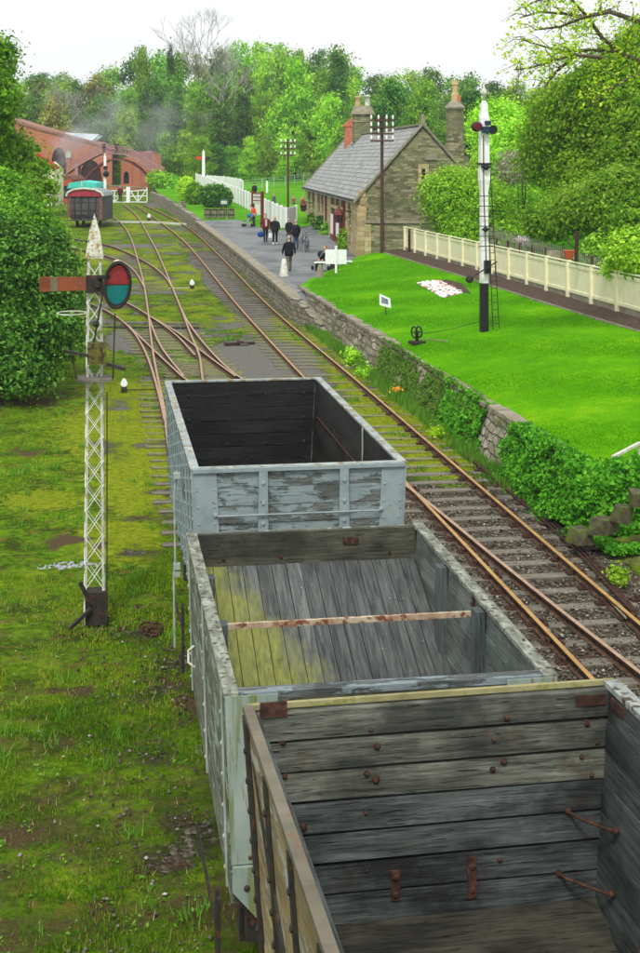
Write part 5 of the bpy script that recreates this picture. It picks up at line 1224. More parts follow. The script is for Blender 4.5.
# little white ground signals
for (px, py, s_, lab) in ((124, 392, .8, 'white ground signal disc in the grass right of the lattice post'), (192, 289, .95, 'white ground signal disc between the far siding and platform tracks'), (149, 221, 1.3, 'tiny black and white ground signal by the cable crossing near the gates')):
    p = G(px, py); r_ = thing('ground_signal', lab, 'ground signal', p); r_.scale = (s_,)*3
    m = MB(); m.box((0, 0, .1), (.22, .3, .2)); m.box((.02, 0, .22), (.1, .1, .2)); m.build('base', M['iron_dark'], r_)
    m = MB(); m.lathe((0, -.1, .34), [(.13, 0), (.14, .03), (.12, .05)], 14, 'Y'); m.build('disc', M['white_paint'], r_)
    m = MB(); m.ball((0, .08, .38), (.09, .1, .14), 8, 6); m.build('lamp', M['white_paint'], r_)
    if px != 149:
        m = MB(); sx = 1 if px < 150 else -1; m.tube([(sx*.1, .1, .06), (sx*1.3, .15, .05)], .02, 5); m.build('rod', M['rust' if px < 150 else 'white_dirty'], r_)
# telegraph poles
def tpole(px, yb, yt, d, label, arms, w, aw):
    p = D(px, yb, d); p.z = CAMZ-(yb-HY)*d/1400; k = d/1400; H = (yb-yt)*k
    r_ = thing('telegraph_pole', label, 'telegraph pole', p, -TH)
    m = MB(); m.tube([(0, 0, 0), (0, 0, H)], [w, w*.75], 10); m.build('pole', M['pole_wood'], r_)
    for ya in arms:
        z = (yb-ya)*k; m = MB(); m.box((0, -.12, z), (aw*2, .08, .09)); a_ = m.build('crossarm', M['pole_wood'], r_)
        for x in (-.9, -.3, .38, .9):
            m = MB(); m.lathe((x*aw*1.02, -.12, z+.04), [(.02, 0), (.05, .06), (.06, .10), (.055, .17), (.04, .22), (.02, .27)], 8); m.build('insulator', M['white_paint'], a_)
    return r_
tpole(382, 253, 116, 78.5, 'dark telegraph pole with four insulator arms in front of the station gable', (120.5, 127.5, 134, 141), .11, .66)
tpole(288, 216, 139, 112, 'slimmer telegraph pole behind the white picket fence end', (143, 149, 155.5), .09, .6)
# ------------------------------------------------------------------ fences
fr_ = thing('cream_fence', 'long cream boarded fence with square posts running along the top of the lawn', 'fence', (FA.x, FA.y, 2.1))
LEN = (FB-FA).length+9; fh = 1.33; sp_ = 2.42; nP = int(LEN/sp_)+1
def fz(p): return 2.12
for i in range(nP):
    p = FA+fdir*(i*sp_); m = MB(); a = math.atan2(fdir.y, fdir.x)
    m.box((p.x, p.y, fz(p)+fh/2), (.15, .15, fh+.06), a); m.box((p.x, p.y, fz(p)+fh+.045), (.19, .19, .03), a); m.build('post', M['cream'], fr_, world=True)
    if i == nP-1: break
    a0 = p+fdir*.08-fn*.02; b0 = p+fdir*(sp_-.08)-fn*.02; m = MB(); n_ = 17
    for k in range(n_):
        q0 = a0.lerp(b0, k/n_); m.slab((q0.x, q0.y, fz(p)+.28), (b0-a0)/n_*.965, -fn*.02, (0, 0, fh-.34))
    m.build('panel', M['cream'], fr_, world=True)
    m = MB()
    for z0, h in ((.24, .10), (fh-.16, .10)): m.slab((a0.x+fn.x*.03, a0.y+fn.y*.03, fz(p)+z0), (b0-a0), -fn*.05, (0, 0, h))
    m.slab((p.x, p.y, fz(p)+fh+.002), fdir*sp_, -fn*.1, (0, 0, .035)); m.build('rail', M['cream'], fr_, world=True)
    m = MB(); m.slab((a0.x, a0.y, fz(p)-.06), (b0-a0), -fn*.03, (0, 0, .27)); m.build('kick_board', M['coping'], fr_, world=True)
p = FA+fdir*1.55+fn*.12; m = MB(); m.box((0, 0, .65), (.12, .12, 1.3)); o = m.build('short_post', M['rust']); o.location = (p.x, p.y, 2.12); tag(o, 'short rusty brown post against the far end of the cream fence', 'post')
def pale_fence(label, base, H, sp_, mat, surf, n_slat, name='white_fence', w=.1):
    P = [G(x, y, surf) for x, y in base]; r_ = thing(name, label, 'fence', P[0])
    for a, b in zip(P[:-1], P[1:]):
        L_ = (b-a).length; n_ = max(1, int(round(L_/sp_))); d_ = (b-a)/n_; s = Vector((d_.y, -d_.x, 0)).normalized()
        for i in range(n_):
            p = a+d_*i; m = MB(); m.beam(p-Vector((0, 0, .1)), p+Vector((0, 0, H+.08)), w, w, up=(1, 0, 0)); m.build('post', mat, r_, world=True)
            m = MB(); q = d_.normalized(); L1_ = d_.length
            for k in range(n_slat):
                p0 = p+d_*((k+.12)/n_slat); m.slab(p0+Vector((0, 0, .05)), d_*(.97/n_slat), s*.03, (0, 0, H-.1))
            m.slab(p+Vector((0, 0, H-.12))-s*.03, d_, s*.05, (0, 0, .12)); m.slab(p+Vector((0, 0, .18))-s*.03, d_, s*.05, (0, 0, .12)); m.build('panel', mat, r_, world=True)
    p = P[-1]; m = MB(); m.beam(p-Vector((0, 0, .1)), p+Vector((0, 0, H+.08)), w, w, up=(1, 0, 0)); m.build('post', mat, r_, world=True)
    return r_
pale_fence('white boarded fence descending from the round bushes to the platform', [(196, 186), (240, 205), (286, 230), (296, 227)], 1.62, 2.6, M['white_paint'], plat, 8, w=.14)
pale_fence('second white fence set back behind the short red-armed signal', [(207, 184.5), (224, 186), (240.5, 189), (243, 192)], 1.25, 2.6, M['white_paint'], plat, 6)
# open rail fence across the field
P = [G(x, y, plat) for x, y in ((241, 191), (262, 189), (285, 186), (312, 182))]; r_ = thing('rail_fence', 'pale open wire and rail fence crossing the green field', 'fence', P[0])
fm = pm('grey_green_rail', [S(150, 178, 150), S(182, 204, 180)], 3)
for a, b in zip(P[:-1], P[1:]):
    n_ = max(1, int((b-a).length/4))
    for i in range(n_): q = a.lerp(b, i/n_); m = MB(); m.box((q.x, q.y, q.z+.65), (.1, .1, 1.35)); m.build('post', fm, r_, world=True)
    for z in (.3, .62, .94, 1.24): m = MB(); m.beam(a+Vector((0, 0, z)), b+Vector((0, 0, z)), .05, .045); m.build('rail', fm, r_, world=True)
p = G(267, 193, plat); m = MB(); m.box((0, 0, .7), (.22, .22, 1.4)); o = m.build('gate_post', M['white_paint']); o.location = p; tag(o, 'stout white post standing before the open rail fence', 'post')
# lath trellis in the garden
tr = thing('trellis_fence', 'grey criss-cross lath trellis fence in the garden behind the cream fence', 'fence', D(545, 245, 55)-Vector((0, 0, 1)))
pa, pb = D(486, 262, 66), D(610, 287, 50); pa.z = 2.15; pb.z = 2.25; dd_ = pb-pa; L_ = dd_.length; n_ = 70; m = MB()
for k in range(n_):
    for sg_ in (-1, 1):
        a = pa+dd_*(k/n_)+Vector((0, 0, .02)); b = pa+dd_*min(1, max(0, (k+sg_*2.2)/n_))+Vector((0, 0, 1.95-.6*k/n_)); m.beam(a+Vector((0, .02*sg_, 0)), b+Vector((0, .02*sg_, 0)), .012, .035)
m.build('lath_panel', pm('silvered_lath', [S(112, 110, 100), S(150, 146, 134)], 6), tr, world=True)
for k in range(10): q = pa+dd_*(k/9); m = MB(); m.box((q.x, q.y, q.z+.7), (.09, .09, 1.45)); m.build('post', M['pole_wood'], tr, world=True)

# ------------------------------------------------------------------ trees and bushes
def crown_leaves(ells, nclump, per, rc, size, seed, lo=-.55, inner=.6):
    r = np.random.RandomState(seed); ar = np.array([e[3]*e[4]+e[4]*e[5]+e[3]*e[5] for e in ells]); ar = ar/ar.sum()
    C = []; Nn = []
    idx_ = r.choice(len(ells), nclump, p=ar)
    for i in idx_:
        e = ells[i]
        while True:
            d = r.randn(3); d /= np.linalg.norm(d)
            if d[2] > lo: break
        rad = inner+(1.06-inner)*r.rand()**.6+.10*r.randn()*(r.rand() < .5)
        c = np.array(e[:3])+d*np.array(e[3:6])*rad; C.append(c); Nn.append(d)
    C = np.array(C); Nn = np.array(Nn)
    C2 = np.repeat(C, per, 0)+r.randn(nclump*per, 3)*rc*np.array([1, 1, .65])*np.repeat(.35+1.2*r.rand(nclump, 1)**1.5, per, 0); N2 = np.repeat(Nn, per, 0)+np.array([0, 0, .5])
    return leafmesh(C2, N2, size, seed+1)
LM = {
 'bright': leafm('leaves_bright', [S(44, 92, 6), S(96, 162, 16), S(140, 202, 34), S(184, 226, 80)], .3, .35, hue=.03),
 'mid': leafm('leaves_mid', [S(32, 72, 8), S(78, 134, 20), S(118, 174, 38), S(160, 204, 76)], .3, .35, hue=.05),
 'deep': leafm('leaves_deep', [S(12, 38, 6), S(34, 84, 14), S(66, 126, 30), S(120, 172, 72)], .3, .25, hue=.05),
 'olive': leafm('leaves_olive', [S(74, 84, 30), S(112, 128, 46), S(146, 158, 68), S(176, 182, 104)], .3, .3, hue=.05),
 'yellow': leafm('leaves_yellow', [S(56, 106, 4), S(106, 168, 12), S(150, 206, 30), S(194, 226, 72)], .3, .4, hue=.04),
}
bark = pm('bark', [S(64, 56, 44), S(104, 94, 78)], 4, (3, 3, .6), rough=.95, bump=.7)
def limbs(mb, H, cr, seed, ells):
    r = random.Random(seed); mb.tube([(0, 0, -.5), (.1, 0, H*.25), (-.05, .1, H*.5), (0, 0, H*.85)], [H*.022, H*.017, H*.012, H*.003], 7)
    for e in ells:
        z0 = H*(.22+.3*r.random()); mb.tube([(0, 0, z0), (e[0]*.5, e[1]*.5, z0*.5+e[2]*.5), (e[0], e[1], e[2]+e[5]*.3)], [H*.009, H*.006, H*.002], 5)
def make_tree(name, seed, kind, H=16, Wd=6, conical=False, nclump=420, per=30, size=.21, rc=.75):
    r = random.Random(seed); ells = []
    n_ = 9
    for k in range(n_):
        t = k/(n_-1); z = H*(.20+.66*t); rad = Wd*(.62*math.sin(math.pi*(.25+.68*t))) if not conical else Wd*.55*(1-t*.85)
        a = r.random()*6.28+k*2.4; s = Wd*(.42-.16*t)*(.8+.4*r.random())
        ells.append((math.cos(a)*rad*.72, math.sin(a)*rad*.72, z, s, s, s*.82))
    ells.append((0, 0, H*.86, Wd*.28, Wd*.28, H*.12)); ells.append((0, 0, H*.5, Wd*.5, Wd*.5, H*.22))
    root = thing(name, '', 'tree', (0, 0, -500)); m = MB(); limbs(m, H, Wd, seed, ells); m.build('trunk', bark, root, True)
    quads_obj('crown', crown_leaves(ells, nclump, per, rc, size, seed), LM[kind], root); return root
protos = {}
for i, (kd, cn_) in enumerate((('bright', 0), ('mid', 0), ('deep', 0), ('olive', 0), ('mid', 0), ('bright', 0), ('deep', 1), ('yellow', 0))):
    protos[i] = make_tree('broadleaf_tree' if not cn_ else 'conifer_tree', 20+i, kd, Wd=6 if i != 6 else 5, conical=bool(cn_))
TL = {0: 'bright fresh green tree in the wooded bank', 1: 'mid green tree in the wooded bank', 2: 'dark green tree in the wooded bank', 3: 'greyish olive half-leafed tree in the wooded bank', 4: 'mid green tree in the wooded bank', 5: 'bright fresh green tree in the wooded bank', 6: 'dark pointed conifer in the wooded bank', 7: 'yellow-green tree in the wooded bank'}
def zsurf(x, y): return (.955+g(y)) if x > XL(y) and y < 232 else g(y)
used_ = set()
def first(k, loc, rz, label):
    used_.add(k); r_ = protos[k]; r_.location = loc; r_.rotation_euler = (0, 0, rz); r_['label'] = label; return r_
def put_tree(k, px, ytop, d, wpx, label=None, group='trees of the wooded bank', rz=None, zg=None):
    p = D(px, 160, d); z0 = zsurf(p.x, p.y) if zg is None else zg
    top = CAMZ-(ytop-HY)*d/FPX; H = max(2, top-z0); W_ = wpx*d/FPX
    r_ = dup(protos[k], (p.x, p.y, z0-.3), rt.random()*6.28 if rz is None else rz, label or TL[k]) if k in used_ else first(k, (p.x, p.y, z0-.3), rt.random()*6.28, label or TL[k]); r_.scale = (W_/10.5, W_/10.5, H/15.6)
    if group: r_['group'] = group
    return r_
prof_x = [-20, 10, 25, 45, 70, 95, 110, 130, 150, 170, 195, 215, 245, 270, 285, 300, 320, 345, 360, 385, 410, 440, 480, 530, 580, 660]
prof_y = [66, 70, 78, 74, 82, 76, 70, 56, 50, 54, 58, 50, 42, 36, 38, 44, 46, 48, 68, 72, 66, 70, 78, 84, 82, 76]
rt = random.Random(21)
x = -25
while x < 665:
    y = float(np.interp(x, prof_x, prof_y)); k = rt.choice([1, 2, 3, 4, 0, 5, 1, 3] if x < 250 else [2, 0, 4, 1, 5, 2]); put_tree(k, x, y+rt.uniform(-3, 8), rt.uniform(262, 300), rt.uniform(44, 62)); x += rt.uniform(17, 24)
x = -20
while x < 665:
    y = float(np.interp(x, prof_x, prof_y))+rt.uniform(16, 30); k = rt.choice([3, 1, 3, 5, 4, 2] if x < 250 else [0, 1, 0, 2, 5]); put_tree(k, x, y, rt.uniform(236, 256), rt.uniform(40, 58)); x += rt.uniform(19, 27)
x = -15
while x < 470:
    y = float(np.interp(x, prof_x, prof_y))+rt.uniform(42, 60); k = rt.choice([1, 4, 3, 1, 2, 6] if x < 190 else [2, 4, 0, 2, 1]); put_tree(k, x, y, rt.uniform(216, 232), rt.uniform(34, 50)); x += rt.uniform(19, 26)
x = 165
while x < 350:
    put_tree(rt.choice([0, 5, 1, 2, 4]), x, rt.uniform(128, 148), rt.uniform(202, 214), rt.uniform(24, 38), {0: 'low bright green shrub at the foot of the wooded bank', 5: 'low bright green shrub at the foot of the wooded bank', 1: 'low mid green shrub at the foot of the wooded bank', 4: 'low mid green shrub at the foot of the wooded bank', 2: 'low dark green shrub at the foot of the wooded bank'}[0] if False else 'leafy shrub along the foot of the wooded bank', 'shrubs at the foot of the wooded bank'); x += rt.uniform(13, 19)
# single trees that stand out
put_tree(0, 142, 47, 262, 40, 'round-headed pale green tree rising highest above the left-hand woods', None)
put_tree(6, 170, 42, 262, 20, 'thin pointed tree beside the bare tree on the skyline', None)
put_tree(7, 200, 134, 196, 34, 'yellow-green small tree just left of the short red-armed signal', None)
put_tree(0, 295, 58, 214, 62, 'large light green tree in the middle of the wooded bank', None)
put_tree(2, 338, 50, 226, 40, 'dark pointed tree at the top of the bank left of the chimney', None)
put_tree(1, 355, 100, 190, 50, 'mid green tree right behind the station roof', None)
put_tree(5, 330, 92, 205, 50, 'bright green tree just left of the station chimney', None)
put_tree(2, 395, 78, 170, 66, 'dark green tree seen over the station roof ridge', None)
put_tree(4, 428, 80, 150, 60, 'mid green tree between the gable and the tall chimney', None)
put_tree(2, 470, 88, 140, 66, 'dark green tree behind the white signal finial', None)
put_tree(1, 505, 92, 128, 66, 'green tree right of the white signal against the sky', None)
put_tree(0, 540, 96, 120, 60, 'light green tree below the overhanging sparse branches', None)
for (x, y, d, w, k, lab) in ((100, 72, 520, 34, 6, 'distant bluish tree clump on the far skyline, right'), (38, 72, 540, 40, 2, 'distant bluish tree clump on the far skyline, left'), (62, 74, 560, 36, 1, 'distant bluish tree clump on the far skyline, middle')): put_tree(k, x, y, d, w*1.6, lab, None)
for i_, (x_, y_, k_, h_) in enumerate(((-17, 52, 1, 11), (-24, 66, 0, 13), (-16, 78, 4, 12), (-27, 92, 2, 14), (-34, 74, 5, 13), (-38, 112, 1, 15), (-52, 140, 4, 16), (-44, 100, 0, 14), (-60, 180, 2, 16), (-48, 205, 1, 16))):
    _t = dup(protos[k_], (x_, y_, g(y_)-.3), i_*1.3, 'lineside tree at the left of the yard, '+['nearest', 'second nearest', 'third nearest', 'fourth nearest', 'fifth nearest', 'sixth nearest', 'third farthest', 'fourth farthest', 'second farthest', 'farthest'][i_]+' of its row'); _t.scale = (h_/15.6,)*3; _t['group'] = 'trees left of the yard'
# bare twiggy tree on the skyline
def bare_tree(px, ytop, d, label, seed):
    p = D(px, 160, d); z0 = zsurf(p.x, p.y); H = CAMZ-(ytop-HY)*d/FPX-z0; r = random.Random(seed); r_ = thing('bare_tree', label, 'tree', (p.x, p.y, z0))
    m = MB(); m.tube([(0, 0, 0), (.2, 0, H*.5), (0, 0, H*.75)], [.35, .22, .12], 6); m.build('trunk', bark, r_); m = MB()
    def rec(o, d_, L, w_, n_):
        e = o+d_*L; m.tube([o, (o+e)/2+Vector((r.uniform(-.1, .1)*L, r.uniform(-.1, .1)*L, 0)), e], [w_, w_*.8, w_*.5], 4, cap=False)
        if n_ == 0: return
        for _ in range(3 if n_ > 1 else 3):
            d2 = (d_+Vector((r.uniform(-.8, .8), r.uniform(-.8, .8), r.uniform(-.1, .7)))).normalized(); rec(o.lerp(e, r.uniform(.5, 1)), d2, L*r.uniform(.6, .8), w_*.6, n_-1)
    for k in range(7): rec(Vector((0, 0, H*(.5+.04*k))), Vector((math.cos(k*2.2)*.6, math.sin(k*2.2)*.6, .8)).normalized(), H*.2, .12, 4)
    m.build('branches', pm('pale_twigs'+str(seed), [S(132, 132, 124), S(168, 166, 156)], 3), r_)
bare_tree(198, 30, 262, 'leafless grey twiggy tree standing on the left skyline', 4)
bare_tree(224, 60, 238, 'thin-leaved grey tree with bare branches in the woods left of centre', 5)
bare_tree(60, 95, 238, 'grey bare-branched tree in the woods above the brick sheds', 6)

def bush(name, label, ells_px, n, per, size, rc, mat, cat='tree', seed=1, lo=-.9, trunk=None, inner=.7, surf_z=None, group=None):
    """ells_px: (px, py, depth, rx_px, rz_px[, ry_m])"""
    E = []
    for e in ells_px:
        p = D(e[0], e[1], e[2]); k = e[2]/FPX; E.append((p.x, p.y, p.z, e[3]*k, (e[5] if len(e) > 5 else (e[3]+e[4])/2*k), e[4]*k))
    cx = sum(e[0] for e in E)/len(E); cy = sum(e[1] for e in E)/len(E); zb_ = min(e[2]-e[5] for e in E) if surf_z is None else surf_z
    r_ = thing(name, label, cat, (cx, cy, zb_), 0, group)
    V = crown_leaves(E, n, per, rc, size, seed, lo, inner); quads_obj('crown' if cat == 'tree' else 'foliage', V-np.array([[cx, cy, zb_]]), mat, r_)
    if trunk is not False:
        m = MB(); H = max(e[2] for e in E)-zb_; rt_ = random.Random(seed)
        m.tube([(0, 0, -.3), (.05, 0, H*.4), (0, 0, H*.8)], [max(.05, H*.02), H*.014, H*.004], 7)
        for e in E: m.tube([(0, 0, H*.15), ((e[0]-cx)*.5, (e[1]-cy)*.5, (e[2]-zb_)*.55), (e[0]-cx, e[1]-cy, e[2]-zb_+e[5]*.4)], [max(.03, H*.012), H*.007, H*.002], 5)
        m.build('trunk', bark, r_, True)
    return r_
B = bush
# left edge masses
B('rhododendron', 'large dark glossy shrub filling the left edge behind the lattice signal', [(8, 345, 42, 46, 48), (34, 318, 43, 38, 48), (24, 272, 44, 42, 42), (50, 268, 45, 24, 36), (-5, 290, 43, 60, 70), (20, 372, 41, 26, 22), (56, 335, 42.5, 20, 30), (62, 290, 44, 17, 30)], 3000, 30, .065, .22, LM['deep'], seed=31, lo=-.8, surf_z=0)
B('rhododendron', 'paler green shrub at the far left below the brick sheds', [(14, 228, 50, 34, 24), (40, 238, 52, 20, 18), (0, 210, 52, 26, 36), (10, 260, 48, 34, 30)], 1300, 30, .08, .26, LM['mid'], seed=32, lo=-.8, surf_z=0)
B('broadleaf_tree', 'tall light green tree leaning in from the left picture edge', [(-18, 100, 58, 32, 34), (-4, 150, 60, 30, 24), (12, 170, 60, 24, 16), (24, 150, 62, 11, 7), (36, 168, 61, 11, 7), (44, 186, 60, 10, 7), (0, 195, 58, 34, 18), (38, 200, 60, 12, 6), (-22, 60, 60, 34, 30)], 1300, 28, .09, .28, LM['bright'], seed=33, lo=-.9, surf_z=0)
# right-hand side beyond the garden
B('broadleaf_tree', 'bushy green tree growing against the right side of the gable', [(462, 205, 78.5, 30, 34), (448, 192, 79, 22, 20), (486, 215, 77, 22, 30), (470, 238, 77, 26, 20), (500, 235, 76, 20, 20)], 2200, 34, .075, .34, LM['bright'], seed=34, surf_z=2)
B('broadleaf_tree', 'broad fresh green tree in the garden right of the white signal', [(520, 165, 92, 40, 40), (500, 130, 98, 30, 28), (545, 190, 86, 36, 36), (520, 215, 80, 34, 22), (560, 160, 90, 30, 40)], 2600, 34, .10, .4, LM['bright'], seed=35, surf_z=2)
B('broadleaf_tree', 'large yellow-green tree filling the upper right of the view', [(585, 120, 72, 50, 46), (560, 150, 74, 40, 36), (615, 90, 70, 44, 40), (640, 140, 68, 40, 60), (600, 180, 70, 46, 34), (560, 108, 76, 24, 18), (648, 60, 70, 34, 40)], 4200, 36, .085, .34, LM['yellow'], seed=36, surf_z=2)
B('broadleaf_tree', 'mid green tree below the yellow-green crown at the right edge', [(580, 212, 62, 30, 24), (620, 200, 60, 34, 30), (548, 222, 66, 22, 18), (640, 230, 56, 24, 28)], 2000, 30, .075, .26, LM['bright'], seed=37, surf_z=2.2)
B('garden_shrub', 'bright green rounded shrub just behind the cream fence at the right edge', [(628, 252, 47, 18, 20), (642, 262, 46, 16, 20), (618, 270, 47.5, 10, 10)], 600, 24, .07, .14, LM['bright'], cat='shrub', seed=38, surf_z=2.1)
B('garden_shrub', 'low green shrub against the trellis near the orange tub', [(598, 250, 56, 10, 14)], 200, 22, .08, .14, LM['mid'], cat='shrub', seed=39, surf_z=2.1)
0 and B('garden_shrub', 'dark low shrub growing along the trellis behind the signal post', [(500, 250, 66, 16, 8), (520, 246, 66, 12, 8), (540, 252, 64, 14, 8)], 320, 22, .08, .14, LM['deep'], cat='shrub', seed=40, surf_z=2.1)
LM['blossom'] = leafm('pale_blossom', [S(110, 130, 70), S(146, 150, 112), S(176, 170, 148), S(198, 190, 176)], .8, .3)
B('hawthorn', 'hawthorn dusted with pale blossom right of the white signal', [(516, 168, 78, 17, 17), (528, 158, 79, 8, 8)], 240, 20, .07, .22, LM['blossom'], seed=41, surf_z=2.1)
LM['pinkfl'] = leafm('pale_pink_flowers', [S(130, 150, 110), S(196, 180, 190), S(226, 206, 216), S(236, 226, 232)], 1, .2)
B('flower_clump', 'low clump of pale pink flowers before the trellis', [(521, 241, 62, 7, 3)], 40, 16, .05, .08, LM['pinkfl'], cat='flowers', seed=42, trunk=False)
# overhanging sparse tree, its trunk outside the view
d_ = 40; tb = D(700, 160, d_+4); tb.z = 2.0
ot = thing('sparse_tree', 'sparse tree just coming into leaf, its thin branches reaching over the top right sky', 'tree', tb)
m = MB(); J = D(672, 68, d_)
m.tube([tb, tb.lerp(J, .5)+Vector((.4, 0, 0)), J, D(690, 10, d_)], [.28, .22, .16, .1], 8); m.build('trunk', bark, ot, world=True)
brs = [[(672, 68), (640, 62), (618, 52), (602, 38), (588, 18), (572, 0), (560, -20)], [(618, 52), (590, 50), (565, 52), (545, 47), (522, 40)], [(680, 40), (640, 22), (610, 12), (585, 17), (560, 27), (535, 30)], [(602, 58), (575, 55), (550, 62), (530, 68), (514, 70)], [(672, 68), (630, 78), (604, 92), (588, 108)], [(588, 18), (565, 14), (540, 12), (520, 18)], [(690, 10), (650, -10), (600, -12), (560, -8), (530, 4)], [(575, 56), (556, 72), (546, 86)]]
rr_ = random.Random(5); tips = []; m = MB()
for i, b_ in enumerate(brs):
    dk = d_+rr_.uniform(-1.5, 1.5); P = [D(x, y, dk) for x, y in b_]; P = catmull([p_.copy() for p_ in P], .5) if False else P
    n_ = len(P); m.tube(P, [.085*(1-k/n_)+.012 if i in (0, 2, 6) else .05*(1-k/n_)+.01 for k in range(n_)], 6)
    for k in range(n_-1):
        for q in range(5):
            o_ = P[k].lerp(P[k+1], rr_.random()); dv = Vector((rr_.uniform(-.9, .3), rr_.uniform(-.8, .8), rr_.uniform(-.75, .7))); e_ = o_+dv*rr_.uniform(.4, 1.1)
            mid = (o_+e_)/2+Vector((0, 0, .08)); m.tube([o_, mid, e_], [.014, .009, .004], 4, cap=False); tips += [e_, mid]
            for z in range(2): e2 = mid+Vector((rr_.uniform(-.5, .3), rr_.uniform(-.4, .4), rr_.uniform(-.4, .4))); m.tube([mid, e2], [.007, .003], 4, cap=False); tips.append(e2)
m.build('branches', bark, ot, world=True)
rg2 = np.random.RandomState(3); T_ = np.array([tuple(t) for t in tips]); T_ = T_[rg2.rand(len(T_)) < .8]; C_ = np.repeat(T_, 9, 0)+rg2.randn(len(T_)*9, 3)*.10
quads_obj('foliage', leafmesh(C_, np.tile([0, 0, .6], (len(C_), 1)), .055, 3)-np.array([tuple(tb)]), LM['yellow'], ot)
# clipped bushes
for (px, yb, yt, w, kd, lab) in ((187, 202, 178, 16, 'yellow', 'leftmost clipped yellow-green ball bush beside the far end of the platform'), (194.5, 204, 184, 15, 'bright', 'middle clipped green ball bush beside the far end of the platform')):
    p = G(px, yb, plat); d = dep(p); B('ball_bush', lab, [(px, (yb+yt)/2, d, w/2, (yb-yt)/2)], 420, 24, .10, .10, LM[kd], cat='bush', seed=int(px), lo=-1, inner=.93)
d = dep(G(215, 207, plat)); B('ball_bush', 'widest dark green clipped bush behind the wooden tubs', [(209, 196, d, 8, 10), (217, 195.5, d, 9, 10.5), (224, 197, d, 7.5, 9)], 700, 24, .10, .10, LM['deep'], cat='bush', seed=77, lo=-1, inner=.93)
for (px, py, rx, rz, kd, lab) in ((313, 224, 5.5, 9.5, 'mid', 'furthest of the three clipped climbers on the station wall'), (321, 228, 6, 11, 'deep', 'middle clipped climber on the station wall'), (327.5, 237, 6, 13, 'mid', 'nearest and largest clipped climber on the station wall'), (346, 245, 6, 15, 'bright', 'loose bright green shrub behind the white notice board')):
    yb_ = by(px, 1.5); q = Vector((BN.x, BN.y, BZ))+BU*yb_-BX*.5; d = dep(q); B('wall_shrub', lab, [(px, py, d, rx, rz)], 320, 22, .09, .09, LM[kd], cat='shrub', seed=int(px), lo=-1, inner=.9)
for (px, py, rx, rz, lab) in ((171, 187, 9, 9, 'dark green bush by the stone wall beyond the footbridge leg'), (158, 180, 8, 8, 'green bush beside the right leg of the footbridge')):
    B('bush', lab, [(px, py, 178, rx, rz), (px+7, py+3, 178, rx*.7, rz*.7)], 260, 22, .16, .3, LM['bright'], cat='bush', seed=int(px), lo=-1)
# ------------------------------------------------------------------ lineside wall beyond the platform
fw_ = thing('lineside_wall', 'low rough stone wall curving away beyond the platform end towards the footbridge', 'wall', far_edge[1])
Q = [G(150, 193, plat)]+far_edge; Q = resample(Q, 30); m = MB(); c_ = MB(); rq = random.Random(3)
for i in range(len(Q)-1):
    a, b = Q[i], Q[i+1]; t = (b-a).normalized(); s = Vector((t.y, -t.x, 0)); s = s if s.x > 0 else -s
    m.prism([(a.x, a.y, a.z-1.15), (b.x, b.y, b.z-1.15), (b.x, b.y, b.z+.12+rq.uniform(-.05, .05)), (a.x, a.y, a.z+.12+rq.uniform(-.05, .05))], s*.5)
m.build('wall_face', M['rubble'], fw_, world=True)
B('seedhead_plant', 'pale grey flowering plant hanging over the lineside wall', [(182, 206, dep(G(182, 207, plat)), 3.2, 4.5)], 50, 16, .08, .12, LM['blossom'], cat='plant', seed=5, lo=-1, trunk=False)
# ------------------------------------------------------------------ far sheds, footbridge, gates
class PF:
    """a group whose mesh is written in photo columns/rows at one distance"""
    def __init__(s, name, label, cat, px, py, d):
        s.d = d; s.k = d/FPX; s.px = px; s.py = py; s.o = D(px, py, d); s.r = thing(name, label, cat, s.o, -TH)
    def P(s, x, y, dy=0): return Vector(((x-s.px)*s.k, dy, (s.py-y)*s.k))
def shed_wall(f, top, base, ops, thick, mb):
    """top: [(px,py)..]; ops: (x0,x1,yspring,yapex)"""
    tx = [p[0] for p in top]; ty = [p[1] for p in top]; T = lambda x: float(np.interp(x, tx, ty))
    xs_ = sorted(set(tx+[o[0] for o in ops]+[o[1] for o in ops]))
    def under(x):
        for x0, x1, ys_, ya in ops:
            if x0 < x < x1: c = (x0+x1)/2; h = (x1-x0)/2; return ys_-(ys_-ya)*math.sqrt(max(0, 1-((x-c)/h)**2))
        return base
    for o in ops: xs_ += [o[0]+(o[1]-o[0])*k/10 for k in range(1, 10)]
    xs_ = sorted(set(xs_))
    for a, b in zip(xs_[:-1], xs_[1:]):
        e = (b-a)*.001; ua, ub = under(a+e), under(b-e)
        mb.prism([f.P(a, ua), f.P(b, ub), f.P(b, T(b)), f.P(a, T(a))], (0, thick, 0))
f = PF('brick_shed', 'long red brick engine shed with tall arched doorways behind the footbridge', 'building', 70, 206, 212)
m = MB(); shed_wall(f, [(5, 118), (37, 128), (60, 134), (96, 143.5), (104, 147), (112, 150)], 206, [(33, 50, 165, 156), (51, 66.5, 165, 147.5), (79, 102.5, 182, 160)], .6, m); m.build('wall', M['brick'], f.r)
m = MB(); m.prism([f.P(5, 117, -.2), f.P(37, 127, -.2), f.P(60, 133, -.2), f.P(96, 142.5, -.2), f.P(112, 149, -.2), f.P(112, 151, -.2), f.P(96, 145, -.2), f.P(60, 135.5, -.2), f.P(37, 129.5, -.2), f.P(5, 119.5, -.2)], (0, 14, 0)); m.build('roof', pm('shed_roof_edge', [S(128, 92, 80), S(160, 116, 98)], 3), f.r)
m = MB(); m.prism([f.P(31, 206, .5), f.P(51, 206, .5), f.P(51, 150, .5), f.P(31, 150, .5)], (0, .1, 0)); m.build('dark_doorway', M['black_paint'], f.r)  # black sheet standing in for the unlit shed interior
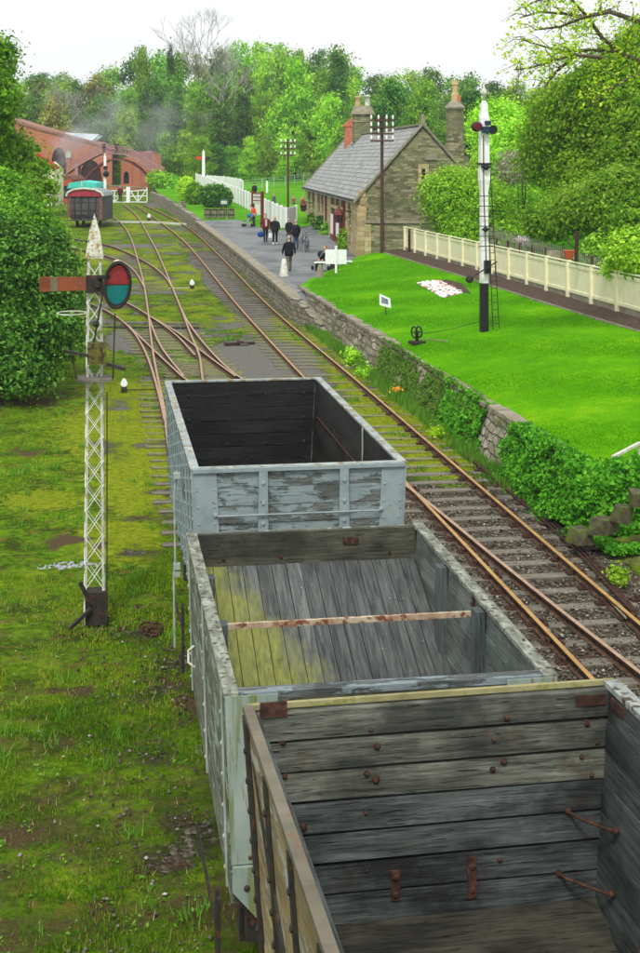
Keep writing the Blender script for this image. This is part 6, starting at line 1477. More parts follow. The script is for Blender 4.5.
for x0, x1, ya in ((50.5, 67, 146), (78.5, 103, 159)):
    m = MB(); n_ = 6
    for k in range(n_): m.prism([f.P(x0+(x1-x0)*k/n_+.12, 206, .4+.03*(k % 2)), f.P(x0+(x1-x0)*(k+1)/n_-.12, 206, .4+.03*(k % 2)), f.P(x0+(x1-x0)*(k+1)/n_-.12, ya, .4+.03*(k % 2)), f.P(x0+(x1-x0)*k/n_+.12, ya, .4+.03*(k % 2))], (0, .1, 0))
    m.build('arched_door', pm('brown_maroon_doors%d' % int(x0), [S(50, 30, 32), S(70, 40, 40)], 3), f.r)
m = MB(); m.prism([f.P(67, 206, -.2), f.P(70.5, 206, -.2), f.P(70.5, 158, -.2), f.P(67, 158, -.2)], (0, .5, 0)); pr = m.build('pier', M['brick'], f.r); m = MB(); m.prism([f.P(66.2, 158, -.4), f.P(71.2, 158, -.4), f.P(71.2, 153, -.4), f.P(68.5, 150.5, -.4), f.P(66.2, 153, -.4)], (0, .8, 0)); m.build('pier_cap', M['white_dirty'], pr)
m = MB(); m.prism([f.P(62, 134, 3), f.P(91, 135, 8), f.P(88, 143, 3), f.P(82, 143, 3)], (0, 0, .25)); m.prism([f.P(60, 134, 8), f.P(91, 135, 12), f.P(88, 145, 3), f.P(64, 138, 2)], (0, 0, .15)); m.build('roof_light', pm('pale_roof_glazing', [S(176, 192, 200), S(206, 216, 220)], 2, rough=.3), f.r)
f = PF('brick_building', 'red brick building with a small dark window right of the grass gap', 'building', 140, 192, 205)
m = MB(); shed_wall(f, [(122.5, 159), (126, 157), (152, 160), (152.1, 154), (161, 154), (161.1, 166), (164, 168)], 192, [(123.5, 129, 176, 171.5)], .5, m)
m.build('wall', M['brick'], f.r); m = MB(); m.prism([f.P(123, 184, .4), f.P(129.5, 184, .4), f.P(129.5, 170, .4), f.P(123, 170, .4)], (0, .1, 0)); m.build('window', M['black_paint'], f.r)
m = MB(); m.prism([f.P(123, 192, -.02), f.P(129.5, 192, -.02), f.P(129.5, 184, -.02), f.P(123, 184, -.02)], (0, .5, 0)); m.prism([f.P(123.5, 159, .5), f.P(122.5, 192, .5), f.P(122.5, 192, 9), f.P(123.5, 159, 9)], (-.4, 0, 0)); m.build('side_wall', M['brick'], f.r)
m = MB()
for x in (131, 140, 150): m.prism([f.P(x, 192, -.15), f.P(x+1.2, 192, -.15), f.P(x+1.2, 162, -.15), f.P(x, 162, -.15)], (0, .2, 0))
m.build('pilaster', M['terracotta'], f.r)
m = MB(); m.prism([f.P(127, 152.5, 1), f.P(148, 150.5, 6), f.P(153, 156, 1), f.P(152, 160, 0), f.P(127, 157.5, 0)], (0, 4, 0)); m.build('roof', pm('dull_maroon_roof', [S(104, 62, 60), S(132, 84, 78)], 2), f.r)
f = PF('brick_platform_wall', 'low brick wall behind the white crossing gates', 'wall', 126, 196, 196)
m = MB(); m.prism([f.P(108, 197), f.P(148, 197), f.P(148, 188.5), f.P(108, 186.5)], (0, .5, 0)); m.build('wall_face', M['brick'], f.r)
m = MB(); m.prism([f.P(108, 186.5, -.05), f.P(148, 188.5, -.05), f.P(148, 187.5, -.05), f.P(108, 185.5, -.05)], (0, .6, 0)); m.build('coping', M['coping'], f.r)
f = PF('lineside_hut', 'small cream hut with a red sloping roof half hidden in the left bushes', 'building', 46, 206, 135)
m = MB(); m.prism([f.P(34, 206), f.P(54, 206), f.P(54, 170), f.P(46, 162), f.P(34, 168)], (0, 5, 0)); m.build('wall', M['cream'], f.r)
m = MB(); m.prism([f.P(35, 153, -.3), f.P(37, 152.5, -.3), f.P(58, 167, -.3), f.P(57, 169.5, -.3), f.P(36, 156, -.3)], (0, 1.5, 0)); m.build('roof', pm('faded_red_board', [S(158, 50, 42), S(184, 70, 58)], 3), f.r)
m = MB(); m.prism([f.P(47, 206, -.05), f.P(51, 206, -.05), f.P(51, 186, -.05), f.P(47, 186, -.05)], (0, .1, 0)); m.build('door', M['white_paint'], f.r)
# footbridge
f = PF('footbridge', 'dusty maroon arched iron footbridge spanning the tracks before the brick sheds', 'footbridge', 115, 204, 186)
br_m = pm('dusty_maroon_iron', [S(142, 104, 108), S(178, 142, 144)], 3, rough=.7)
arc = [(76.5, 205), (77.5, 196), (80, 188.5), (85, 179), (92, 171), (100, 164.5), (108, 160.5), (115, 159.2), (123, 160), (131, 163), (139, 168.5), (145, 175), (149.5, 183), (152, 193), (152.6, 204)]
hand = [(66, 168), (76, 160), (88, 152), (101, 145.5), (112, 145.8), (124, 147), (134, 151.5), (144, 157.5), (153.5, 164), (163, 168)]
deck = [(66, 174), (76, 167), (88, 160), (101, 153.5), (112, 153.5), (124, 154.5), (134, 158.5), (144, 165), (153.5, 172), (163, 177)]
for yy in (0, 2.2):
    m = MB()
    for (a, b) in zip(arc[:-1], arc[1:]): m.beam(f.P(*a, yy), f.P(*b, yy), .2, .34, up=(0, 1, 0))
    m.build('arch_rib', pm('maroon_arch%d' % int(yy), [S(96, 52, 56), S(124, 72, 74)], 3), f.r)
    m = MB()
    for (a, b) in zip(hand[:-1], hand[1:]): m.beam(f.P(*a, yy), f.P(*b, yy), .09, .12, up=(0, 1, 0))
    m.build('handrail', br_m, f.r); m = MB()
    for (a, b) in zip(deck[:-1], deck[1:]): m.beam(f.P(*a, yy), f.P(*b, yy), .12, .34, up=(0, 1, 0))
    for (a, b) in zip(deck[2:-2], deck[3:-1]):
        n_ = 3; yb1 = yb2 = 0
    m.build('deck_girder', br_m, f.r); m = MB()
    hx = [p[0] for p in hand]; hy = [p[1] for p in hand]; dy_ = [p[1] for p in deck]
    for k in range(25):
        x = 66+4*k; ya, yb2 = np.interp(x, hx, hy), np.interp(x, hx, dy_); m.beam(f.P(x, ya, yy), f.P(x, yb2, yy), .05, .05)
        if k < 24: x2 = x+4; m.beam(f.P(x, ya, yy), f.P(x2, np.interp(x2, hx, dy_), yy), .03, .05, up=(0, 1, 0)); m.beam(f.P(x, yb2, yy), f.P(x2, np.interp(x2, hx, hy), yy), .03, .05, up=(0, 1, 0))
    m.build('lattice_parapet', br_m, f.r)
m = MB()
for (a, b) in zip(deck[:-1], deck[1:]): A_, B_ = f.P(*a), f.P(*b); m.slab(A_, B_-A_, (0, 2.2, 0), (0, 0, -.08))
m.build('deck', M['sleeper'], f.r)
for px in (76.5, 152.6):
    m = MB(); m.beam(f.P(px, 206, .1), f.P(px, 163 if px < 100 else 171, .1), .4, .4); m.beam(f.P(px, 206, 2.1), f.P(px, 165 if px < 100 else 172, 2.1), .4, .4); m.build('column', br_m, f.r)
_g = MB(); _a = [D(104, 191, 214), D(126, 191, 214), D(130, 156, 250), D(100, 156, 250)]; _g.add([tuple(v) for v in _a], [(0, 1, 2, 3)]); tag(_g.build('grass_bank', M['field']), 'bright grass slope between the sheds', kind='structure')
# crossing gates
f = PF('crossing_gate', 'white timber level crossing gate across the tracks under the footbridge', 'gate', 100, 202.5, dep(G(110, 202.5)))
for (x0, x1, yl) in ((102, 127, 0), (129, 147, 0)):
    m = MB(); w_ = .10
    for (a, b) in (((x0, 202), (x1, 202.2)), ((x0, 191.5), (x1, 190)), ((x0, 196.5), (x1, 196)), ((x0, 202), (x0, 189)), ((x1, 202.2), (x1, 187.5)), (((x0+x1)/2, 202), ((x0+x1)/2, 190.5)), ((x0, 189), ((x0+x1)/2, 202)), (((x0+x1)/2, 202), (x1, 188.5))): m.beam(f.P(*a), f.P(*b), w_, w_, up=(0, 1, 0))
    m.build('gate_frame', M['white_paint'], f.r)
m = MB(); m.beam(f.P(128.3, 204, 0), f.P(128.3, 187, 0), .42, .42); m.build('gate_post', M['white_paint'], f.r)
m = MB(); m.beam(f.P(101, 206, 0), f.P(101, 187, 0), .3, .3); m.build('gate_post', M['white_paint'], f.r)
# cable trough across the tracks, near and far
P = [G(104, 222.6), G(150, 223), G(190, 225.5)]; m = MB(); [m.beam(a+Vector((0, 0, .05)), b+Vector((0, 0, .05)), .45, .2) for a, b in zip(P[:-1], P[1:])]
tag(m.build('concrete_kerb', M['white_dirty'], loc=P[0]), 'long pale strip lying across all the tracks at the far end of the platform', 'kerb')
P = [G(100, 326.5), G(200, 327)]
for j, y in enumerate((324.5, 328.5)):
    a, b = G(100, y), G(200, y+.5); m = MB(); n_ = 16
    for k in range(n_): q0 = a.lerp(b, k/n_); m.slab(q0+Vector((0, 0, -.02)), (b-a)*(.9/n_), (0, .26, 0), (0, 0, .09))
    tag(m.build('slotted_boards', M['iron_dark'] if j else M['sleeper'], loc=a), ['farther of two dark slotted board rows crossing beneath the curved rails', 'nearer of two dark slotted board rows crossing beneath the curved rails'][j], 'boards')
# ------------------------------------------------------------------ stabled vehicles on the left siding
f = PF('covered_van', 'dark grey planked van with a crimson curved roof end, parked end-on at the left', 'railway wagon', 84, 228, dep(G(84, 228)))
van_g = pm('sooty_grey_planks', [S(56, 58, 60), S(92, 94, 94)], 3, (1, 1, .4), rough=.8)
w0, w1_ = 67.5, 102.5; Lv = 6.0; off = Vector((-.0, Lv, 0))
m = MB(); m.prism([f.P(w0, 221), f.P(w1_, 221), f.P(w1_, 196), f.P(w0, 196)], (0, Lv, 0)); bdy = m.build('body', van_g, f.r)
m = MB()
for x in (74.5, 81, 88.5, 95.5): m.prism([f.P(x-.5, 219, -.06), f.P(x+.5, 219, -.06), f.P(x+.5, 197, -.06), f.P(x-.5, 197, -.06)], (0, .06, 0))
for y in (203, 211): m.prism([f.P(w0+4, y, -.03), f.P(w1_-4, y, -.03), f.P(w1_-4, y-.8, -.03), f.P(w0+4, y-.8, -.03)], (0, .03, 0))
m.build('framing', M['iron_dark'], bdy)
m = MB(); [m.prism([f.P(x, 220, -.08), f.P(x+3, 220, -.08), f.P(x+3, 195, -.08), f.P(x, 195, -.08)], (0, .08, 0)) for x in (w0, w1_-3)]; m.build('corner_post', pm('brown_corner', [S(104, 70, 64), S(128, 88, 78)], 4), bdy)
m = MB(); m.prism([f.P(w0-.25, 214, .1), f.P(w0-.25, 200, .1), f.P(w0-.25, 200, Lv), f.P(w0-.25, 214, Lv)], (.1, 0, 0)); m.build('magenta_panel', pm('magenta_panel', [S(150, 44, 84), S(172, 62, 104)], 4), bdy)
ar_ = [(66.5, 196.5), (68, 193), (74, 190), (84.5, 188.8), (95, 190), (101.5, 193), (103.5, 196.5)]
m = MB(); m.prism([f.P(*p, -.15) for p in ar_], (0, .3, 0)); m.build('roof_end', pm('crimson_roof_end', [S(142, 40, 58), S(172, 62, 76)], 4), f.r)
m = MB(); m.tube([f.P(x, y-.3, -.2) for x, y in ar_], .10, 6); m.build('roof_rim', M['white_dirty'], f.r)
m = MB(); m.prism([f.P(x, y, .15) for x, y in ar_], (0, Lv-.15, 0)); m.build('roof', pm('grey_roof', [S(120, 130, 128), S(146, 156, 150)], 2), f.r)
f2 = PF('sheeted_wagon', 'wagon covered by a turquoise sheet standing behind the dark van', 'railway wagon', 84, 224, 142)
teal = pm('turquoise_sheet', [S(52, 190, 176), S(88, 212, 196)], 2, rough=.6)
m = MB(); m.prism([f2.P(67, 188.5), f2.P(69, 183), f2.P(82, 181), f2.P(96, 183), f2.P(97, 188.5)], (0, 5, 0)); m.build('sheet', teal, f2.r)
m = MB(); m.prism([f2.P(68, 214), f2.P(98, 214), f2.P(98, 188), f2.P(68, 188)], (0, 5, 0)); m.build('body', van_g, f2.r)
m = MB(); m.beam(f2.P(82, 188, -.1), f2.P(82, 181, -.1), .14, .1); m.build('rope', M['white_dirty'], f2.r)
for ff, ww in ((f, .75), (f2, .75)):
    for yy in (1.0, 4.2):
        for s in (-1, 1):
            m = MB(); zc = .5; m.lathe((s*.75, yy, zc), [(.05, -.06), (.47, -.06), (.5, -.02), (.46, .06), (.05, .06)], 14, 'X'); m.build('wheel', M['iron_dark'], ff.r)
for s in (-1, 1):
    m = MB(); m.lathe((s*.87, 0, 1.0), [(.1, 0), (.08, -.3), (.2, -.32), (.2, -.38)], 10, 'Y'); m.build('buffer', M['iron_dark'], f.r)
m = MB(); m.box((0, .1, .95), (2.3, .2, .35)); m.box((0, 3, .95), (1.8, 5.6, .2)); m.build('underframe', M['iron_dark'], f.r)
f = PF('red_coach', 'faded orange-red vehicle farther left behind the dark van', 'railway wagon', 63, 216, 160)
m = MB(); m.prism([f.P(57.5, 212), f.P(72, 212), f.P(72, 180), f.P(57.5, 180)], (0, 8, 0)); m.build('body', pm('orange_red_paint', [S(156, 62, 44), S(186, 84, 60)], 4), f.r)
m = MB(); m.prism([f.P(56.5, 180), f.P(58, 177), f.P(64, 175.3), f.P(70, 176), f.P(73, 180)], (0, 8, 0)); m.build('roof', pm('brown_roof', [S(104, 60, 54), S(124, 78, 68)], 4), f.r)
m = MB(); m.prism([f.P(59, 198, -.03), f.P(70, 198, -.03), f.P(70, 186, -.03), f.P(59, 186, -.03)], (0, .04, 0)); m.build('window', M['glass'], f.r)
# steam drifting from the shed
def steam(label, c, r_, dens, seed):
    mt = bpy.data.materials.new('steam'); mt.use_nodes = True; t = mt.node_tree; t.nodes.clear(); o_ = t.nodes.new('ShaderNodeOutputMaterial'); pv = t.nodes.new('ShaderNodeVolumePrincipled'); pv.inputs['Color'].default_value = (.93, .95, .98, 1)
    tcn = t.nodes.new('ShaderNodeTexCoord'); nz = t.nodes.new('ShaderNodeTexNoise'); nz.inputs['Scale'].default_value = .22; nz.inputs['Detail'].default_value = 4; t.links.new(tcn.outputs['Object'], nz.inputs['Vector'])
    ln = t.nodes.new('ShaderNodeVectorMath'); ln.operation = 'LENGTH'; mp = t.nodes.new('ShaderNodeMapping'); mp.inputs['Scale'].default_value = (1/r_[0], 1/r_[1], 1/r_[2]); t.links.new(tcn.outputs['Object'], mp.inputs['Vector']); t.links.new(mp.outputs[0], ln.inputs[0])
    a = t.nodes.new('ShaderNodeMath'); a.operation = 'MULTIPLY_ADD'; t.links.new(nz.outputs['Fac'], a.inputs[0]); a.inputs[1].default_value = 2.6; a.inputs[2].default_value = -.75
    b = t.nodes.new('ShaderNodeMath'); b.operation = 'SUBTRACT'; t.links.new(a.outputs[0], b.inputs[0]); t.links.new(ln.outputs['Value'], b.inputs[1])
    c2 = t.nodes.new('ShaderNodeMath'); c2.operation = 'MULTIPLY'; c2.use_clamp = False; mxn = t.nodes.new('ShaderNodeMath'); mxn.operation = 'MAXIMUM'; t.links.new(b.outputs[0], mxn.inputs[0]); mxn.inputs[1].default_value = 0
    t.links.new(mxn.outputs[0], c2.inputs[0]); c2.inputs[1].default_value = dens; t.links.new(c2.outputs[0], pv.inputs['Density']); t.links.new(pv.outputs[0], o_.inputs['Volume'])
    m = MB(); m.ball((0, 0, 0), r_, 20, 12); o = m.build('steam', mt); o.location = c; tag(o, label, 'steam', kind='stuff')
steam('pale steam hanging over the engine shed roof', D(74, 138, 205), (5, 4, 5), .5, 1)
steam('thin steam drifting before the dark trees', D(108, 118, 200), (8, 5, 8), .16, 2)
steam('wisp of steam drifting right over the woods', D(160, 124, 202), (8, 5, 8), .14, 3)

# ------------------------------------------------------------------ people
def limb_mesh(J, E, Rr, lab):
    """one continuous skinned figure; returns evaluated mesh + vertex positions"""
    me = bpy.data.meshes.new('skin'); names = list(J); ix = {n_: i for i, n_ in enumerate(names)}
    me.from_pydata([J[n_] for n_ in names], [(ix[a], ix[b]) for a, b in E], []); o = bpy.data.objects.new('tmp', me); COL.objects.link(o)
    sm = o.modifiers.new('s', 'SKIN'); sm.use_smooth_shade = True
    for i, n_ in enumerate(names): v = me.skin_vertices[0].data[i]; r_ = Rr[n_]; v.radius = r_ if isinstance(r_, tuple) else (r_, r_); v.use_root = (i == 0)
    sb_ = o.modifiers.new('d', 'SUBSURF'); sb_.levels = 1; sb_.render_levels = 1
    dg = bpy.context.evaluated_depsgraph_get(); ev = o.evaluated_get(dg); m2 = bpy.data.meshes.new_from_object(ev); COL.objects.unlink(o); bpy.data.objects.remove(o); return m2
SKIN = pm('skin', [S(206, 158, 132), S(222, 178, 150)], 4, rough=.6, bump=0)
def cloth(name, rgb): return pm(name, [tuple(x*.75 for x in S(*rgb)[:3])+(1,), S(*rgb)], 6, rough=.9, bump=.3)
def person(label, loc, face, H, top, legs, hair, pose='stand', hold=None, top_in=None, shoes=(30, 28, 28), arms=None, lean=0.0):
    """face: heading angle (0 = looking along +Y, away from camera)"""
    root = thing('person', label, 'person', loc, face); s = H/1.75
    st = .10 if pose == 'walk' else .0; hp = .93
    J = {}; Rr = {}
    def a(n_, p, r_): J[n_] = Vector(p)*s; Rr[n_] = tuple(x*s for x in r_) if isinstance(r_, tuple) else r_*s
    if pose == 'sit':
        a('pelvis', (0, 0, .50), (.16, .12)); a('waist', (0, -.02, .66), (.14, .10)); a('chest', (0, .01, .86), (.17, .11)); a('neckb', (0, .02, 1.00), (.08, .07)); a('neck', (0, .03, 1.06), .052); a('head', (0, .05, 1.16), .075)
        for sx, n_ in ((-1, 'L'), (1, 'R')):
            a('hip'+n_, (sx*.09, .02, .50), .085); a('kn'+n_, (sx*.11, .44, .50), .062); a('an'+n_, (sx*.11, .46, .10), .042); a('to'+n_, (sx*.12, .60, .04), .035)
            a('sh'+n_, (sx*.19, .01, .95), .055); a('el'+n_, (sx*.24, .10, .70), .042); a('wr'+n_, (sx*.14, .30, .60), .03)
            hd = Vector((sx*-.02, .07, -.0))
    else:
        a('pelvis', (0, 0, hp), (.145, .11)); a('waist', (0, .0, 1.08), (.135, .10)); a('chest', (0, .01+lean*.1, 1.28), (.17, .115)); a('neckb', (0, .01+lean*.15, 1.42), (.085, .07)); a('neck', (0, .02+lean*.18, 1.49), .052); a('head', (0, .035+lean*.2, 1.60), .075)
        for sx, n_ in ((-1, 'L'), (1, 'R')):
            t = sx*st; a('hip'+n_, (sx*.085, 0, .88), .096); a('kn'+n_, (sx*.10, t*1.0+.02, .49), .075); a('an'+n_, (sx*.105, t*1.8-.02, .09), .055); a('to'+n_, (sx*.12, t*1.8+.13, .04), .036)
            sw_ = -t; a('sh'+n_, (sx*.205, .01, 1.38), .07); a('el'+n_, (sx*.27, -.03+sw_*.8, 1.10), .06); a('wr'+n_, (sx*.27, .08+sw_*1.6, .87), .036)
    E = [('pelvis', 'waist'), ('waist', 'chest'), ('chest', 'neckb'), ('neckb', 'neck'), ('neck', 'head')]
    for n_ in 'LR':
        E += [('pelvis', 'hip'+n_), ('hip'+n_, 'kn'+n_), ('kn'+n_, 'an'+n_), ('an'+n_, 'to'+n_), ('chest', 'sh'+n_), ('sh'+n_, 'el'+n_), ('el'+n_, 'wr'+n_)]
        w_ = J['wr'+n_]; dr = (w_-J['el'+n_]).normalized(); J['pa'+n_] = w_+dr*.075*s; Rr['pa'+n_] = (.036*s, .02*s); E.append(('wr'+n_, 'pa'+n_))
    me = limb_mesh(J, E, Rr, None)
    mt_top = cloth('jacket', top); mt_leg = cloth('trousers', legs); mt_sh = cloth('shoes', shoes)
    mats = [SKIN, mt_top, mt_leg, mt_sh, cloth('shirt', top_in) if top_in else mt_top]
    me.materials.clear(); [me.materials.append(q) for q in mats]
    seg = [(J[a_], J[b_], a_, b_) for a_, b_ in E]
    for p in me.polygons:
        c = p.center; best = None; bd_ = 9
        for A_, B_, a_, b_ in seg:
            ab = B_-A_; t = max(0, min(1, (c-A_).dot(ab)/ab.length_squared)); dd = (c-(A_+ab*t)).length
            if dd < bd_: bd_ = dd; best = (a_, b_, t)
        a_, b_, t = best
        if b_[:2] == 'pa' or b_ in ('head', 'neck'): k = 0
        elif b_[:2] == 'to' or (b_[:2] == 'an' and t > .88): k = 3
        elif b_[:2] in ('hi', 'kn', 'an'): k = 2
        elif a_ == 'pelvis' and t < .15 and pose != 'sit': k = 1
        else: k = 1
        if k == 1 and top_in and b_ in ('waist', 'chest', 'neckb') and abs(c.x) < .05*s and c.y > .06*s: k = 4
        p.material_index = k; p.use_smooth = True
    # head, ears, nose and fingers join the same mesh
    bm_ = bmesh.new(); bm_.from_mesh(me); mb = MB(); hc = J['head']+Vector((0, .01, .035))*s
    mb.ball(hc, (.075*s, .095*s, .118*s), 12, 10); mb.ball(hc+Vector((0, .098, -.005))*s, (.014*s, .02*s, .022*s), 6, 5); [mb.ball(hc+Vector((q*.076, -.005, .0))*s, (.012*s, .022*s, .032*s), 6, 5) for q in (-1, 1)]
    [mb.ball(hc+Vector((q*.03, .086, .018))*s, .010*s, 6, 4, 3) for q in (-1, 1)]; mb.ball(hc+Vector((0, .088, -.052))*s, (.024*s, .008*s, .006*s), 6, 4, 1 if False else 0)
    for n_ in 'LR':
        P0_ = J['pa'+n_]; dr = (P0_-J['wr'+n_]).normalized(); sx = -1 if n_ == 'L' else 1
        for q in range(4):
            ln = (.065, .075, .07, .055)[q]; o_ = P0_+Vector((0, (q-1.5)*.018, 0))*s; mb.tube([o_, o_+dr*ln*.5*s+Vector((-sx*.004, 0, 0))*s, o_+dr*ln*s+Vector((-sx*.022, 0, 0))*s], [.0095*s, .009*s, .006*s], 6)
        o_ = P0_-dr*.04*s+Vector((0, .03, 0))*s; mb.tube([o_, o_+Vector((-sx*.01, .03, -.02))*s, o_+Vector((-sx*.015, .035, -.05))*s], [.011*s, .01*s, .007*s], 6)
    vs = [bm_.verts.new(v) for v in mb.v]; bm_.verts.ensure_lookup_table()
    for f_, mi in zip(mb.f, mb.m):
        try: fc = bm_.faces.new([vs[i] for i in f_]); fc.material_index = mi; fc.smooth = True
        except ValueError: pass
    bm_.to_mesh(me); bm_.free(); o = bpy.data.objects.new('body', me); COL.objects.link(o); o.parent = root
    mb = MB(); mb.ball(hc+Vector((0, -.018, .028))*s, (.084*s, .098*s, .105*s), 12, 8)
    if hair[1] == 'long': mb.ball(hc+Vector((0, -.055, -.05))*s, (.08*s, .06*s, .15*s), 10, 8)
    mb.v = [(v[0], min(v[1], (hc.y+.045*s) if v[2] < hc.z+.06*s else 9), v[2]) for v in mb.v]
    mb.build('hair', cloth('hair', hair[0]), root, True)
    if pose != 'sit':                                        # jacket: loose shell over the trunk
        mb = MB(); mb.lathe((0, J['chest'].y*.6, 0), [(.20*s, .78*s), (.215*s, .95*s), (.20*s, 1.1*s), (.215*s, 1.28*s), (.19*s, 1.40*s), (.09*s, 1.47*s)], 14); mb.v = [(v[0]*1.06, v[1]*.78, v[2]) for v in mb.v]
        if top_in: mb.m = [4 if False else 0]*len(mb.f)
        mb.build('jacket', mt_top, root, True)
        if top_in: mb = MB(); mb.box((0, .168*s, 1.2*s), (.12*s, .02*s, .42*s)); mb.build('shirt_front', mats[4], root)
    return root, J, s
def hand_world(root, J, n_):
    v = J['pa'+n_]+(J['pa'+n_]-J['wr'+n_]).normalized()*.05; a = root.rotation_euler.z
    return Vector((root.location.x+v.x*math.cos(a)-v.y*math.sin(a), root.location.y+v.x*math.sin(a)+v.y*math.cos(a), root.location.z+v.z))
PI = math.pi
def spot(px, py): return G(px, py, plat)+Vector((0, 0, .045))
r1, J1, s1 = person('person in a black jacket and grey trousers seen from behind, walking away along the platform', spot(289, 273), .1, 1.9, (20, 20, 26), (112, 108, 96), ((176, 172, 166), 'short'), 'walk')
r2, J2, s2 = person('person in a maroon jacket over a pale shirt walking with a blue bag', spot(265.5, 243), PI+.1, 1.9, (110, 26, 44), (30, 34, 52), ((44, 34, 28), 'short'), 'walk', top_in=(214, 196, 196))
r3, J3, s3 = person('fair-haired person in a black jacket carrying a small white bag', spot(275, 245.5), PI-.1, 1.86, (24, 26, 28), (22, 24, 34), ((196, 168, 120), 'long'), 'walk', shoes=(220, 220, 220))
r4, J4, s4 = person('tall person in a long dark coat and blue jeans standing by the clipped climbers', spot(296, 250.5), .5, 1.86, (26, 26, 40), (62, 82, 116), ((176, 164, 150), 'short'))
r5, J5, s5 = person('shorter grey-haired person in a black coat beside the one in blue jeans', spot(289, 243.5), PI-.6, 1.62, (28, 28, 32), (58, 58, 62), ((150, 140, 130), 'short'))
r6, J6, s6 = person('person in a bright orange-red top bending over a pushchair', spot(254, 226.5), PI/2+.3, 1.66, (226, 72, 40), (40, 48, 80), ((60, 40, 30), 'short'), lean=1.2)
pS = spot(326, 272); r7, J7, s7 = person('seated person in a black and white top on the bench near the white notice board', pS+Vector((0, 0, 0)), PI/2+.5, 1.8, (36, 36, 42), (30, 30, 36), ((150, 110, 84), 'short'), 'sit', top_in=(230, 230, 230))
fz_ = lambda px, py: G(px, py, lambda x, y: .96+g(y))
person('dark-clothed person standing behind the white fence on the grass', fz_(254.5, 199), .3, 1.75, (30, 32, 42), (34, 34, 44), ((70, 54, 44), 'short'))
person('person in a grey top half hidden by the near end of the white fence', fz_(274, 211), 1.0, 1.7, (92, 96, 112), (40, 44, 60), ((190, 130, 90), 'short'))
person('left of two people sitting together on the green field', fz_(296, 204)+Vector((-.25, 0, -.42)), PI, 1.75, (150, 90, 96), (60, 66, 90), ((84, 60, 48), 'short'), 'sit')
person('right of two people sitting together on the green field', fz_(299, 204)+Vector((.3, 0, -.42)), PI+.3, 1.7, (176, 120, 116), (74, 84, 110), ((120, 84, 60), 'short'), 'sit')
pB_ = lambda px, py, dy=0: D(px, py, 186+dy)
for px, py, col, lab in ((104, 155.5, (40, 28, 40), 'left of two dark figures standing on top of the footbridge'), (117, 155.5, (56, 40, 48), 'right of two dark figures standing on top of the footbridge')): person(lab, pB_(px, py-.6, 1.0), PI, 1.75, col, (34, 26, 34), ((40, 32, 30), 'short'))
person('person in dark red standing by the level crossing gate', G(120, 202)+Vector((0, -1.5, .05)), PI, 1.9, (96, 28, 40), (50, 34, 40), ((50, 36, 30), 'short'))
# bags
h = hand_world(r2, J2, 'R' if hand_world(r2, J2, 'R').x < hand_world(r2, J2, 'L').x else 'L'); m = MB(); m.ball((0, 0, -.30), (.24, .14, .19), 10, 8); m.tube([(-.1, 0, -.14), (-.03, 0, -.02), (.03, 0, -.02), (.1, 0, -.14)], .012, 5); o = m.build('bag', cloth('blue_bag', (26, 74, 158)), None, True); o.location = h; tag(o, 'blue shoulder bag hanging from the hand of the person in maroon', 'bag')
h = hand_world(r3, J3, 'R' if hand_world(r3, J3, 'R').x < hand_world(r3, J3, 'L').x else 'L'); m = MB(); m.box((0, 0, -.2), (.22, .1, .3)); m.tube([(-.06, 0, -.06), (0, 0, -.01), (.06, 0, -.06)], .008, 5); o = m.build('bag', M['white_paint']); o.location = h; tag(o, 'small white bag held by the fair-haired person in black', 'bag')
# pushchair, pram, bicycles
def pushchair(loc, rz, cm, label, name='pushchair'):
    r_ = thing(name, label, 'pushchair', loc, rz)
    for sx in (-1, 1):
        for sy in (-.35, .35): m = MB(); m.lathe((sx*.26, sy, .13), [(.03, -.02), (.12, -.02), (.13, 0), (.12, .02), (.03, .02)], 12, 'X'); m.build('wheel', M['black_paint'], r_)
    m = MB(); [m.tube([(sx*.25, .35, .13), (sx*.24, -.1, .55), (sx*.24, -.5, 1.0)], .014, 6) for sx in (-1, 1)]; [m.tube([(sx*.25, -.35, .13), (sx*.24, .1, .5)], .014, 6) for sx in (-1, 1)]; m.tube([(-.24, -.5, 1.0), (.24, -.5, 1.0)], .018, 6); m.build('frame', M['white_dirty'], r_)
    m = MB(); m.slab((-.22, -.1, .42), (.44, 0, 0), (0, .4, .05), (0, 0, .05)); m.slab((-.22, -.1, .45), (.44, 0, 0), (0, -.2, .5), (0, .05, .02)); m.build('seat', cm, r_)
    m = MB(); m.ball((0, -.15, .86), (.25, .28, .2), 10, 8); m.build('hood', cm, r_, True); return r_
pushchair(spot(248.5, 227.5), 1.2, cloth('blue_hood', (60, 110, 150)), 'light blue pushchair in front of the person in orange-red')
pushchair(spot(321.5, 271)+Vector((-.1, -.3, 0)), .5, cloth('black_hood', (30, 32, 44)), 'dark pushchair parked beside the seated person')
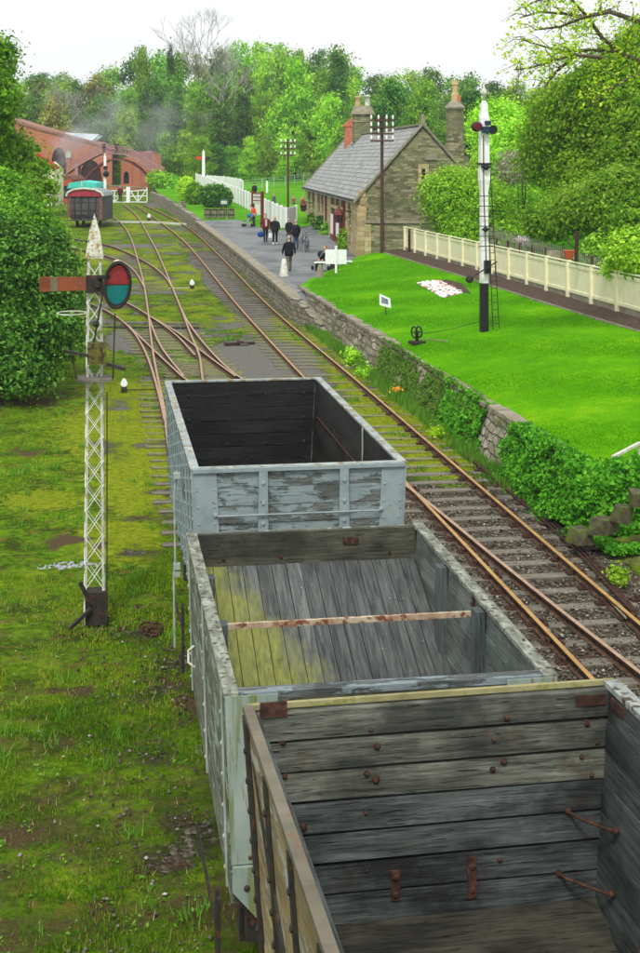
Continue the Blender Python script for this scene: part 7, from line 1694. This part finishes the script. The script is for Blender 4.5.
def bicycle(loc, rz, mt, label):
    r_ = thing('bicycle', label, 'bicycle', loc, rz)
    for y in (-.52, .52):
        w_ = MB(); cyc = [(0, y+.33*math.cos(t), .34+.33*math.sin(t)) for t in [i*PI/10 for i in range(21)]]; w_.tube(cyc, .016, 6, cap=False); [w_.tube([(0, y, .34), (0, y+.32*math.cos(t), .34+.32*math.sin(t))], .003, 3) for t in [i*PI/6 for i in range(12)]]; w_.build('wheel', M['black_paint'], r_)
    m = MB(); [m.tube(q, .016, 6) for q in ([(0, -.52, .34), (0, -.08, .30), (0, -.2, .85)], [(0, -.52, .34), (0, -.18, .78), (0, .38, .82)], [(0, -.08, .3), (0, .40, .76)], [(0, .52, .34), (0, .36, .95)])]; m.build('frame', mt, r_)
    m = MB(); m.ball((0, -.21, .9), (.06, .13, .03), 8, 5); m.build('saddle', M['black_paint'], r_); m = MB(); m.tube([(-.25, .3, 1.0), (0, .38, .98), (.25, .3, 1.0)], .013, 6); m.build('handlebar', M['iron_dark'], r_)
bicycle(spot(304, 249), -.5, M['black_paint'], 'black bicycle leaning by the clipped climbers'); bicycle(spot(307, 252.5), -.3, M['blue_paint'], 'grey-blue bicycle standing nearest the station wall')
# bench with the seated person
pb = spot(326, 272); r_ = thing('bench', 'dark bench under the seated person beside the notice board', 'bench', pb, PI/2+.5)
m = MB(); [m.box((0, -.12+.12*k, .43), (1.5, .10, .04)) for k in range(4)]; m.build('seat', M['pole_wood'], r_); m = MB(); [m.box((0, -.24, .6+.14*k), (1.5, .04, .1)) for k in range(3)]; m.build('backrest', M['pole_wood'], r_)
for sx in (-.65, .65): m = MB(); m.box((sx, .0, .21), (.06, .42, .42)); m.box((sx, -.24, .45), (.06, .05, .9)); m.build('leg', M['iron_dark'], r_)
# cones of stone with white paint; notice board
for (px, yb, yt, w_, lab, pl_) in ((284, 277.5, 259, 5, 'tall white-painted tapered bollard beside the person walking away', 0), (320, 281, 263, 4.5, 'grey tapered bollard left of the notice board with a flat white top', 1), (347, 270, 262, 4, 'small pale tapered bollard right of the notice board', 1)):
    p = G(px, yb, plat); k = dep(p)/FPX; H = (yb-yt)*k; r_ = thing('bollard', lab, 'bollard', p)
    m = MB(); m.lathe((0, 0, 0), [(w_*k, 0), (w_*k*.96, .1), (w_*k*.45, H*.95), (w_*k*.3, H)], 14); m.build('cone', M['white_dirty'] if not pl_ else M['coping'], r_, True)
    if pl_: m = MB(); m.box((0, 0, H+.03), (w_*k*2.6, w_*k*1.4, .06)); m.build('top_plate', M['white_paint'], r_)
p = G(336, 275, lambda x, y: plat(x, y)+.15); k = dep(p)/FPX; r_ = thing('notice_board', 'blank white notice board on a white post by the lawn edge', 'sign', p, -TH)
m = MB(); m.box((.0, 0, 14*k), (2.2*k, .1, 28*k)); m.box((0, 0, 28*k+.02), (3*k, .13, .05)); m.build('post', M['white_paint'], r_)
m = MB(); m.box((-5.6*k, .07, 18*k), (10.2*k, .04, 14.5*k)); m.box((5.4*k, .07, 18*k), (10.2*k, .04, 14.5*k)); m.build('board', M['white_paint'], r_)
# running-in board seen nearly edge-on
p = G(257.5, 221.5, plat); k = dep(p)/FPX; r_ = thing('station_sign', 'maroon station nameboard with white plates seen almost edge-on beside the white fence', 'sign', p, -1.15)
m = MB(); [m.box((x, 0, 15*k), (.16, .16, 30*k)) for x in (-.75, .75)]; 
for x in (-.75, .75): m = MB(); m.box((x, 0, 15*k), (.2, .2, 30*k)); m.build('post', M['maroon'], r_)
m = MB(); m.box((0, 0, 23*k), (1.7, .1, 11*k)); m.build('board', M['maroon'], r_); m = MB(); [m.box((0, -.06, z*k), (1.2, .03, 2.6*k)) for z in (26, 22.5, 19)]; m.build('name_plate', M['white_dirty'], r_)
# tubs and blue sign at the platform end
tubl = ['leftmost wooden half-barrel tub at the far platform end', 'second wooden tub from the left at the far platform end', 'third wooden tub from the left at the far platform end', 'rightmost wooden tub at the far platform end']
for i, px in enumerate((207.5, 214.5, 222, 231)):
    p = G(px, 218.3, plat); k = dep(p)/FPX; r_ = thing('wooden_tub', tubl[i], 'tub', p); R_ = 3.6*k
    m = MB(); m.lathe((0, 0, 0), [(R_*.85, 0), (R_, .45), (R_*.98, 9*k), (R_*.9, 9*k), (R_*.88, 8.4*k)], 14); m.build('tub', pm('old_tub%d' % i, [S(96, 92, 80), S(140, 134, 118)], 4, (3, 3, .6)), r_); m = MB(); [m.lathe((0, 0, z), [(R_*1.01, 0), (R_*1.02, .08)], 14) for z in (.25, 8*k)]; m.build('hoop', M['iron_dark'], r_)
    m = MB(); m.ball((0, 0, 8.6*k), (R_*.8, R_*.8, .12), 10, 5); m.build('soil', M['soil'], r_)
p = G(225, 217, plat)+Vector((0, 1, 0)); k = dep(p)/FPX; r_ = thing('small_sign', 'small blue-grey sign board standing behind the wooden tubs', 'sign', p, 0); m = MB(); m.box((0, 0, 14*k), (7.5*k, .08, 5*k)); m.build('board', pm('blue_sign', [S(70, 92, 110), S(96, 118, 134)], 3), r_); m = MB(); [m.box((x, .06, 6*k), (.1, .08, 12*k)) for x in (-2.5*k, 2.5*k)]; m.build('post', M['pole_wood'], r_)
m = MB(); m.box((0, -.05, 14*k), (5.8*k, .02, 3.2*k)); m.build('pale_panel', M['white_dirty'], r_)
# lawn: stone bed, sign, pulley wheels, chain
cor = [G(x, y, lawnz) for x, y in ((417, 284), (440, 281.5), (463, 293.5), (443, 298.5))]; rg3 = random.Random(6); c0 = sum(cor, Vector((0, 0, 0)))/4
m = MB(); m.prism([c+Vector((0, 0, .01)) for c in cor], (0, 0, .035)); tag(m.build('planting_bed', M['white_dirty'], loc=c0), 'small diamond bed of white gravel in the lawn', 'flower bed', kind='structure')
m = MB(); m2 = MB(); m3 = MB()
for k in range(260):
    u, v = rg3.random(), rg3.random(); p = cor[0].lerp(cor[1], u).lerp(cor[3].lerp(cor[2], u), v); s_ = rg3.uniform(.04, .11)
    (m if k % 3 else m2 if k % 2 else m3).ball(p+Vector((0, 0, .05)), (s_, s_*.8, s_*.6), 6, 4)
for mm, mt_, nm, lb in ((m, M['white_paint'], 'white_stones', 'white stones heaped in the diamond lawn bed'), (m2, M['terracotta'], 'orange_flowers', 'orange flowers scattered in the diamond lawn bed'), (m3, M['coping'], 'brown_stones', 'brown stones among the white ones in the lawn bed')): tag(mm.build(nm, mt_, loc=c0), lb, 'stones', kind='stuff')
cor = [G(x, y, lawnz) for x, y in ((446, 280), (462, 284), (471, 294), (463, 293.5), (441, 281.5))]; m = MB(); m.prism([c+Vector((0, 0, .006)) for c in cor], (0, 0, .02)); tag(m.build('bare_patch', M['soil'], loc=cor[0]), 'bare brown soil edge behind the white stone bed', 'soil', kind='structure')
p = G(386, 315, lawnz); k = dep(p)/FPX; r_ = thing('small_sign', 'small white plate sign on a short stake in the lawn near the wall', 'sign', p, -.55)
m = MB(); m.tube([(0, .02, 0), (-.05, .02, .5)], .02, 6); m.build('stake', M['pole_wood'], r_); m = MB(); m.prism([(-.26, 0, .36), (.2, 0, .26), (.16, 0, .62), (-.26, 0, .78)], (0, .02, 0)); b_ = m.build('plate', M['white_paint'], r_); m = MB(); m.prism([(-.18, -.006, .45), (.1, -.006, .38), (.08, -.006, .58), (-.18, -.006, .68)], (0, .004, 0)); m.build('dark_marks', pm('blue_grey_print', [S(70, 80, 100), S(150, 160, 170)], 12, bump=0), b_)
p = G(417, 344, lawnz); r_ = thing('wire_pulley', 'black signal wire pulley wheels on a stand in the lawn above the creeper', 'pulley', p, .35)
for x in (-.10, .08): m = MB(); m.tube([(x, .17*math.cos(t), .38+.17*math.sin(t)) for t in [i*PI/8 for i in range(17)]], .028, 6, cap=False); [m.tube([(x, 0, .38), (x, .16*math.cos(t), .38+.16*math.sin(t))], .012, 4) for t in (0, 2.1, 4.2)]; w_ = m.build('wheel', M['black_paint'], r_); 
m = MB(); m.box((0, 0, .2), (.06, .1, .4)); m.box((0, 0, .05), (.4, .4, .1)); m.tube([(-.2, 0, .38), (.2, 0, .38)], .02, 6); m.build('stand', M['iron_dark'], r_)
a = G(424, 341.5, lawnz); b = G(448, 343, lawnz); m = MB(); m.tube([a+Vector((0, 0, .08)), b+Vector((0, 0, .05))], .02, 5); tag(m.build('signal_wire', M['coping'], loc=a), 'pale rod lying on the lawn right of the pulley wheels', 'rod')
a = G(424, 340, lawnz)+Vector((0, 0, .2)); b = G(482, 330, lawnz)+Vector((0, 0, .3)); m = MB(); m.tube([a, (a+b)/2-Vector((0, 0, .05)), b], .010, 5); tag(m.build('signal_wire', M['iron_dark'], loc=a), 'thin dark wire running over the lawn from the pulley to the signal foot', 'wire')
# garden bits
p = D(569, 259, 54); r_ = thing('garden_tub', 'small orange tub beside the trellis behind the cream fence', 'tub', p); m = MB(); m.lathe((0, 0, 0), [(.15, 0), (.22, .3), (.24, .32), (.2, .33)], 12); m.build('pot', pm('orange_plastic', [S(176, 74, 40), S(196, 96, 60)], 3, rough=.5), r_)
m = MB(); m.box((-.55, .2, .15), (.5, .3, .3)); m.build('planter_box', M['coping'], r_)
p = D(576, 262, 50); m = MB(); m.tube([(0, 0, 0), (.05, 0, 1.1)], .07, 7); m.build('x', M['rust']) if False else None; o = m.build('stump', M['rust']); o.location = p; tag(o, 'rusty brown upright stump behind the fence near the right edge', 'stump')
# trackside bits
p = G(150, 632); r_ = thing('iron_rings', 'rusty iron rings lying in a small heap in the grass left of the wagons', 'scrap iron', p)
for k, (x, y, z, R_, ph) in enumerate(((0, 0, .03, .13, 0), (.08, .05, .05, .11, .3), (.05, -.1, .04, .10, .2), (-.06, .1, .06, .10, .5))): m = MB(); m.tube([(x+R_*math.cos(t), y+R_*math.sin(t), z+.03*math.sin(t+ph)) for t in [i*PI/8 for i in range(17)]], .018, 6, cap=False); m.build('ring', M['rust'], r_)
p = G(240, 345); r_ = thing('rusty_fitting', 'rusty forked iron fitting lying in the cinders left of the platform track', 'scrap iron', p, .2); m = MB(); m.beam((-.62, 0, .06), (.0, .02, .06), .2, .09); m.beam((.0, 0, .05), (.6, .08, .05), .16, .08); m.box((.02, 0, .09), (.18, .3, .12)); m.build('casting', M['rust'], r_); m = MB(); m.box((.1, -.18, .04), (.3, .14, .06)); m.build('wood_block', M['sleeper'], r_)
rg4 = random.Random(9); pc = G(68, 566); m = MB()
for k in range(60): a = rg4.random()*6.28; q = rg4.random()**.5; m.ball((math.cos(a)*q*.55, math.sin(a)*q*.22, .0), (rg4.uniform(.02, .06), rg4.uniform(.02, .05), .02), 6, 4)
o = m.build('gravel_patch', pm('bluish_gravel', [S(128, 134, 144), S(168, 172, 180)], 6)); o.location = pc; tag(o, 'small patch of bluish-white gravel in the grass behind the lattice post', 'gravel', kind='stuff')
a, b = G(155, 545), G(158, 575)
for i, (x, y) in enumerate(((190, 900), (128, 716), (96, 838))): pass
# orange flowers at the foot of the creeper
LM['orange'] = leafm('orange_petals', [S(226, 120, 20), S(240, 150, 40), S(248, 176, 60), S(250, 190, 90)], 1, .2)
B('poppy_clump', 'clump of orange flowers at the foot of the creeper-covered wall', [(396, 389, dep(Z(396, 392, .3)), 3.2, 2.2)], 9, 8, .035, .05, LM['orange'], cat='flowers', seed=4, trunk=False)
B('weed_clump', 'leafy weeds at the foot of the wall where the creeper begins', [(352, 355, dep(Z(352, 360, .2)), 7, 8), (366, 372, dep(Z(366, 372, .2)), 6, 5)], 60, 20, .04, .12, LM['yellow'], cat='weeds', seed=14, trunk=False)
B('weed_clump', 'yellow-flowered weeds by the rail below the dark ivy', [(437, 432, dep(Z(437, 435, .1)), 6, 3)], 22, 18, .035, .08, LM['yellow'], cat='weeds', seed=15, trunk=False)
B('weed_clump', 'green weeds beside the rods at the far right by the stone blocks', [(618, 576, dep(Z(618, 580, .15)), 7, 8)], 40, 18, .03, .07, LM['bright'], cat='weeds', seed=16, trunk=False)
0 and B('dock_plant', 'broad-leaved weed growing on the ground left of the nearest wagon', [(88, 905, dep(G(88, 915)), 16, 7)], 26, 14, .05, .09, LM['bright'], cat='weeds', seed=17, trunk=False)
a, b = Z(513, 553, .04), Z(545, 553, .04)
p = Z(592, 548, .05); m = MB(); m.box((0, 0, .04), (.38, .16, .08)); m.box((.25, -.03, .03), (.3, .1, .05)); o = m.build('timber_scrap', M['sleeper']); o.location = p; tag(o, 'bit of broken sleeper timber lying between the rods and stone blocks', 'timber')

# ------------------------------------------------------------------ haze: one closed box of even thin air
hz_m = bpy.data.materials.new('haze_air'); hz_m.use_nodes = True; t = hz_m.node_tree; t.nodes.clear()
o_ = t.nodes.new('ShaderNodeOutputMaterial'); pv = t.nodes.new('ShaderNodeVolumePrincipled'); pv.inputs['Color'].default_value = (.86, .92, 1, 1); pv.inputs['Density'].default_value = .00028
t.links.new(pv.outputs[0], o_.inputs['Volume'])
m = MB(); m.box((0, 290, 24), (700, 640, 62)); o = m.build('haze', hz_m); tag(o, 'thin pale haze in the valley air', 'haze', kind='stuff')
# each tree of the bank gets words for what can be told apart: its kind of green, its size and where it rises
def _where(p):
    x, y = proj(p)
    for lim, w_ in ((40, 'at the left edge of the woods'), (100, 'above the brick sheds'), (150, 'above the footbridge'), (205, 'behind the short red-armed signal'), (260, 'behind the white fence'), (310, 'behind the far telegraph pole'), (360, 'left of the ridge chimney'), (420, 'over the station roof'), (480, 'around the tall stone chimney'), (540, 'right of the white signal post'), (9999, 'behind the right-hand garden trees')):
        if x < lim: return w_
for o in list(bpy.data.objects):
    if o.get('group') in ('trees of the wooded bank', 'shrubs at the foot of the wooded bank') and o.parent is None:
        dd_ = dep(o.location); row = 'on the skyline' if dd_ > 258 else 'halfway up' if dd_ > 234 else 'low in front'
        o['label'] = o['label'].replace(' in the wooded bank', '').replace(' along the foot of the wooded bank', '').replace('half-leafed ', '')+' '+row+', '+_where(o.location)
for o in bpy.data.objects:
    if o.get('label') and len(o['label'].split()) > 16: o['label'] = ' '.join(o['label'].split()[:16])
_hedge = {}
for o in bpy.data.objects:
    if o.get('group') == 'roller frames under the signal rods': _hedge[o] = o.location.y
for i, o in enumerate(sorted(_hedge, key=_hedge.get)):
    o['label'] = ['nearest', 'second nearest', 'third nearest', 'fourth', 'middle', 'sixth', 'seventh', 'second farthest', 'farthest'][i]+' rusty roller frame under the signal rods beside the near rail'

from collections import defaultdict
_by = defaultdict(list)
for o in bpy.data.objects:
    if o.parent is None and o.get('label') and o.get('group'): _by[o['label']].append(o)
for lb, os_ in _by.items():
    if len(os_) > 1:
        os_.sort(key=lambda q: proj(q.location)[0]); n_ = len(os_)
        names = {2: ['left of two', 'right of two'], 3: ['left of three', 'middle of three', 'right of three']}.get(n_, [['leftmost', 'second from left', 'third from left', 'fourth from left', 'fifth from left', 'sixth from left', 'seventh from left', 'eighth from left'][i] for i in range(min(8, n_))])
        for o, w_ in zip(os_, names): o['label'] = lb+' ('+w_+')'
